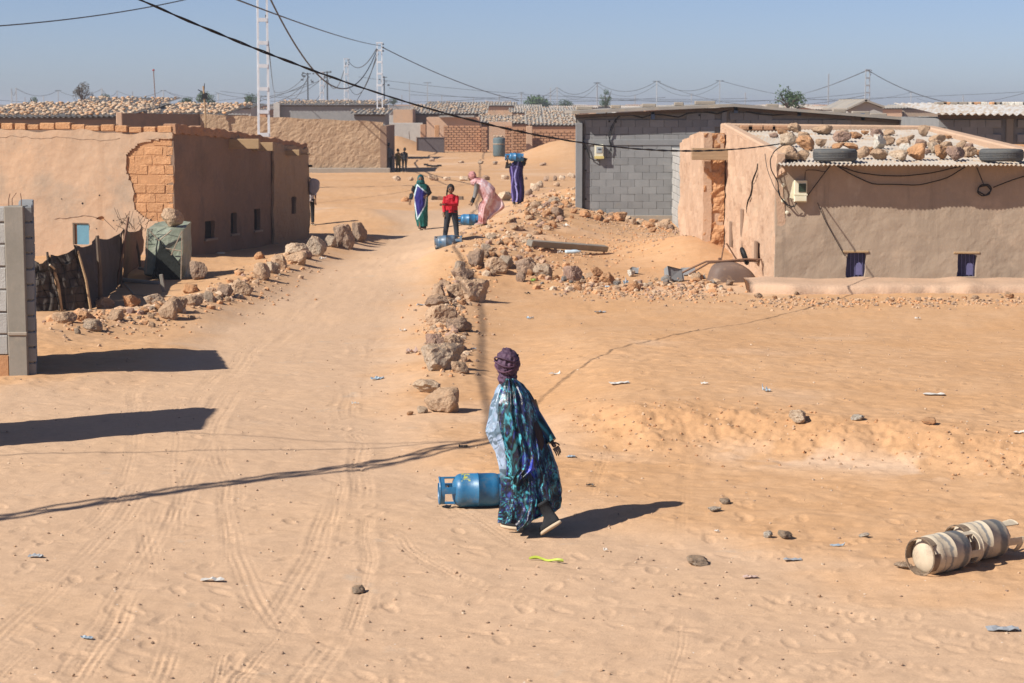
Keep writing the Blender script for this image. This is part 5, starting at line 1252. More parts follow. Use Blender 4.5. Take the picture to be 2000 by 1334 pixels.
wh_ = MB().lathe([(.10,-.04),(.17,-.045),(.20,-.02),(.20,.02),(.17,.045),(.10,.04),(.10,-.04)], 20, Matrix.Translation((.28,.25,.52)) @ Matrix.Rotation(R(70),4,'Y')).build('wheel', M['black'], WB, True)
# concrete beam and bottle on the slope
a = G(1034, 486); b_ = G(1183, 496); d = b_-a
bmO = MB().box((0,0,0), (d.length, .16, .14), ).build('concrete_beam', M['concrete'], None, bevel=.012)
for v in bmO.data.vertices: v.co.z += .01*random.uniform(-1,1)
bmO.location = (a+b_)/2+Vector((0,.1,.11)); bmO.rotation_euler = (R(15), -math.asin(d.z/d.length), math.atan2(d.y, d.x)); tag(bmO, 'long cracked grey concrete beam lying across the sandy slope', 'beam')
p = G(1116, 497); bt = MB().lathe([(0,0),(.045,.0),(.05,.05),(.045,.12),(.05,.2),(.045,.28),(.02,.34),(.018,.38),(0,.38)], 14).build('plastic_bottle', mat('clear_blue_plastic', (.45,.55,.62), (.5,.6,.66), 5, rough=.2, bump=0), None, True)
bt.location = p+Vector((-.15,0,.05)); bt.rotation_euler = (0, R(88), .1); tag(bt, 'crushed clear plastic bottle below the concrete beam', 'bottle')
cable([G(1055,402)+Vector((0,0,.12)), G(1040,408)+Vector((0,0,.10)), G(1020,420)+Vector((0,0,.06)), G(1003,431)+Vector((0,0,.04)), G(985,440)+Vector((0,0,.03))], .022, 'dusty yellowish hose lying along the rubble ridge', 'wood', 'hose')
tag(bpy.data.objects['hose'], None, 'hose')
# ================================================================ stones beside the road
big = [
 (868,806,70,48,'beige','large flat faced beige boulder nearest the walking woman',4), (834,768,60,26,'pale','tilted pale stone slab leaning behind the nearest beige boulder',1),
 (824,808,22,14,'pale','small pale stone against the left foot of the nearest beige boulder',None), (861,724,78,54,'grey','big dark streaked boulder ending the roadside stone row',3), (894,729,37,22,'beige','small rounded stone tucked right of the dark streaked boulder',5),
 (851,682,40,32,'purple','pinkish brown boulder directly behind the dark streaked boulder',2), (886,684,40,30,'beige','ridged brown stone right of the pinkish boulder',6),
 (862,636,66,40,'beige','wide buff boulder with rounded back in the middle of the row',7), (893,648,50,26,'dark','flat shadowed stone in front of the wide buff boulder',0), (855,604,46,28,'dark','dark ridged rock at the left bend of the row',1),
 (858,588,34,34,'beige','upright leaning stone at the bend of the row',8), (928,589,58,46,'beige','large cleft beige boulder standing at the corner of the stone row',3), (893,584,48,32,'beige','sloping slab stone left of the cleft boulder',5),
 (905,552,46,30,'dark','dark purple rock perched behind the sloping slab',6), (896,538,22,26,'grey','pointed grey rock above the dark purple one',2), (928,526,34,36,'dark','tall narrow dark rock standing in the row',4),
 (963,536,50,28,'beige','low knobbly beige rock beside the tall narrow rock',7), (985,526,34,24,'grey','mottled stone behind the knobbly beige rock',8), (1030,538,42,30,'dark','dark brown angular rock in the lower rubble line',0), (1017,552,22,20,'dark','small dark stone in front of the dark brown angular rock',3),
 (1062,544,42,28,'grey','smooth grey brown boulder with furrows in the lower rubble line',1), (1121,550,38,34,'purple','crumbly purplish rock right of the furrowed grey boulder',2), (1036,540,18,14,'orange','orange cobble between the dark and the furrowed boulders',None),
 (668,484,44,46,'dark','left and larger of the two big dark boulders left of the road',5), (694,472,34,38,'dark','right one of the two big dark boulders left of the road',6), (612,498,42,36,'grey','smooth grey boulder in the shade beside the dark pair',7), (641,482,26,22,'grey','smaller grey boulder between the smooth one and the dark pair',8),
 (577,497,46,22,'pale','pale lumpy stone at the edge of the house shadow',0), (578,516,40,24,'beige','beige stone just in front of the pale lumpy one',4), (547,524,32,28,'beige','broad beige stone in the left roadside row',1), (511,548,34,34,'beige','leaning beige stone in the left roadside row',2), (528,534,26,22,'pale','pale stone between the leaning and the broad ones',3),
 (507,506,22,14,'orange','small round orange stone on the sand left of the road',5), (592,505,24,16,'purple','low purplish stone behind the beige ones',6),
 (464,575,46,28,'beige','large crumbling stone at the inner bend of the left row',7), (438,580,34,24,'dark','dark edged stone left of the crumbling one',8), (408,590,22,22,'grey','small pointed grey stone standing alone in the left row',1), (368,574,32,20,'orange','square orange stone topping the left row',0),
 (372,597,44,22,'beige','flat beige stone under the square orange one',2), (331,626,38,36,'beige','pointed upright beige stone in the left row',4), (346,612,36,32,'beige','leaning stone behind the pointed upright one',3), (300,598,40,22,'grey','grey weathered stone in the left row',5),
 (250,600,38,24,'orange','tilted orange brown slab in the left row',6), (198,602,40,20,'beige','rounded beige boulder where the white pole ends',7), (225,628,36,22,'beige','half buried beige stone in front of the tilted slab',8), (165,630,34,22,'orange','dusty orange stone near the foot of the netting',1), (122,632,50,24,'beige','long low beige stone by the cement pillar',2), (175,645,40,22,'grey','grey brown stone in the front of the left row',0),
 (1558,832,42,26,'pale','cream lump of rock sitting on the low sand bank at right',3), (1816,834,26,12,'orange','orange brown stone on the sand bank above the white cylinders',4), (1675,824,28,11,'white','pale chip of stone on top of the sand bank',None),
 (1500,1052,20,14,'white','pale pebble left of its darker twin on the open sand',None), (1532,1053,30,16,'grey','speckled grey stone on the open sand right of the pale pebble',None), (1362,1106,46,16,'grey','flat grey crumpled lump on the road right of the yellow peel',None), (1416,986,24,12,'grey','small smooth stone beyond the head of the woman shadow',None),
 (700,1160,26,14,'grey','small brown stone in the lower middle of the road',None), (1768,1113,40,12,'grey','low grey stone left of the nearer white cylinder',None), (1395,1000,26,9,'white','flat whitish stone near the small smooth stone',None),
 (802,812,14,8,'orange','tiny orange stone left of the nearest boulder',None), (1690,1050,22,9,'white','half buried white stone on the open sand',None)]
for (px_, py_, w_, h_, tn, lb, k) in big:
    prock(px_, py_, w_, h_, tn, lb, k=k, tilt=.22, sink=.26, **({'lvl': ROCKS_HI} if w_ > 25 else {}))
# mid distance row and clusters
mid = [(775,353,17,10,'pale','pale stone at the left end of the far stone line'),(803,353,11,8,'beige','small stone second in the far stone line'),(844,353,22,11,'beige','widest stone of the far stone line'),(873,353,15,7,'pale','low pale stone in the far stone line'),
 (905,353,20,9,'pale','whitish stone in the far stone line behind the bending woman'),(947,352,15,10,'dark','dark stone in the far stone line'),(985,351,17,9,'pale','cream stone in the far stone line beside the carried cylinder'),(843,315,12,7,'dark','dark stone alone on the open sand before the metal panel'),
 (901,319,14,5,'pale','flat pale stone on the open sand before the brick yard wall'),(938,320,12,7,'grey','grey stone on the open sand before the brick pier'),(967,322,11,7,'grey','grey stone in front of the blue grey tank'),(1061,324,14,6,'dark','dark stone at the foot of the sand dune'),
 (793,394,18,11,'orange','orange stones heap left of the boy'),(985,392,26,18,'pale','large pale stone behind the bending woman'),(1003,380,0,0,'pale',''),(1032,382,16,14,'dark','dark stone first in the cluster along the upper road'),(1042,374,20,16,'pale','pale upright stone in the upper road cluster'),(1053,367,18,14,'pale','cream stone in the upper road cluster'),
 (1066,354,11,11,'dark','pointed dark stone beyond the upper road cluster'),(1083,353,8,10,'dark','thin dark stone beyond the upper road cluster'),(1087,364,14,8,'beige','low beige stone right of the cluster'),(1099,352,14,10,'pale','pale stone near the corner of the grey building'),(1116,348,16,10,'pale','large pale stone by the grey building corner'),(1028,351,6,6,'dark','tiny dark stone on the sand right of the carried cylinder')]
for (px_, py_, w_, h_, tn, lb) in mid:
    if w_: prock(px_, py_, w_, h_, tn, lb, lvl=ROCKS_LO)
# rubble on the mound: many stones that nothing tells apart
def scatter(n, f, tones, lbl, grp, smin, smax):
    for _ in range(n):
        px_, py_ = f(); s = random.uniform(smin, smax)*random.uniform(.6,1); tn = random.choice(tones)
        prock(px_, py_, s, s*random.uniform(.5,.8), tn, lbl % cn[tn], grp, lvl=ROCKS_LO if s > 9 else ROCKS_XS)
def along(pts, jx, jy):
    def f():
        t = random.random()*(len(pts)-1); i = int(t); a, b_ = pts[i], pts[min(i+1, len(pts)-1)]; u = t-i
        return a[0]+(b_[0]-a[0])*u+random.gauss(0, jx), a[1]+(b_[1]-a[1])*u+random.gauss(0, jy)
    return f
scatter(48, along([(1110,395),(1085,415),(1060,440),(1035,458)], 17, 9), ['orange','orange','beige','pale','dark','purple'], '%s rubble lump on the mound between the road and the grey building', 'rubble on the mound', 7, 24)
scatter(40, along([(1000,470),(960,500),(935,535),(900,565)], 18, 10), ['beige','dark','grey','beige','orange'], '%s stone scattered on the roadside slope below the mound', 'stones on the roadside slope', 7, 24)
scatter(26, along([(1155,428),(1220,432),(1310,447)], 14, 5), ['orange','orange','beige','pale','dark'], '%s lump at the foot of the grey block building', 'lumps along the foot of the block building', 8, 24)
scatter(50, along([(1090,552),(1180,552),(1260,560),(1340,555),(1400,560)], 16, 7), ['orange','orange','beige','beige','pale','dark','concrete'], '%s fragment in the rubble line running to the wheelbarrow', 'rubble line by the wheelbarrow', 6, 24)
scatter(34, along([(130,650),(240,632),(330,612),(440,585),(520,545),(585,508)], 16, 8), ['beige','beige','orange','grey','dark'], '%s stone filling the row along the left side of the road', 'small stones of the left roadside row', 7, 20)
scatter(26, along([(880,700),(880,640),(880,600),(905,560)], 16, 12), ['beige','dark','grey','orange'], '%s stone filling the row along the right side of the road', 'small stones of the right roadside row', 7, 20)
scatter(16, along([(1480,580),(1600,585),(1800,588),(2000,583)], 20, 3), ['beige','orange'], '%s clod at the foot of the hut plinth', 'clods below the hut plinth', 7, 20)
for (px_, py_, w_, h_, tn, lb) in ((1162,541,24,20,'orange','square orange brick lump in the rubble line'),(1188,556,28,24,'orange','large orange brick lump beside the square one'),(1240,568,26,18,'orange','orange clod at the front of the rubble line'),(1232,541,16,14,'white','bright white stone in the rubble line'),
     (1086,424,26,18,'dark','dark reddish rock on top of the mound'),(1082,402,24,18,'grey','grey square rock crowning the mound'),
     (1300,444,26,16,'beige','beige block against the pale block wall'),(1212,432,28,18,'orange','rounded orange lump below the grey building'),(1142,425,24,14,'orange','orange brick lump at the left foot of the grey building'),(1068,450,18,10,'pale','pale flat stone on the mound')):
    prock(px_, py_, w_, h_, tn, lb, lvl=ROCKS_HI)
for (px_, py_, w_, h_, a_, lb) in ((1316,551,34,28,.5,'upright grey broken cement block in the rubble line'),(1345,540,26,16,-.3,'flat grey cement piece right of the upright one'),(1238,536,12,12,.2,'small grey cement corner standing in the rubble line'),(1365,546,22,9,.8,'thin grey cement shard beside the wheelbarrow tray')):
    q = G(px_, py_); s = q.y/F; o = MB().box((0,0,0), (w_*s, .16, h_*s)).build('broken_block', M['concrete_cool'], None, bevel=.012)
    for v in o.data.vertices: v.co += Vector([random.uniform(-.03,.03) for _ in range(3)])
    o.location = q+Vector((0,.1,h_*s*.42)); o.rotation_euler = (-.4, a_*.4, a_); tag(o, lb, 'block')
# gravel and crumbs: nobody could count them
def gravel(name, gens, tones, lo, hi, lblname=None):
    for tn in tones:
        mb = MB(); 
        pts = gens(len(tones)); P_ = np.array([[p[0], p[1]] for p in pts]); Z_ = terr(P_[:,0], P_[:,1])
        for (x, y, sc), z in zip(pts, Z_):
            s = random.uniform(lo, hi)*sc; vv, ff = random.choice(TINY); a = random.uniform(0, 6.28); c_, s__ = math.cos(a), math.sin(a)
            mb.add([Vector(((q.x*c_-q.y*s__)*s+x, (q.x*s__+q.y*c_)*s+y, q.z*s*.9+float(z)-s*.25)) for q in vv], ff)
        o = mb.build(name, M['rock_'+tn]); tag(o, None, None, None, 'stuff')
TINY = []
for k in range(6):
    bm = bmesh.new(); bmesh.ops.create_icosphere(bm, subdivisions=1, radius=.5); r_ = random.Random(k)
    for v in bm.verts: v.co *= r_.uniform(.7, 1.15); v.co.z += .4
    bm.verts.ensure_lookup_table(); TINY.append(([v.co.copy() for v in bm.verts], [tuple(v.index for v in f.verts) for f in bm.faces])); bm.free()
def g1(n):
    out = []
    for _ in range(1500//n):
        t = random.random(); y = 13*(60/13)**t; x = random.uniform(-.26,.26)*y; out.append((x, y, 1))
    return out
gravel('gravel', g1, ['beige','dark','pale'], .012, .035)
def g2(n):
    out = []
    fs_ = [along([(130,650),(240,635),(330,620),(440,592),(520,555),(600,510)], 34, 14), along([(880,740),(870,660),(880,600),(905,560),(960,520)], 34, 16), along([(1110,405),(1060,440),(1000,480),(950,520)], 40, 16),
           along([(1090,560),(1260,570),(1400,570)], 24, 10), along([(1150,440),(1320,455)], 40, 12), along([(1000,520),(1300,480)], 60, 16), along([(1480,590),(2000,590)], 30, 5)]
    for _ in range(4200//n):
        q = random.choice(fs_)(); p = flat(*q); out.append((p.x, p.y, 1))
    return out
gravel('crumbs', g2, ['orange','beige','dark'], .02, .085)
def g4(n):
    out = []
    fs_ = [along([(1115,398),(1085,415),(1060,440),(1030,458)], 20, 10), along([(1110,405),(1060,440),(1000,475),(950,520),(905,560)], 22, 9), along([(1090,552),(1180,556),(1260,562),(1340,556),(1400,562)], 18, 7),
           along([(1140,428),(1220,434),(1320,447)], 16, 5), along([(100,640),(240,628),(330,612),(440,585),(520,545),(585,508)], 18, 7), along([(880,720),(870,650),(880,600),(905,560)], 16, 10), along([(875,700),(868,640),(872,600),(905,560)], 12, 8), along([(955,500),(1010,520),(1080,540)], 24, 9)]
    for _ in range(1900//n):
        q = random.choice(fs_)(); p = flat(*q); out.append((p.x, p.y, random.choice([.6,.8,1,1.4])))
    return out
def g3(n):
    out = []
    for _ in range(420//n):
        x = random.uniform(.6, 7); yb = float(np.interp(x, BANK[:,0], BANK[:,1])); out.append((x, yb+random.gauss(-.3,.6), 1))
    return out
gravel('rubble', g4, ['pale','beige','orange','orange','purple'], .06, .17)
gravel('clods', g3, ['orange','beige'], .010, .045)
# ================================================================ litter
def litter(px, py, w_, h_, col, label, name='litter_scrap', k=0):
    p = G(px, py); s = p.y/F; wd = w_*s; n = 6; vs = []; fs = []; rr = random.Random(int(px*7+py))
    for j in range(4):
        for i in range(n+1):
            u = i/n-.5; v = j/3-.5; vs.append((u*wd, v*wd*.5*(1-.5*abs(u)), .012+abs(rr.gauss(0, h_*s*.5))))
    for j in range(3):
        for i in range(n): a = j*(n+1)+i; fs.append((a, a+1, a+n+2, a+n+1))
    o = mesh_obj(name, vs, fs, col); o.location = (p.x, p.y, p.z); o.rotation_euler = (0,0,rr.uniform(-.5,.5))
    sm_ = o.modifiers.new('t', 'SOLIDIFY'); sm_.thickness = .004
    return tag(o, label, 'litter')
mw = plain('white_paper', (.62,.58,.52), .8); mg = plain('grey_card', (.33,.34,.35), .8); mk = plain('pink_paper', (.50,.36,.30), .8); mbk = plain('black_plastic', (.03,.03,.03), .4); mbl = plain('bluish_plastic', (.35,.42,.47), .4); mgr = plain('green_plastic', (.25,.42,.08), .4)
for a in ((415,1136,46,5,mw,'torn whitish paper lying on the left part of the road'),(70,1090,30,6,mg,'grey scrap near the left edge of the road'),(170,1250,24,4,mbl,'bluish chip at the lower left'),(737,742,26,5,mbl,'pale blue plastic flake on the road beside the boulders'),(694,790,14,4,mw,'small white flake on the road above the cable shadow'),
  (805,690,22,8,mk,'pinkish crumpled paper left of the dark streaked boulder'),(788,648,14,5,mw,'white scrap on the road edge by the stone row'),(822,598,18,4,mg,'dark grey scrap on the road edge at the bend'),(905,876,18,5,mbk,'black plastic bit left of the woman'),(1083,732,22,4,mw,'flat white chip right of the woman head'),
  (1210,750,40,3,mw,'long thin whitish sliver on the sand right of the woman'),(1376,751,14,4,mw,'little white scrap on the open lot'),(1497,766,16,6,mbl,'blue grey crumpled plastic on the open lot'),(1824,772,42,3,mw,'long white strip on the open lot at right'),(1792,624,12,4,mw,'white speck on the lot below the hut plinth'),(1035,624,14,5,mbl,'bluish flake on the sand right of the stone row'),
  (1172,612,22,3,mg,'grey strip on the sand below the rubble line'),(1041,551,10,6,mgr,'bright green scrap below the dark boulders'),(1188,563,12,5,mbl,'pale blue plastic bit under the orange brick lump'),(1222,556,10,12,mbl,'bluish torn bag bit in the rubble line'),(1635,1068,28,4,mbl,'pale bluish chip on the sand left of the white cylinders'),(1958,1232,64,6,mg,'grey stick like strip at the lower right edge'),
  (1548,1096,36,3,mg,'thin dark straw on the sand left of the cylinders'),(1115,895,18,3,mbl,'small bluish flake right of the woman'),(1183,1078,8,5,mw,'tiny white square on the road right of the yellow peel'),(1153,950,16,4,mbk,'small dark curl on the road beyond the shadow'),(1990,848,22,4,mw,'white strip at the right edge of the bank'),(1465,1130,30,5,mk,'faint paper piece in the lower right sand'),
  (890,741,0,0,None,''),(924,684,12,4,mbl,'dark blue scrap beside the stone row'),(1106,443,14,6,mw,'white plastic shred on the mound'),(1094,497,10,6,mw,'pale shred beside the crushed bottle'),(630,508,14,5,mw,'white scrap near the grey boulder'),(1030,575,12,4,mbk,'dark flake behind the cleft boulder'),(1400,1040,10,3,mw,'tiny pale flake above the grey lump')):
    if a[4]: litter(*a)
# yellow green peel
p = G(1067, 1097); s = p.y/F; vs = []; fs = []; n = 14
for i in range(n+1):
    t = i/n; x = (t-.5)*.29; y = -.06*(t-.5)+.03*math.sin(t*5); wv = .018*(1-abs(t-.45)*1.2)
    vs += [(x, y-wv, .015+.01*math.sin(t*9)), (x, y, .03+.012*math.sin(t*9)), (x, y+wv, .012)]
for i in range(n): fs += [(i*3, i*3+3, i*3+4, i*3+1), (i*3+1, i*3+4, i*3+5, i*3+2)]
o = mesh_obj('peel', vs, fs, mat('yellow_green_peel', (.42,.48,.06), (.32,.38,.05), 20, (.25,.2,.05), 40, .6,.7, rough=.5, bump=0)); o.location = p; o.rotation_euler = (0,0,-.05)
m_ = o.modifiers.new('t','SOLIDIFY'); m_.thickness = .004; tag(o, 'yellow green strip of peel on the road below the woman', 'peel')
# dark debris heap behind the boy
for i, (px_, py_) in enumerate(((850,391),(862,391),(875,390),(888,391),(898,391))):
    o = MB().box((0,0,0), (.30,.10,.16)).build('scrap_metal', M['rust'] if i % 2 else M['dark_wood'], None, bevel=.01); o.location = G(px_, py_)+Vector((0,0,.06)); o.rotation_euler = (random.uniform(-.3,.3), random.uniform(-.4,.4), random.uniform(-.6,.6)); tag(o, 'dark piece of scrap in the low heap behind the boy', 'scrap', 'scrap heap behind the boy')
for i, (px_, py_) in enumerate(((832,323),(838,325),(846,326),(852,326),(858,325))):
    o = MB().box((0,0,0), (.28,.3,.12)).build('scrap_metal', M['dark_in'], None, bevel=.01); o.location = G(px_, py_)+Vector((0,0,.04)); tag(o, 'dark scrap on the open sand below the metal panel', 'scrap', 'dark scraps on the open sand')
# ================================================================ gas cylinders
def cyl_mat(name, a, b_, smear=None, dirt=(.25,.19,.13), print_=None):
    m, t, bs = nodes(name); v, _ = coords(t, rnd=False)
    tc = N(t, 'ShaderNodeTexCoord'); sx = N(t, 'ShaderNodeSeparateXYZ'); t.links.new(tc.outputs['Object'], sx.inputs[0])
    col = mixc(t, ramp(t, noise(t, v, 7, 6, .7), .35, .65), a, b_)
    if smear:
        w1 = N(t, 'ShaderNodeMath', operation='MULTIPLY_ADD'); n1 = noise(t, v, 4.5, 5, .65)
        t.links.new(n1, w1.inputs[0]); w1.inputs[1].default_value = .17; t.links.new(sx.outputs[2], w1.inputs[2])
        for lo, hi, c_ in smear:
            mid = (lo+hi)/2+.085; hw = (hi-lo)/2
            d = N(t, 'ShaderNodeMath', operation='SUBTRACT'); t.links.new(w1.outputs[0], d.inputs[0]); d.inputs[1].default_value = mid
            ab = N(t, 'ShaderNodeMath', operation='ABSOLUTE'); t.links.new(d.outputs[0], ab.inputs[0])
            f = N(t, 'ShaderNodeMapRange', clamp=True); f.inputs[1].default_value = hw*1.35; f.inputs[2].default_value = hw*.6; t.links.new(ab.outputs[0], f.inputs[0])
            col = mixc(t, f.outputs[0], col, c_)
    col = mixc(t, ramp(t, noise(t, v, 9, 10, .82), .52, .70), col, dirt)
    if print_:
        px0, px1, py0, py1, pz0, pz1, c_ = print_; fac = None
        for ch, lo, hi in ((0, px0, px1), (1, py0, py1), (2, pz0, pz1)):
            g1_ = N(t, 'ShaderNodeMath', operation='GREATER_THAN'); t.links.new(sx.outputs[ch], g1_.inputs[0]); g1_.inputs[1].default_value = lo
            g2_ = N(t, 'ShaderNodeMath', operation='LESS_THAN'); t.links.new(sx.outputs[ch], g2_.inputs[0]); g2_.inputs[1].default_value = hi
            mu = N(t, 'ShaderNodeMath', operation='MULTIPLY'); t.links.new(g1_.outputs[0], mu.inputs[0]); t.links.new(g2_.outputs[0], mu.inputs[1])
            if fac is None: fac = mu.outputs[0]
            else:
                m3 = N(t, 'ShaderNodeMath', operation='MULTIPLY'); t.links.new(fac, m3.inputs[0]); t.links.new(mu.outputs[0], m3.inputs[1]); fac = m3.outputs[0]
        br = ramp(t, noise(t, v, 30, 3, .6, 1.5), .50, .56); m4 = N(t, 'ShaderNodeMath', operation='MULTIPLY'); t.links.new(fac, m4.inputs[0]); t.links.new(br, m4.inputs[1])
        col = mixc(t, m4.outputs[0], col, c_)
    t.links.new(col, bs.inputs['Base Color']); bs.inputs['Roughness'].default_value = .42 if not smear else .62
    addbump(t, bs, noise(t, v, 26, 6, .7), .25, .006); return m
def cylinder(pos, axis, label, m, R_=.152, roll=0, cat='gas cylinder', lift=None, sc=1.0, mfoot=None):
    """lying bottle: pos = ground contact under the foot end, axis points to the collar end"""
    a = Vector(axis).normalized(); rot = a.to_track_quat('Z', 'Y').to_matrix() @ Matrix.Rotation(roll, 3, 'Z')
    t = thing('gas_cylinder', label, cat, (pos[0], pos[1], pos[2]+(R_*sc if lift is None else lift)), 0)
    t.rotation_euler = rot.to_euler(); t.scale = (sc, sc, sc)
    r = R_; prof = [(0,.035),(.06,.037),(r*.72,.05),(r*.93,.075),(r*.99,.105),(r,.13),(r,.262),(r+.0035,.264),(r+.0035,.272),(r,.274),(r,.41),(r*.985,.435),(r*.93,.46),(r*.80,.485),(r*.55,.505),(r*.3,.512),(0,.514)]
    MB().lathe(prof, 48).build('body', m, t, True)
    fo = MB(); q = r*.90                       # foot ring with slots
    fo.lathe([(q,.0),(q+.012,.0),(q+.012,.014),(q,.014),(q,.0)], 40)
    for k in range(4):
        a0 = k*math.pi/2+.3; vs = []; fs = []
        for i in range(9):
            aa = a0+i*.135
            for rr, z in ((q,.0),(q,.075),(q+.008,.075),(q+.008,.0)): vs.append((rr*math.cos(aa), rr*math.sin(aa), z))
        for i in range(8):
            for j in range(4): fs.append((i*4+j, i*4+(j+1)%4, (i+1)*4+(j+1)%4, (i+1)*4+j))
        fs += [(3,2,1,0),(32,33,34,35)]; fo.add(vs, fs)
    fo.build('foot_ring', mfoot or m, t)
    co = MB(); q = r*.78; vs = []; fs = []; n = 44; gap = .9       # collar: open ring with hand holes
    def arc(a0, a1, z0, z1, n_):
        vs = []; fs = []
        for i in range(n_+1):
            aa = a0+(a1-a0)*i/n_
            for rr, z in ((q-.004,z0),(q-.004,z1),(q+.006,z1),(q+.006,z0)): vs.append((rr*math.cos(aa), rr*math.sin(aa), z))
        for i in range(n_):
            for j in range(4): fs.append((i*4+j, i*4+(j+1)%4, (i+1)*4+(j+1)%4, (i+1)*4+j))
        fs += [(3,2,1,0), (n_*4, n_*4+1, n_*4+2, n_*4+3)]; co.add(vs, fs)
    arc(gap/2, 2*math.pi-gap/2, .585, .625, n)
    for c_ in (gap/2, 2*math.pi/3, 4*math.pi/3-.3, 2*math.pi-gap/2-.5): arc(c_, c_+.5, .48, .59, 6)
    co.tube([((q+.001)*math.cos(gap/2+i*(2*math.pi-gap)/30), (q+.001)*math.sin(gap/2+i*(2*math.pi-gap)/30), .628) for i in range(31)], .011, 6)
    co.build('collar', m, t)
    va = MB().lathe([(.0,.505),(.03,.505),(.03,.53),(.018,.535),(.018,.56),(.03,.562),(.03,.585),(0,.588)], 14); va.box((.03,0,.545), (.04,.022,.022)); va.build('valve', M['rust'], t)
    return t
blue1 = cyl_mat('blue_cylinder_paint', (.010,.10,.225), (.03,.15,.28), None, (.13,.16,.18), (.0,.16,-.16,.02,.345,.43,(.40,.38,.05)))
blue2 = cyl_mat('worn_blue_cylinder_paint', (.015,.10,.22), (.03,.17,.34), None, (.16,.15,.13))
blue3 = cyl_mat('rusty_blue_cylinder_paint', (.03,.12,.23), (.16,.15,.13), None, (.06,.09,.14))
cream = cyl_mat('cream_cylinder_paint', (.52,.44,.32), (.44,.36,.26), [(.35,.43,(.12,.122,.12)), (.195,.225,(.19,.185,.175)), (.13,.142,(.28,.25,.21))], (.26,.20,.145))
p = G(984, 994); s = p.y/F; cylinder(p+Vector((.02,.13,0)), (-1,-.10,0), 'bright blue gas cylinder being rolled by the walking woman in the foreground', blue1, .158, roll=2.3)
p = G(848, 490); KC = p.copy(); cylinder(p+Vector((.02,.12,.02)), (1,-.08,.07), 'worn blue gas cylinder lying in front of the boy in red', blue3, .158, roll=.5)
p = G(935, 442); cylinder(p+Vector((.0,.15,.01)), (-1,-.03,.0), 'blue gas cylinder lying at the feet of the bending woman in pink', blue2, .155, roll=1.2)
FOOT = mat('rust_stained_cream', (.26,.19,.13), (.20,.145,.10), 6, (.12,.08,.055), 9, .5,.65, rough=.8, bump=.4)
ca = G(1806, 1133); cylinder(ca+Vector((-.02,.12,0)), (.78,.62,.0), 'nearer of two cream gas cylinders with dark smears, its round base facing the viewer', cream, .158, roll=1.0, mfoot=FOOT)
cb = G(1880, 1108); cylinder(cb+Vector((-.02,.18,0)), (.85,.53,.0), 'farther of two cream gas cylinders, its handle ring pointing to the right edge', cream, .158, roll=2.6, mfoot=FOOT)
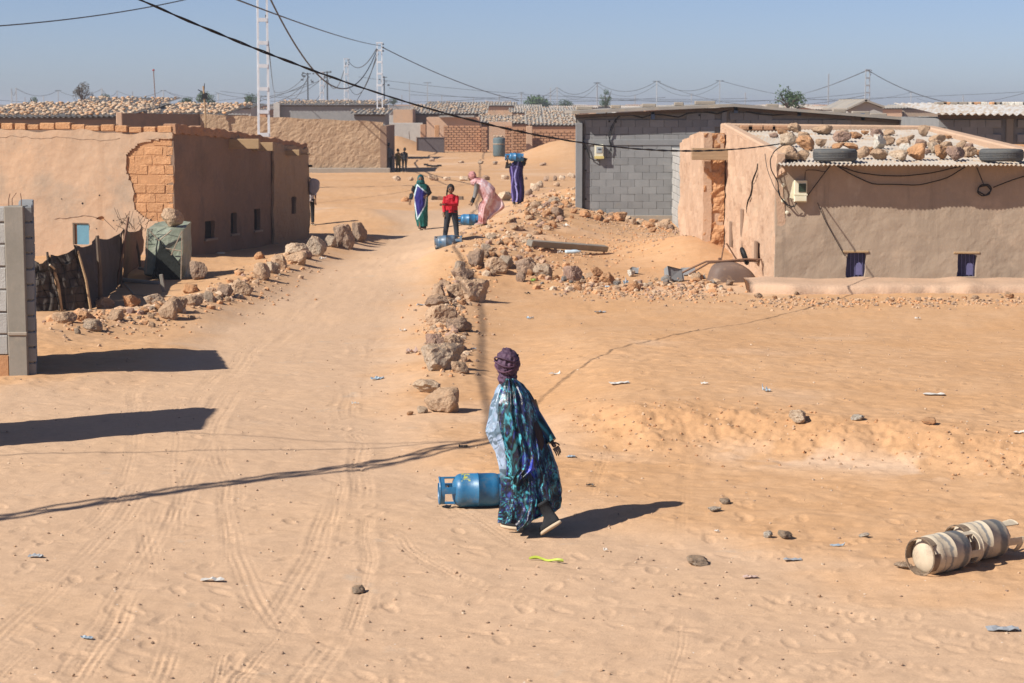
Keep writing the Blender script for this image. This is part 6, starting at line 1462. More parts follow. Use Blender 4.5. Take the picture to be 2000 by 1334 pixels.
# ================================================================ people
def skin_mesh(V, E, Rr, m, name, parent, root=0, sub=1):
    me = bpy.data.meshes.new(name+'_tmp'); me.from_pydata([tuple(v) for v in V], E, []); o = link(bpy.data.objects.new(name+'_tmp', me))
    o.modifiers.new('s', 'SKIN'); sv = me.skin_vertices[0].data
    for i, r in enumerate(Rr): sv[i].radius = (r, r)
    for i in range(len(V)): sv[i].use_root = (i == root)
    if sub: o.modifiers.new('u', 'SUBSURF').levels = sub; 
    dg = bpy.context.evaluated_depsgraph_get(); dg.update(); ev = o.evaluated_get(dg); m2 = bpy.data.meshes.new_from_object(ev); 
    bpy.data.objects.remove(o); m2.name = name; m2.materials.clear(); m2.materials.append(m)
    m2.polygons.foreach_set('use_smooth', [True]*len(m2.polygons))
    ob = link(bpy.data.objects.new(name, m2)); ob.parent = parent; return ob
def body(parent, J, m, k=1.0, hands=True, headr=(.078,.095,.115), face=(0,-1,0), girl=False):
    """J: dict of joints; one continuous body with hands and head"""
    V = []; E = []; Rr = []; ix = {}
    def a(n, p, r): ix[n] = len(V); V.append(Vector(p)); Rr.append(r*k)
    def e(p, q): E.append((ix[p], ix[q]))
    a('pelvis', J['pelvis'], .125); a('waist', Vector(J['pelvis']).lerp(Vector(J['chest']), .5), .105); a('chest', J['chest'], .125); a('neck', J['neck'], .048)
    hd = Vector(J['head']); a('skull', Vector(J['neck']).lerp(hd, .55), .05)
    e('pelvis','waist'); e('waist','chest'); e('chest','neck'); e('neck','skull')
    for s in 'LR':
        a('sh'+s, J['sh'+s], .052); a('el'+s, J['el'+s], .038); a('wr'+s, J['wr'+s], .024); e('chest','sh'+s); e('sh'+s,'el'+s); e('el'+s,'wr'+s)
        a('hp'+s, J['hp'+s], .080); a('kn'+s, J['kn'+s], .052); a('an'+s, J['an'+s], .034); a('to'+s, J['to'+s], .028); e('pelvis','hp'+s); e('hp'+s,'kn'+s); e('kn'+s,'an'+s); e('an'+s,'to'+s)
        d = (Vector(J['wr'+s])-Vector(J['el'+s])).normalized(); pl = Vector(J['wr'+s])+d*.055*k
        a('pa'+s, pl, .026); e('wr'+s,'pa'+s)
    ob = skin_mesh(V, E, Rr, m, 'body', parent)
    # fingers and head are grown as short chains and joined into the same mesh
    bm = bmesh.new(); bm.from_mesh(ob.data)
    for s in 'LR':
        d = (Vector(J['wr'+s])-Vector(J['el'+s])).normalized(); side = d.cross(Vector(face)).normalized()
        if side.length < .5: side = Vector((1,0,0))
        cur = side.cross(d).normalized(); wr = Vector(J['wr'+s])
        for i, (off, ln) in enumerate(((-.030,.060),(-.010,.072),(.010,.068),(.030,.052),(.036,.045))):
            b0 = wr+d*(.075 if i < 4 else .02)*k+side*off*k; dd = d if i < 4 else (d+side*.9).normalized()
            pts = [b0-dd*.02*k, b0, b0+dd*ln*.5*k+cur*.006*k, b0+dd*ln*.85*k+cur*.022*k, b0+dd*ln*k+cur*.036*k]
            t_ = MB().tube(pts, [.009*k,.0095*k,.0088*k,.0075*k,.004*k], 6); n0 = [bm.verts.new(v) for v in t_.v]
            for f in t_.f:
                try: bm.faces.new([n0[q] for q in f]).smooth = True
                except ValueError: pass
    fc = Vector(face).normalized(); si = fc.cross(Vector((0,0,1))).normalized(); up = Vector((0,0,1))
    ic = bmesh.ops.create_icosphere(bm, subdivisions=4, radius=1)['verts']
    for v in ic:
        f_, s_, u_ = v.co.y, v.co.x, v.co.z
        f2 = f_; wj = 1-.22*max(0, -u_)**1.2
        if f_ > 0:
            f2 += .20*math.exp(-(s_/.16)**2-((u_+.12)/.20)**2)-.07*math.exp(-((abs(s_)-.36)/.16)**2-((u_-.06)/.14)**2)+.06*math.exp(-(s_/.25)**2-((u_+.48)/.08)**2)+.05*math.exp(-(s_/.2)**2-((u_+.80)/.14)**2)
        s_ *= wj; s_ += math.copysign(.10, s_)*math.exp(-((abs(s_)-.98)/.12)**2-(f_/.18)**2-((u_+.05)/.22)**2)
        v.co = hd+si*s_*headr[0]*k+fc*f2*headr[1]*k+up*u_*headr[2]*k
    for f in bm.faces: f.smooth = True
    bm.to_mesh(ob.data); bm.free()
    return ob
def face_bits(parent, hd, face, k, headr=(.078,.095,.115)):
    fc = Vector(face).normalized(); si = fc.cross(Vector((0,0,1))).normalized(); hd = Vector(hd)
    for s in (-1, 1):
        o = MB().lathe([(0,-.006*k),(.012*k,-.003*k),(.014*k,0),(.010*k,.004*k),(0,.006*k)], 10, Matrix.Translation(hd+si*s*.030*k+fc*(.088*k)+Vector((0,0,.006*k))) @ fc.to_track_quat('Z','Y').to_matrix().to_4x4()).build('eye', M['hair'], parent, True)
        MB().box(hd+si*s*.030*k+fc*(.091*k)+Vector((0,0,.024*k)), (.03*k,.006,.006*k)).build('eyebrow', M['hair'], parent)
    MB().box(hd+fc*.096*k-Vector((0,0,.055*k)), (.036*k,.008,.009*k)).build('mouth', plain('lips_tone', (.16,.05,.04), .5), parent)
def loft(name, parent, rings, m, colf, nseg=96, nrow=90, folds=8, amp=lambda t: .02, seed=0, thick=.006, y0fix=None, hem=None, sharp=.8, tw=0.3):
    """rings: (cx, cy, cz, w, b, tilt) from hem to neck"""
    rg = np.array(rings, float); tt = np.linspace(0, 1, len(rg)); T = np.linspace(0, 1, nrow)
    def ip(c): # smooth interpolation
        v = np.interp(T, tt, rg[:, c]); k = np.array([.25,.5,.25]); v2 = v.copy()
        for _ in range(2 if nrow > 150 else 3): v2[1:-1] = (v2[:-2]+2*v2[1:-1]+v2[2:])/4
        return v2
    cx, cy, cz, wv, bv, al = [ip(c) for c in range(6)]
    rnd_ = random.Random(seed); fr = [(folds+rnd_.choice([-2,-1,0,1,2,3]), rnd_.uniform(0, 6.28), rnd_.uniform(-tw, tw), rnd_.uniform(.5,1)) for _ in range(4)]
    th = np.linspace(0, 2*math.pi, nseg, endpoint=False); TH_, TT = np.meshgrid(th, T)
    f = 0
    for k_, ph, dr, am in fr: f = f+am*(1-2*np.abs(np.sin(.5*k_*TH_+ph+dr*TT*6+.8*vn(TH_*1.3+seed, TT*2.2, seed)))**sharp)
    f = f/2.6*np.array([amp(t) for t in T])[:, None]
    f = f+.012*fbm(TH_*2.2+seed*3, TT*7, 3, seed+3)
    Wg = wv[:, None]+f; Bg = bv[:, None]+f
    ce = np.cos(TH_); se = np.sin(TH_)
    X = cx[:, None]+Wg*ce*np.cos(al)[:, None]; Z = cz[:, None]+Wg*ce*np.sin(al)[:, None]; Y = cy[:, None]+Bg*se
    if hem is not None: Z = Z+np.array([[hem(a) for a in th]])*((1-TT)**2)
    V = np.stack([X, Y, Z], -1).reshape(-1, 3); vs = [Vector(v) for v in V]; fs = []
    for i in range(nrow-1):
        for j in range(nseg): fs.append((i*nseg+j, i*nseg+(j+1)%nseg, (i+1)*nseg+(j+1)%nseg, (i+1)*nseg+j))
    o = mesh_obj(name, vs, fs, m, parent, True); o.modifiers.new('t', 'SOLIDIFY').thickness = thick
    a = o.data.color_attributes.new('Col', 'FLOAT_COLOR', 'POINT'); c = np.ones((len(vs), 4), np.float32); c[:, :3] = colf(X.ravel(), Y.ravel(), Z.ravel(), TH_.ravel(), TT.ravel()); a.data.foreach_set('color', c.ravel())
    return o
def solid(c): return lambda x, y, z, th, t: np.tile(np.array(c, float), (len(x), 1))*(1+.08*fbm(x*6, z*6, 3, 2))[:, None]
def scarf(name, parent, c, r, col, seed=0, knot=None, amp=.05, m=None):
    bm = bmesh.new(); bmesh.ops.create_icosphere(bm, subdivisions=5, radius=1); c = Vector(c); kn = Vector(knot if knot else (0,-.7,-.6)).normalized()
    for v in bm.verts:
        d = v.co.normalized(); g = d.dot(kn); per = (d-kn*g); ang = math.atan2(per.dot(kn.orthogonal().normalized()), per.dot(kn.cross(kn.orthogonal()).normalized()))
        wv = 1+amp*(.5*math.sin(ang*11+3*mnoise.noise(d*2+Vector((seed,0,0))))*(.4+.6*max(g, 0)) + mnoise.fractal(d*2.4+Vector((seed,0,0)), 1, 2, 4))
        if g > .93: wv *= 1+.12*(g-.93)/.07
        v.co = Vector((d.x*r[0]*wv, d.y*r[1]*wv, d.z*r[2]*wv))+c
    me = bpy.data.meshes.new(name); bm.to_mesh(me); bm.free(); me.polygons.foreach_set('use_smooth', [True]*len(me.polygons)); me.materials.append(m or M['cloth'])
    o = link(bpy.data.objects.new(name, me)); o.parent = parent
    n = len(me.vertices); co = np.zeros(n*3); me.vertices.foreach_get('co', co); co = co.reshape(-1, 3); cc = np.ones((n, 4), np.float32); cc[:, :3] = np.array(col)*(1+.35*fbm(co[:,0]*40, co[:,2]*40, 3, seed))[:, None]
    me.color_attributes.new('Col', 'FLOAT_COLOR', 'POINT').data.foreach_set('color', cc.ravel()); return o
def shoe(name, parent, pos, dirv, pitch, up, sole, hgt=.22, k=1.0):
    d = Vector((dirv[0], dirv[1], 0)).normalized(); rz = math.atan2(d.y, d.x)-math.pi/2
    def rings(rs, n=24):
        mb = MB(); vs = []; fs = []
        for (z, y0, y1, hw) in rs:
            for i in range(n):
                a = 2*math.pi*i/n; y = (y0+y1)/2+(y1-y0)/2*math.sin(a); tpr = 1-.18*(math.sin(a) < 0)*abs(math.sin(a)); vs.append((hw*math.cos(a)*tpr*k, y*k, z*k))
        for r_ in range(len(rs)-1):
            for i in range(n): fs.append((r_*n+i, r_*n+(i+1)%n, (r_+1)*n+(i+1)%n, (r_+1)*n+i))
        fs += [tuple(range(n))[::-1], tuple(range(len(vs)-n, len(vs)))]; return mb.add(vs, fs)
    h = hgt; up_ = rings([(.022,-.125,.135,.044),(.05,-.128,.135,.047),(.075,-.125,.115,.045),(.10,-.12,.05,.042),(.13,-.115,.015,.043),(h-.03,-.112,.008,.05),(h-.028,-.117,.013,.055),(h,-.117,.013,.056)] if h > .12 else [(.018,-.12,.13,.042),(.04,-.12,.128,.044),(.06,-.115,.09,.04),(.075,-.11,.0,.036)]).build(name, up, parent, True)
    so = rings([(0,-.132,.142,.047),(.012,-.137,.147,.051),(.026,-.135,.145,.050),(.03,-.128,.138,.046)]).build('sole', sole, up_, True)
    up_.rotation_euler = (Matrix.Rotation(rz, 3, 'Z') @ Matrix.Rotation(-pitch, 3, 'X')).to_euler(); up_.location = pos
    return up_
def std(h=1.62, lean=0, hx_=0):
    k = h/1.62; J = dict(pelvis=(0,0,.88), chest=(0,lean*.5,1.20), neck=(0,lean*.8,1.36), head=(hx_,lean,1.50), shL=(-.16,lean*.6,1.28), shR=(.16,lean*.6,1.28), elL=(-.20,0,1.02), elR=(.20,0,1.02), wrL=(-.21,-.06,.80), wrR=(.21,-.06,.80),
       hpL=(-.09,0,.84), hpR=(.09,0,.84), knL=(-.10,-.03,.46), knR=(.10,0,.46), anL=(-.10,0,.08), anR=(.10,0.02,.08), toL=(-.10,-.13,.03), toR=(.10,-.12,.03))
    return {a: Vector(b_)*k for a, b_ in J.items()}, k
# ---- foreground woman
fw = G(1035, 1040); fs_ = fw.y/F
WM = thing('person', 'woman walking away in blue and teal patterned robe and purple headscarf', 'person', tuple(fw))
def Z_(py): return (1040-py)*fs_
def X_(px): return (px-1035)*fs_
J, k = std(1.62)
J.update(pelvis=Vector((.0,.02,.86)), chest=Vector((-.10,.10,1.16)), neck=Vector((-.17,.13,1.33)), head=Vector((X_(991),.15,Z_(706))), shL=Vector((-.24,.12,1.20)), shR=Vector((-.05,.13,1.16)), elL=Vector((-.31,.14,.95)), wrL=Vector((-.24,.22,.78)),
   elR=Vector((.07,.10,.98)), wrR=Vector((.200,.03,.80)), hpL=Vector((-.09,.04,.82)), hpR=Vector((.08,0,.82)), knL=Vector((-.14,.12,.46)), knR=Vector((.07,-.02,.50)), anL=Vector((-.15,.14,.12)), toL=Vector((-.17,.27,.06)), anR=Vector((.15,-.21,.19)), toR=Vector((.12,-.22,.10)))
M['glove'] = plain('dark_hand_skin', (.045,.03,.028), .6)
body(WM, J, M['glove'], .84, face=(-.5,.86,0))
prof_ = [(1022,975,1056),(1012,974,1084),(1000,974,1100),(980,976,1103),(960,977,1102),(940,975,1099),(920,973,1095),(900,968,1089),(880,962,1081),(860,951,1073),(838,942,1066),(820,948,1061),(800,952,1055),(780,956,1047),(762,962,1036),(748,970,1024),(738,978,1010)]
rg = []
for i, (py, a, b_) in enumerate(prof_):
    z = Z_(py); f = z/1.35; rg.append(((X_(a)+X_(b_))/2, .02+.12*f, z, (X_(b_)-X_(a))/2-.012, .27-.10*f**2+.075*max(0, 1-z/.55) if py > 770 else (.14 if py > 755 else .09), 0))
PAL = [(.06,.04,.10),(.006,.008,.010),(.010,.014,.010),(.03,.22,.27),(.007,.010,.010),(.02,.03,.16),(.008,.010,.012),(.08,.42,.50),(.010,.014,.012),(.03,.05,.16),(.02,.022,.02)]
def wcol(x, y, z, th, t, left=True):
    wx = x*7+np.cos(th)*1.2+y*3+1.3*fbm(x*6+y*6, z*3.0, 3, 5); wz = z*3.0+1.5*fbm(x*6, z*5+y*5, 3, 6)
    n1 = fbm(wx*1.2, wz*.75, 4, 7); n2 = fbm(wx*2.4+9, wz*1.6, 3, 8); n3 = np.sin(wx*4.2+3*n1)*np.cos(wz*5+2*n2)
    idx = np.clip(((n1*.9+n2*.5+n3*.42)*3.0+5.0), 0, len(PAL)-1.001); i0 = idx.astype(int); P_ = np.array(PAL); fr_ = sm(idx-i0, .35, .65)[:, None]
    c = P_[i0]*(1-fr_)+P_[i0+1]*fr_
    n4 = fbm(x*26+y*14, z*15, 4, 9); n5 = fbm(x*60, z*30+y*40, 3, 10)
    c = c*(.22+.95*sm(n4, -.35, .45))[:, None]; hl = (sm(n5, .35, .6)*sm(n4, .0, .4))[:, None]*.45; c = c*(1-hl)+np.array((.12,.36,.42))*hl
    bl = (sm(n2, .35,.5)*sm(np.abs(x+.0-.02*np.sin(z*9)), .12, .02)*sm(z,.5,.55)*(1-sm(z,.85,1.0)))[:, None]; c = c*(1-bl)+np.array((.02,.04,.42))*bl
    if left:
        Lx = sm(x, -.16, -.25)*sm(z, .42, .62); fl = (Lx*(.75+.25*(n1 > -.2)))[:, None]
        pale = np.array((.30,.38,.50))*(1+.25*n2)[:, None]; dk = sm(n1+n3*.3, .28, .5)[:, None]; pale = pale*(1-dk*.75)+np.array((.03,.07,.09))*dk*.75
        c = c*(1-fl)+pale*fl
    return np.clip(c, .003, .9)
def hemf(a): return .02+.075*max(0, math.cos(a+.3))**1.5+.02*math.sin(a*5)+.02*math.sin(a*2+1)
loft('robe', WM, rg, M['satin'], wcol, 340, 240, 11, lambda t: .050*(1-t)**.7+.007, 4, hem=hemf, sharp=.8, tw=.45)
sl_ = MB().tube([J['shR']+Vector((.04,0,0)), J['elR'].lerp(J['shR'], .4), J['elR'], J['elR'].lerp(J['wrR'], .5), J['elR'].lerp(J['wrR'], .93)], [.07,.07,.066,.058,.05], 18).build('sleeve', M['satin'], WM, True)
A_ = np.array([tuple(v.co) for v in sl_.data.vertices]); cc = np.ones((len(A_), 4), np.float32); cc[:, :3] = wcol(A_[:,0], A_[:,1], A_[:,2], A_[:,0]*3, A_[:,2], False); sl_.data.color_attributes.new('Col','FLOAT_COLOR','POINT').data.foreach_set('color', cc.ravel())
# trailing end of the headscarf hanging down the back in pleats
n, mrows = 70, 90; vs = []; fs = []
pa = [(735,983,1007),(745,978,1016),(765,972,1030),(800,972,1040),(840,980,1046),(880,985,1052),(905,988,1046),(925,990,1020)]
for r in range(mrows+1):
    py = 733+(928-733)*r/mrows; xl = X_(np.interp(py, [q[0] for q in pa], [q[1] for q in pa])); xr = X_(np.interp(py, [q[0] for q in pa], [q[2] for q in pa])); z = Z_(py); f = z/1.35
    cxr = float(np.interp(z, [g_[2] for g_ in rg], [g_[0] for g_ in rg])); wr_ = float(np.interp(z, [g_[2] for g_ in rg], [g_[3] for g_ in rg])); br_ = float(np.interp(z, [g_[2] for g_ in rg], [g_[4] for g_ in rg])); cyr = .02+.12*f
    for i in range(n+1):
        u = i/n; x = xl+(xr-xl)*u; q = min(.97, abs((x-cxr)/wr_)); yb = cyr-br_*math.sqrt(1-q*q)
        pl_ = (.6+.4*float(vn(u*5,r*.02,14)))*math.sin(u*math.pi*7.5+.8*math.sin(r*.05)+2.6*float(vn(u*3, r*.03, 4))); y = yb-.035-.022*pl_-.02*math.sin(math.pi*u)
        vs.append((x+.008*math.sin(r*.12), y, z+(.03*pl_+.05*math.sin(u*7) if r > mrows-3 else 0)))
for r in range(mrows):
    for i in range(n): a = r*(n+1)+i; fs.append((a, a+n+1, a+n+2, a+1))
o = mesh_obj('shawl_end', vs, fs, M['satin'], WM, True); o.modifiers.new('t','SOLIDIFY').thickness = .006
A_ = np.array(vs); cc = np.ones((len(vs), 4), np.float32); cc[:, :3] = wcol(A_[:,0]*1.4, A_[:,1], A_[:,2]*.8+.3, A_[:,0]*6, A_[:,2], False)
o.data.color_attributes.new('Col', 'FLOAT_COLOR', 'POINT').data.foreach_set('color', cc.ravel())
scarf('headscarf', WM, (X_(991), .13, Z_(706)), (.103,.122,.132), (.085,.045,.075), 3, (.15,-.72,-.65), .13)
for k_ in range(3):
    a_ = -.3+k_*.5; P_ = [Vector((X_(991)+.108*math.cos(b_)*math.cos(a_*.5)-.01, .13+.128*math.sin(b_), Z_(706)+.02+.10*math.sin(a_)*math.cos(b_*.5+.9)+.02*math.sin(b_*2+k_))) for b_ in [i_*2*math.pi/26 for i_ in range(27)]]
    o = MB().tube(P_, .008, 6, False).build('scarf_fold', M['cloth'], WM, True); o.data.color_attributes.new('Col','FLOAT_COLOR','POINT').data.foreach_set('color', np.tile((.08+.01*k_,.043,.072,1), (len(o.data.vertices),1)).astype(np.float32).ravel())
scarf('scarf_wrap', WM, (X_(991), .12, Z_(736)), (.085,.095,.085), (.075,.038,.070), 8, (.1,-.9,-.3), .10)
shoe('boot', WM, (X_(1000), .13, .005+float(terr(fw.x-.15, fw.y+.13)-fw.z)), (-.75,.6), 0, M['boot'], M['sole'], .22, .92)
shoe('boot', WM, (X_(1056)+.095, -.27, .085), (-.62,.40), R(34), M['boot'], M['sole'], .27, .9)
# ---- woman in teal and indigo
def person_at(px, py, label, group=None): p = G(px, py); return thing('person', label, 'person', tuple(p)), p
t, p = person_at(822, 449, 'woman in teal and indigo wrap with white edging walking towards the viewer')
J, k = std(1.60); J.update(elL=Vector((-.27,-.02,1.04)), wrL=Vector((-.30,-.06,.86)), elR=Vector((.27,-.02,1.10)), wrR=Vector((.17,-.16,1.0)), toL=Vector((-.02,-.2,.03)), knL=Vector((-.04,-.1,.46)), anL=Vector((-.02,-.1,.08)), anR=Vector((.1,.1,.10)))
body(t, J, M['skin'], k); face_bits(t, J['head'], (0,-1,0), k)
TEAL = np.array((.006,.10,.085)); IND = np.array((.018,.014,.14)); WHT = np.array((.45,.55,.60)); DK = np.array((.008,.010,.012))
QD = np.array([(-.10,1.33),(.19,1.09),(.13,.71),(-.10,.32),(-.20,.95)])
def tcol(x, y, z, th, t_):
    front = y < .06; sd = poly_sd(x, z, QD); c = np.tile(TEAL, (len(x), 1)); c[z > 1.0] *= .75
    c[(sd > 0) & front] = IND; c[(np.abs(sd) < .018) & front & (z < 1.36)] = WHT
    return c
loft('robe', t, [(.04,0,.10,.15,.15,0),(.02,0,.35,.185,.16,0),(.01,0,.65,.205,.17,0),(.01,0,.95,.21,.17,0),(.015,0,1.2,.22,.15,0),(.015,0,1.32,.20,.13,0),(.0,.01,1.39,.08,.09,0)], M['cloth'], tcol, 140, 130, 9, lambda t: .014*(1-t)+.003, 5)
for s, e_, w_ in (('L', J['elL'], J['wrL']), ('R', J['elR'], J['wrR'])):
    sh_ = J['sh'+s]; o = MB().tube([sh_, sh_.lerp(e_, .5)+Vector((0,0,.0)), e_, e_.lerp(w_, .75)], [.085,.08,.065,.055], 14).build('sleeve', M['cloth'], t, True)
    o.data.color_attributes.new('Col','FLOAT_COLOR','POINT').data.foreach_set('color', np.tile(np.append(DK*1.3,1), (len(o.data.vertices),1)).astype(np.float32).ravel())
loft('skirt', t, [(.05,0,.05,.12,.12,0),(.04,0,.3,.14,.13,0),(.03,0,.5,.15,.13,0)], M['cloth'], solid(DK), 80, 30, 8, lambda t: .01, 6)
hd = J['head']; scarf('headscarf', t, hd+Vector((0,.03,.02)), (.10,.105,.13), (.006,.085,.095), 5, (0,.8,-.5), .05); scarf('scarf_drape', t, (0,.0,1.40), (.12,.12,.10), (.006,.080,.075), 6, (0,.8,-.5), .10)
for x, y in ((-.02,-.1),(.1,.08)): shoe('shoe', t, (x, y-.05, .0), (0,-1), 0, plain('brown_sandal', (.12,.07,.045), .7), M['sole'], .08)
# ---- boy in red
t, p = person_at(876, 485, 'child in a red sweater and dark trousers standing behind a cylinder with one arm across'); t.location = KC+Vector((.38,.55,0)); t.location.z = tz(t.location.x, t.location.y)
J, k = std(1.29); k = .78
J = {a: Vector((v.x*.95, v.y, v.z)) for a, v in J.items()}
J.update(elL=Vector((-.17,-.0,.86)), wrL=Vector((-.165,-.05,.66)), elR=Vector((.14,-.10,.86)), wrR=Vector((-.17,-.22,.86)), head=Vector((-.01,-.02,1.20)), neck=Vector((0,0,1.08)), anL=Vector((-.15,0,.07)), toL=Vector((-.17,-.12,.03)), knL=Vector((-.11,-.02,.38)), knR=Vector((.11,0,.38)), anR=Vector((.13,0,.07)), toR=Vector((.14,-.12,.03)))
body(t, J, M['skin'], k, headr=(.088,.10,.125)); face_bits(t, J['head'], (0,-1,0), .9)
REDC = (.42,.008,.018)
loft('sweater', t, [(0,0,.67,.155,.10,0),(0,0,.72,.155,.10,0),(0,0,.85,.15,.10,0),(0,0,.97,.155,.105,0),(0,0,1.04,.145,.10,0),(0,0,1.09,.06,.07,0)], M['cloth'], solid(REDC), 90, 50, 7, lambda t: .006, 9)
for s in 'LR':
    a_, e_, w_ = J['sh'+s], J['el'+s], J['wr'+s]; o = MB().tube([a_+Vector((0,0,.015)), a_.lerp(e_, .5), e_, e_.lerp(w_, .5), e_.lerp(w_, .92)], [.058,.052,.046,.04,.034], 14).build('sleeve', M['cloth'], t, True)
    o.data.color_attributes.new('Col','FLOAT_COLOR','POINT').data.foreach_set('color', np.tile(np.append(np.array(REDC),1), (len(o.data.vertices),1)).astype(np.float32).ravel())
mtr = mat('dark_grey_denim', (.035,.038,.045), (.025,.028,.033), 5, bump=.3)
for s in 'LR': MB().tube([J['hp'+s]+Vector((0,0,.05)), J['hp'+s], J['kn'+s], J['an'+s]+Vector((0,0,.02))], [.085,.088,.064,.052], 16).build('trouser_leg', mtr, t, True)
for s in 'LR': shoe('shoe', t, J['an'+s]+Vector((0,-.03,-.07)), (0,-1), 0, M['boot'], M['sole'], .08, .85)
o = scarf('hair', t, J['head']+Vector((0,.025,.025)), (.088,.09,.11), (.012,.010,.009), 12, (0,1,-.2), .05)
MB().tube([J['head']+Vector((-.075,.0,.0)), J['head']+Vector((-.09,.0,-.1)), J['head']+Vector((-.085,.0,-.2))], [.022,.018,.008], 8).build('hair_strand', M['hair'], t, True)
# ---- bending woman in pink
t, p = person_at(943, 440, 'woman in a pale pink robe bending forward over her cylinder')
J, k = std(1.58); J.update(pelvis=Vector((.20,.02,.84)), chest=Vector((-.06,.0,1.08)), neck=Vector((-.22,0,1.22)), head=Vector((-.31,-.01,1.33)), shL=Vector((-.15,-.15,1.13)), shR=Vector((-.12,.15,1.13)), elL=Vector((-.20,-.18,.86)), wrL=Vector((-.26,-.16,.66)), elR=Vector((-.20,.18,.86)), wrR=Vector((-.30,.15,.66)),
   hpL=Vector((.12,-.09,.80)), hpR=Vector((.14,.09,.80)), knL=Vector((.0,-.1,.44)), knR=Vector((.10,.1,.44)), anL=Vector((-.05,-.08,.08)), anR=Vector((.03,.1,.08)), toL=Vector((-.17,-.08,.03)), toR=Vector((-.1,.1,.03)))
body(t, J, M['skin'], k, face=(-.9,-.3,-.3)); face_bits(t, J['head'], (-.95,-.3,0), k)
def pcol(x, y, z, th, t_):
    n1 = fbm(x*7+2, z*6, 4, 3); c = np.tile(np.array((.50,.29,.29)), (len(x), 1)); w1 = sm(n1, .25, .55)[:, None]; c = c*(1-w1)+np.array((.62,.50,.52))*w1; w2 = sm(-n1, .35, .6)[:, None]; return c*(1-w2)+np.array((.34,.13,.12))*w2
loft('robe', t, [(-.02,0,.04,.12,.14,0),(.0,0,.25,.13,.15,0),(.04,0,.48,.17,.17,.1),(.12,0,.68,.22,.19,.35),(.17,0,.84,.24,.20,.75),(.06,0,.98,.22,.20,.95),(-.08,0,1.11,.19,.19,1.0),(-.18,0,1.20,.13,.13,1.0),(-.24,0,1.26,.07,.08,1.0)], M['cloth'], pcol, 140, 120, 9, lambda t: .016*(1-t)+.004, 15)
vs = []; fs = []; n = 24
for i in range(n+1):
    for j in range(15):
        u, v = i/n, j/14; zz = .90-.74*u; xi = .22-.20*u**.7; xo = .36+.24*math.sin(min(1, u*1.25)*math.pi*.72)-.36*max(0, u-.55)/.45
        vs.append(Vector((xi+(xo-xi)*v, .02+.05*math.sin(v*11+u*3)*v, zz-.03*v+.03*math.sin(v*9))))
for i in range(n):
    for j in range(14): a = i*15+j; fs.append((a, a+1, a+16, a+15))
o = mesh_obj('flying_hem', vs, fs, M['cloth'], t, True); o.modifiers.new('t','SOLIDIFY').thickness = .006; A_ = np.array([tuple(v) for v in vs]); cc = np.ones((len(vs),4), np.float32); cc[:, :3] = pcol(A_[:,0], A_[:,1], A_[:,2]+.4, A_[:,0], A_[:,0])*1.15
o.data.color_attributes.new('Col','FLOAT_COLOR','POINT').data.foreach_set('color', cc.ravel())
scarf('headscarf', t, J['head']+Vector((.02,0,.02)), (.11,.105,.13), (.42,.20,.19), 22, (.8,0,-.5), .07); scarf('scarf_drape', t, (-.20,0,1.19), (.14,.15,.12), (.50,.28,.28), 23, (.8,0,-.5), .10)
gs_ = mat('grey_knit_sleeve', (.16,.16,.16), (.22,.21,.20), 20, bump=.4); bl_ = M['black']
for s in 'LR':
    a_, e_, w_ = J['sh'+s], J['el'+s], J['wr'+s]; MB().tube([a_, a_.lerp(e_,.5), e_, e_.lerp(w_,.5)], [.075,.068,.06,.05], 14).build('sleeve', gs_, t, True); MB().tube([e_.lerp(w_,.45), w_, w_+(w_-e_).normalized()*.05], [.042,.034,.03], 12).build('glove_cuff', M['black'], t, True)
for x, y in ((-.09,-.08),(-.02,.1)): shoe('shoe', t, (x, y, 0), (-1,-.1), 0, plain('pink_shoe', (.42,.26,.25), .7), M['sole'], .08)
# ---- woman in purple with a cylinder on her shoulder
t, p = person_at(1010, 398, 'woman in dark violet robe carrying a blue cylinder on her shoulder')
J, k = std(1.62); J.update(shL=Vector((-.17,0,1.26)), shR=Vector((.17,0,1.26)), elL=Vector((-.34,-.02,1.17)), wrL=Vector((-.31,-.04,1.38)), elR=Vector((.30,.0,1.42)), wrR=Vector((.10,-.02,1.48)), head=Vector((.04,.05,1.49)))
body(t, J, M['skin'], k, face=(0,1,0))
def vcol(x, y, z, th, t_):
    c = np.tile(np.array((.018,.008,.065)), (len(x), 1)); d = np.abs(x-(-.02+.06*np.sin(z*5.5)-.04*(z < .6))); m_ = (d < .022) & (y < 0); c[m_] = (.24,.22,.45); m2 = (np.abs(x+.17-.02*np.sin(z*9)) < .02) & (y < .02); c[m2] = (.14,.11,.30); return c
loft('robe', t, [(.02,0,.05,.17,.15,0),(.03,0,.25,.205,.17,0),(.02,0,.55,.215,.17,0),(-.01,0,.85,.20,.16,0),(-.03,0,1.05,.215,.15,0),(-.02,0,1.2,.235,.15,0),(.0,0,1.33,.17,.12,0),(.02,0,1.40,.08,.09,0)], M['cloth'], vcol, 140, 110, 9, lambda t: .024*(1-t)+.004, 25)
for s in 'LR':
    a_, e_, w_ = J['sh'+s], J['el'+s], J['wr'+s]; MB().tube([a_, a_.lerp(e_,.5), e_, e_.lerp(w_,.8)], [.085,.075,.06,.045], 12).build('sleeve', mat('dark_olive_sleeve'+s, (.035,.033,.035), (.05,.045,.04), 8, bump=.3), t, True)
scarf('headscarf', t, J['head']+Vector((0,0,.01)), (.105,.115,.13), (.035,.03,.028), 31, (0,-.8,-.5), .05)
for x in (-.1, .1): shoe('shoe', t, (x, -.02, 0), (0,1), 0, M['boot'], M['boot'], .08)
cylinder((p.x+.20, p.y-.14, p.z+1.50), (-1,-.05,.03), 'blue gas cylinder carried on the shoulder of the woman in violet', blue2, .145, roll=1.5, lift=0, sc=.93)
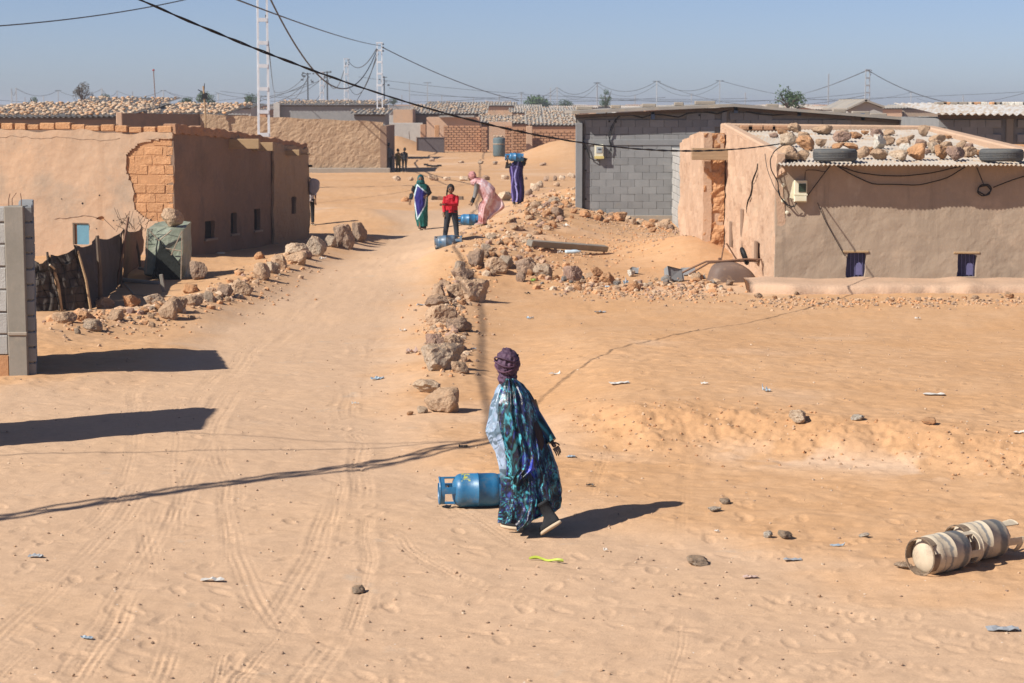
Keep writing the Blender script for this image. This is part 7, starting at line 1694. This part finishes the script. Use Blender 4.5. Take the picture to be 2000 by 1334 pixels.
# ---- small figures by the tan wall and the corner
def small(px, py, h, label, cloth_, legs, y=None, skirt=False, face=(0,-1,0), hairm=None, arm=None):
    p = flat(px, py) if y is None else Vector((at(px, 240, y).x, y, 0)); p.z = tz(p.x, p.y); t = thing('person', label, 'person', tuple(p)); J, k = std(h)
    if arm: J.update({a: Vector(b_)*k for a, b_ in arm.items()})
    body(t, J, M['skin'], k*.9, face=face); kz = k
    loft('top', t, [(0,0,(.45 if skirt else .80)*kz,.16*kz,.12*kz,0),(0,0,.9*kz,.145*kz,.11*kz,0),(0,0,1.15*kz,.16*kz,.11*kz,0),(0,0,1.28*kz,.15*kz,.10*kz,0),(0,0,1.36*kz,.06*kz,.06*kz,0)], M['cloth'], solid(cloth_), 60, 40, 6, lambda t: .008, int(px))
    for s in 'LR': MB().tube([J['sh'+s], J['sh'+s].lerp(J['el'+s], .5), J['el'+s]], [.06*k,.052*k,.045*k], 12).build('sleeve', mat('sleeve_cloth', cloth_, cloth_, 5, bump=0), t, True)
    for s in 'LR': MB().tube([J['hp'+s]+Vector((0,0,.04)), J['kn'+s], J['an'+s]+Vector((0,0,.01))], [.09*k,.066*k,.055*k], 14).build('trouser_leg', legs, t, True)
    scarf('hair', t, J['head']+Vector(face)*-.03*k+Vector((0,0,.03*k)), (.09*k,.10*k,.115*k), (.012,.010,.009), 3, (0,1,-.4), .05)
    for s in 'LR': shoe('shoe', t, J['an'+s]+Vector((0,-.03,-.08*k)), (face[0], face[1]-.01), 0, M['boot'], M['sole'], .08, .8)
    return t
dk = plain('black_trousers', (.012,.012,.014), .8)
small(778, 335, 1.28, 'girl in a mustard dress standing in the shade of the tan wall', (.18,.13,.010), mat('mustard_trousers', (.17,.125,.01), (.14,.10,.01), 5, bump=0), skirt=True, face=(1,0,0))
small(790, 337, 1.34, 'girl all in black facing the one in mustard beside the tan wall', (.012,.011,.014), dk, skirt=False, face=(-1,0,0), arm=dict(elL=(-.22,-.1,1.05), wrL=(-.34,-.14,1.16)))
small(760, 336, 1.62, 'person in grey shirt and dark trousers leaning at the end of the tan wall', (.10,.11,.13), dk, face=(1,0,0))
t = small(603, 440, 1.42, 'person in white shirt half hidden behind the corner of the left adobe house', (.55,.52,.50), dk, y=64.5, face=(.6,-.8,0), arm=dict(elL=(-.12,-.2,1.2), wrL=(-.05,-.22,1.42)))
# ================================================================ desert air
hz = MB().box((0, 3000, 4.8), (24400, 6200, 13.0)).build('haze', None)
def haze_mat():
    m = bpy.data.materials.new('desert_air'); m.use_nodes = True; t = m.node_tree; t.nodes.clear()
    o = t.nodes.new('ShaderNodeOutputMaterial'); v = t.nodes.new('ShaderNodeVolumePrincipled'); v.inputs['Color'].default_value = (.80,.85,.92,1); v.inputs['Density'].default_value = .00045; v.inputs['Anisotropy'].default_value = .2
    t.links.new(v.outputs[0], o.inputs['Volume']); return m
hz.data.materials.append(haze_mat()); tag(hz, kind='stuff')
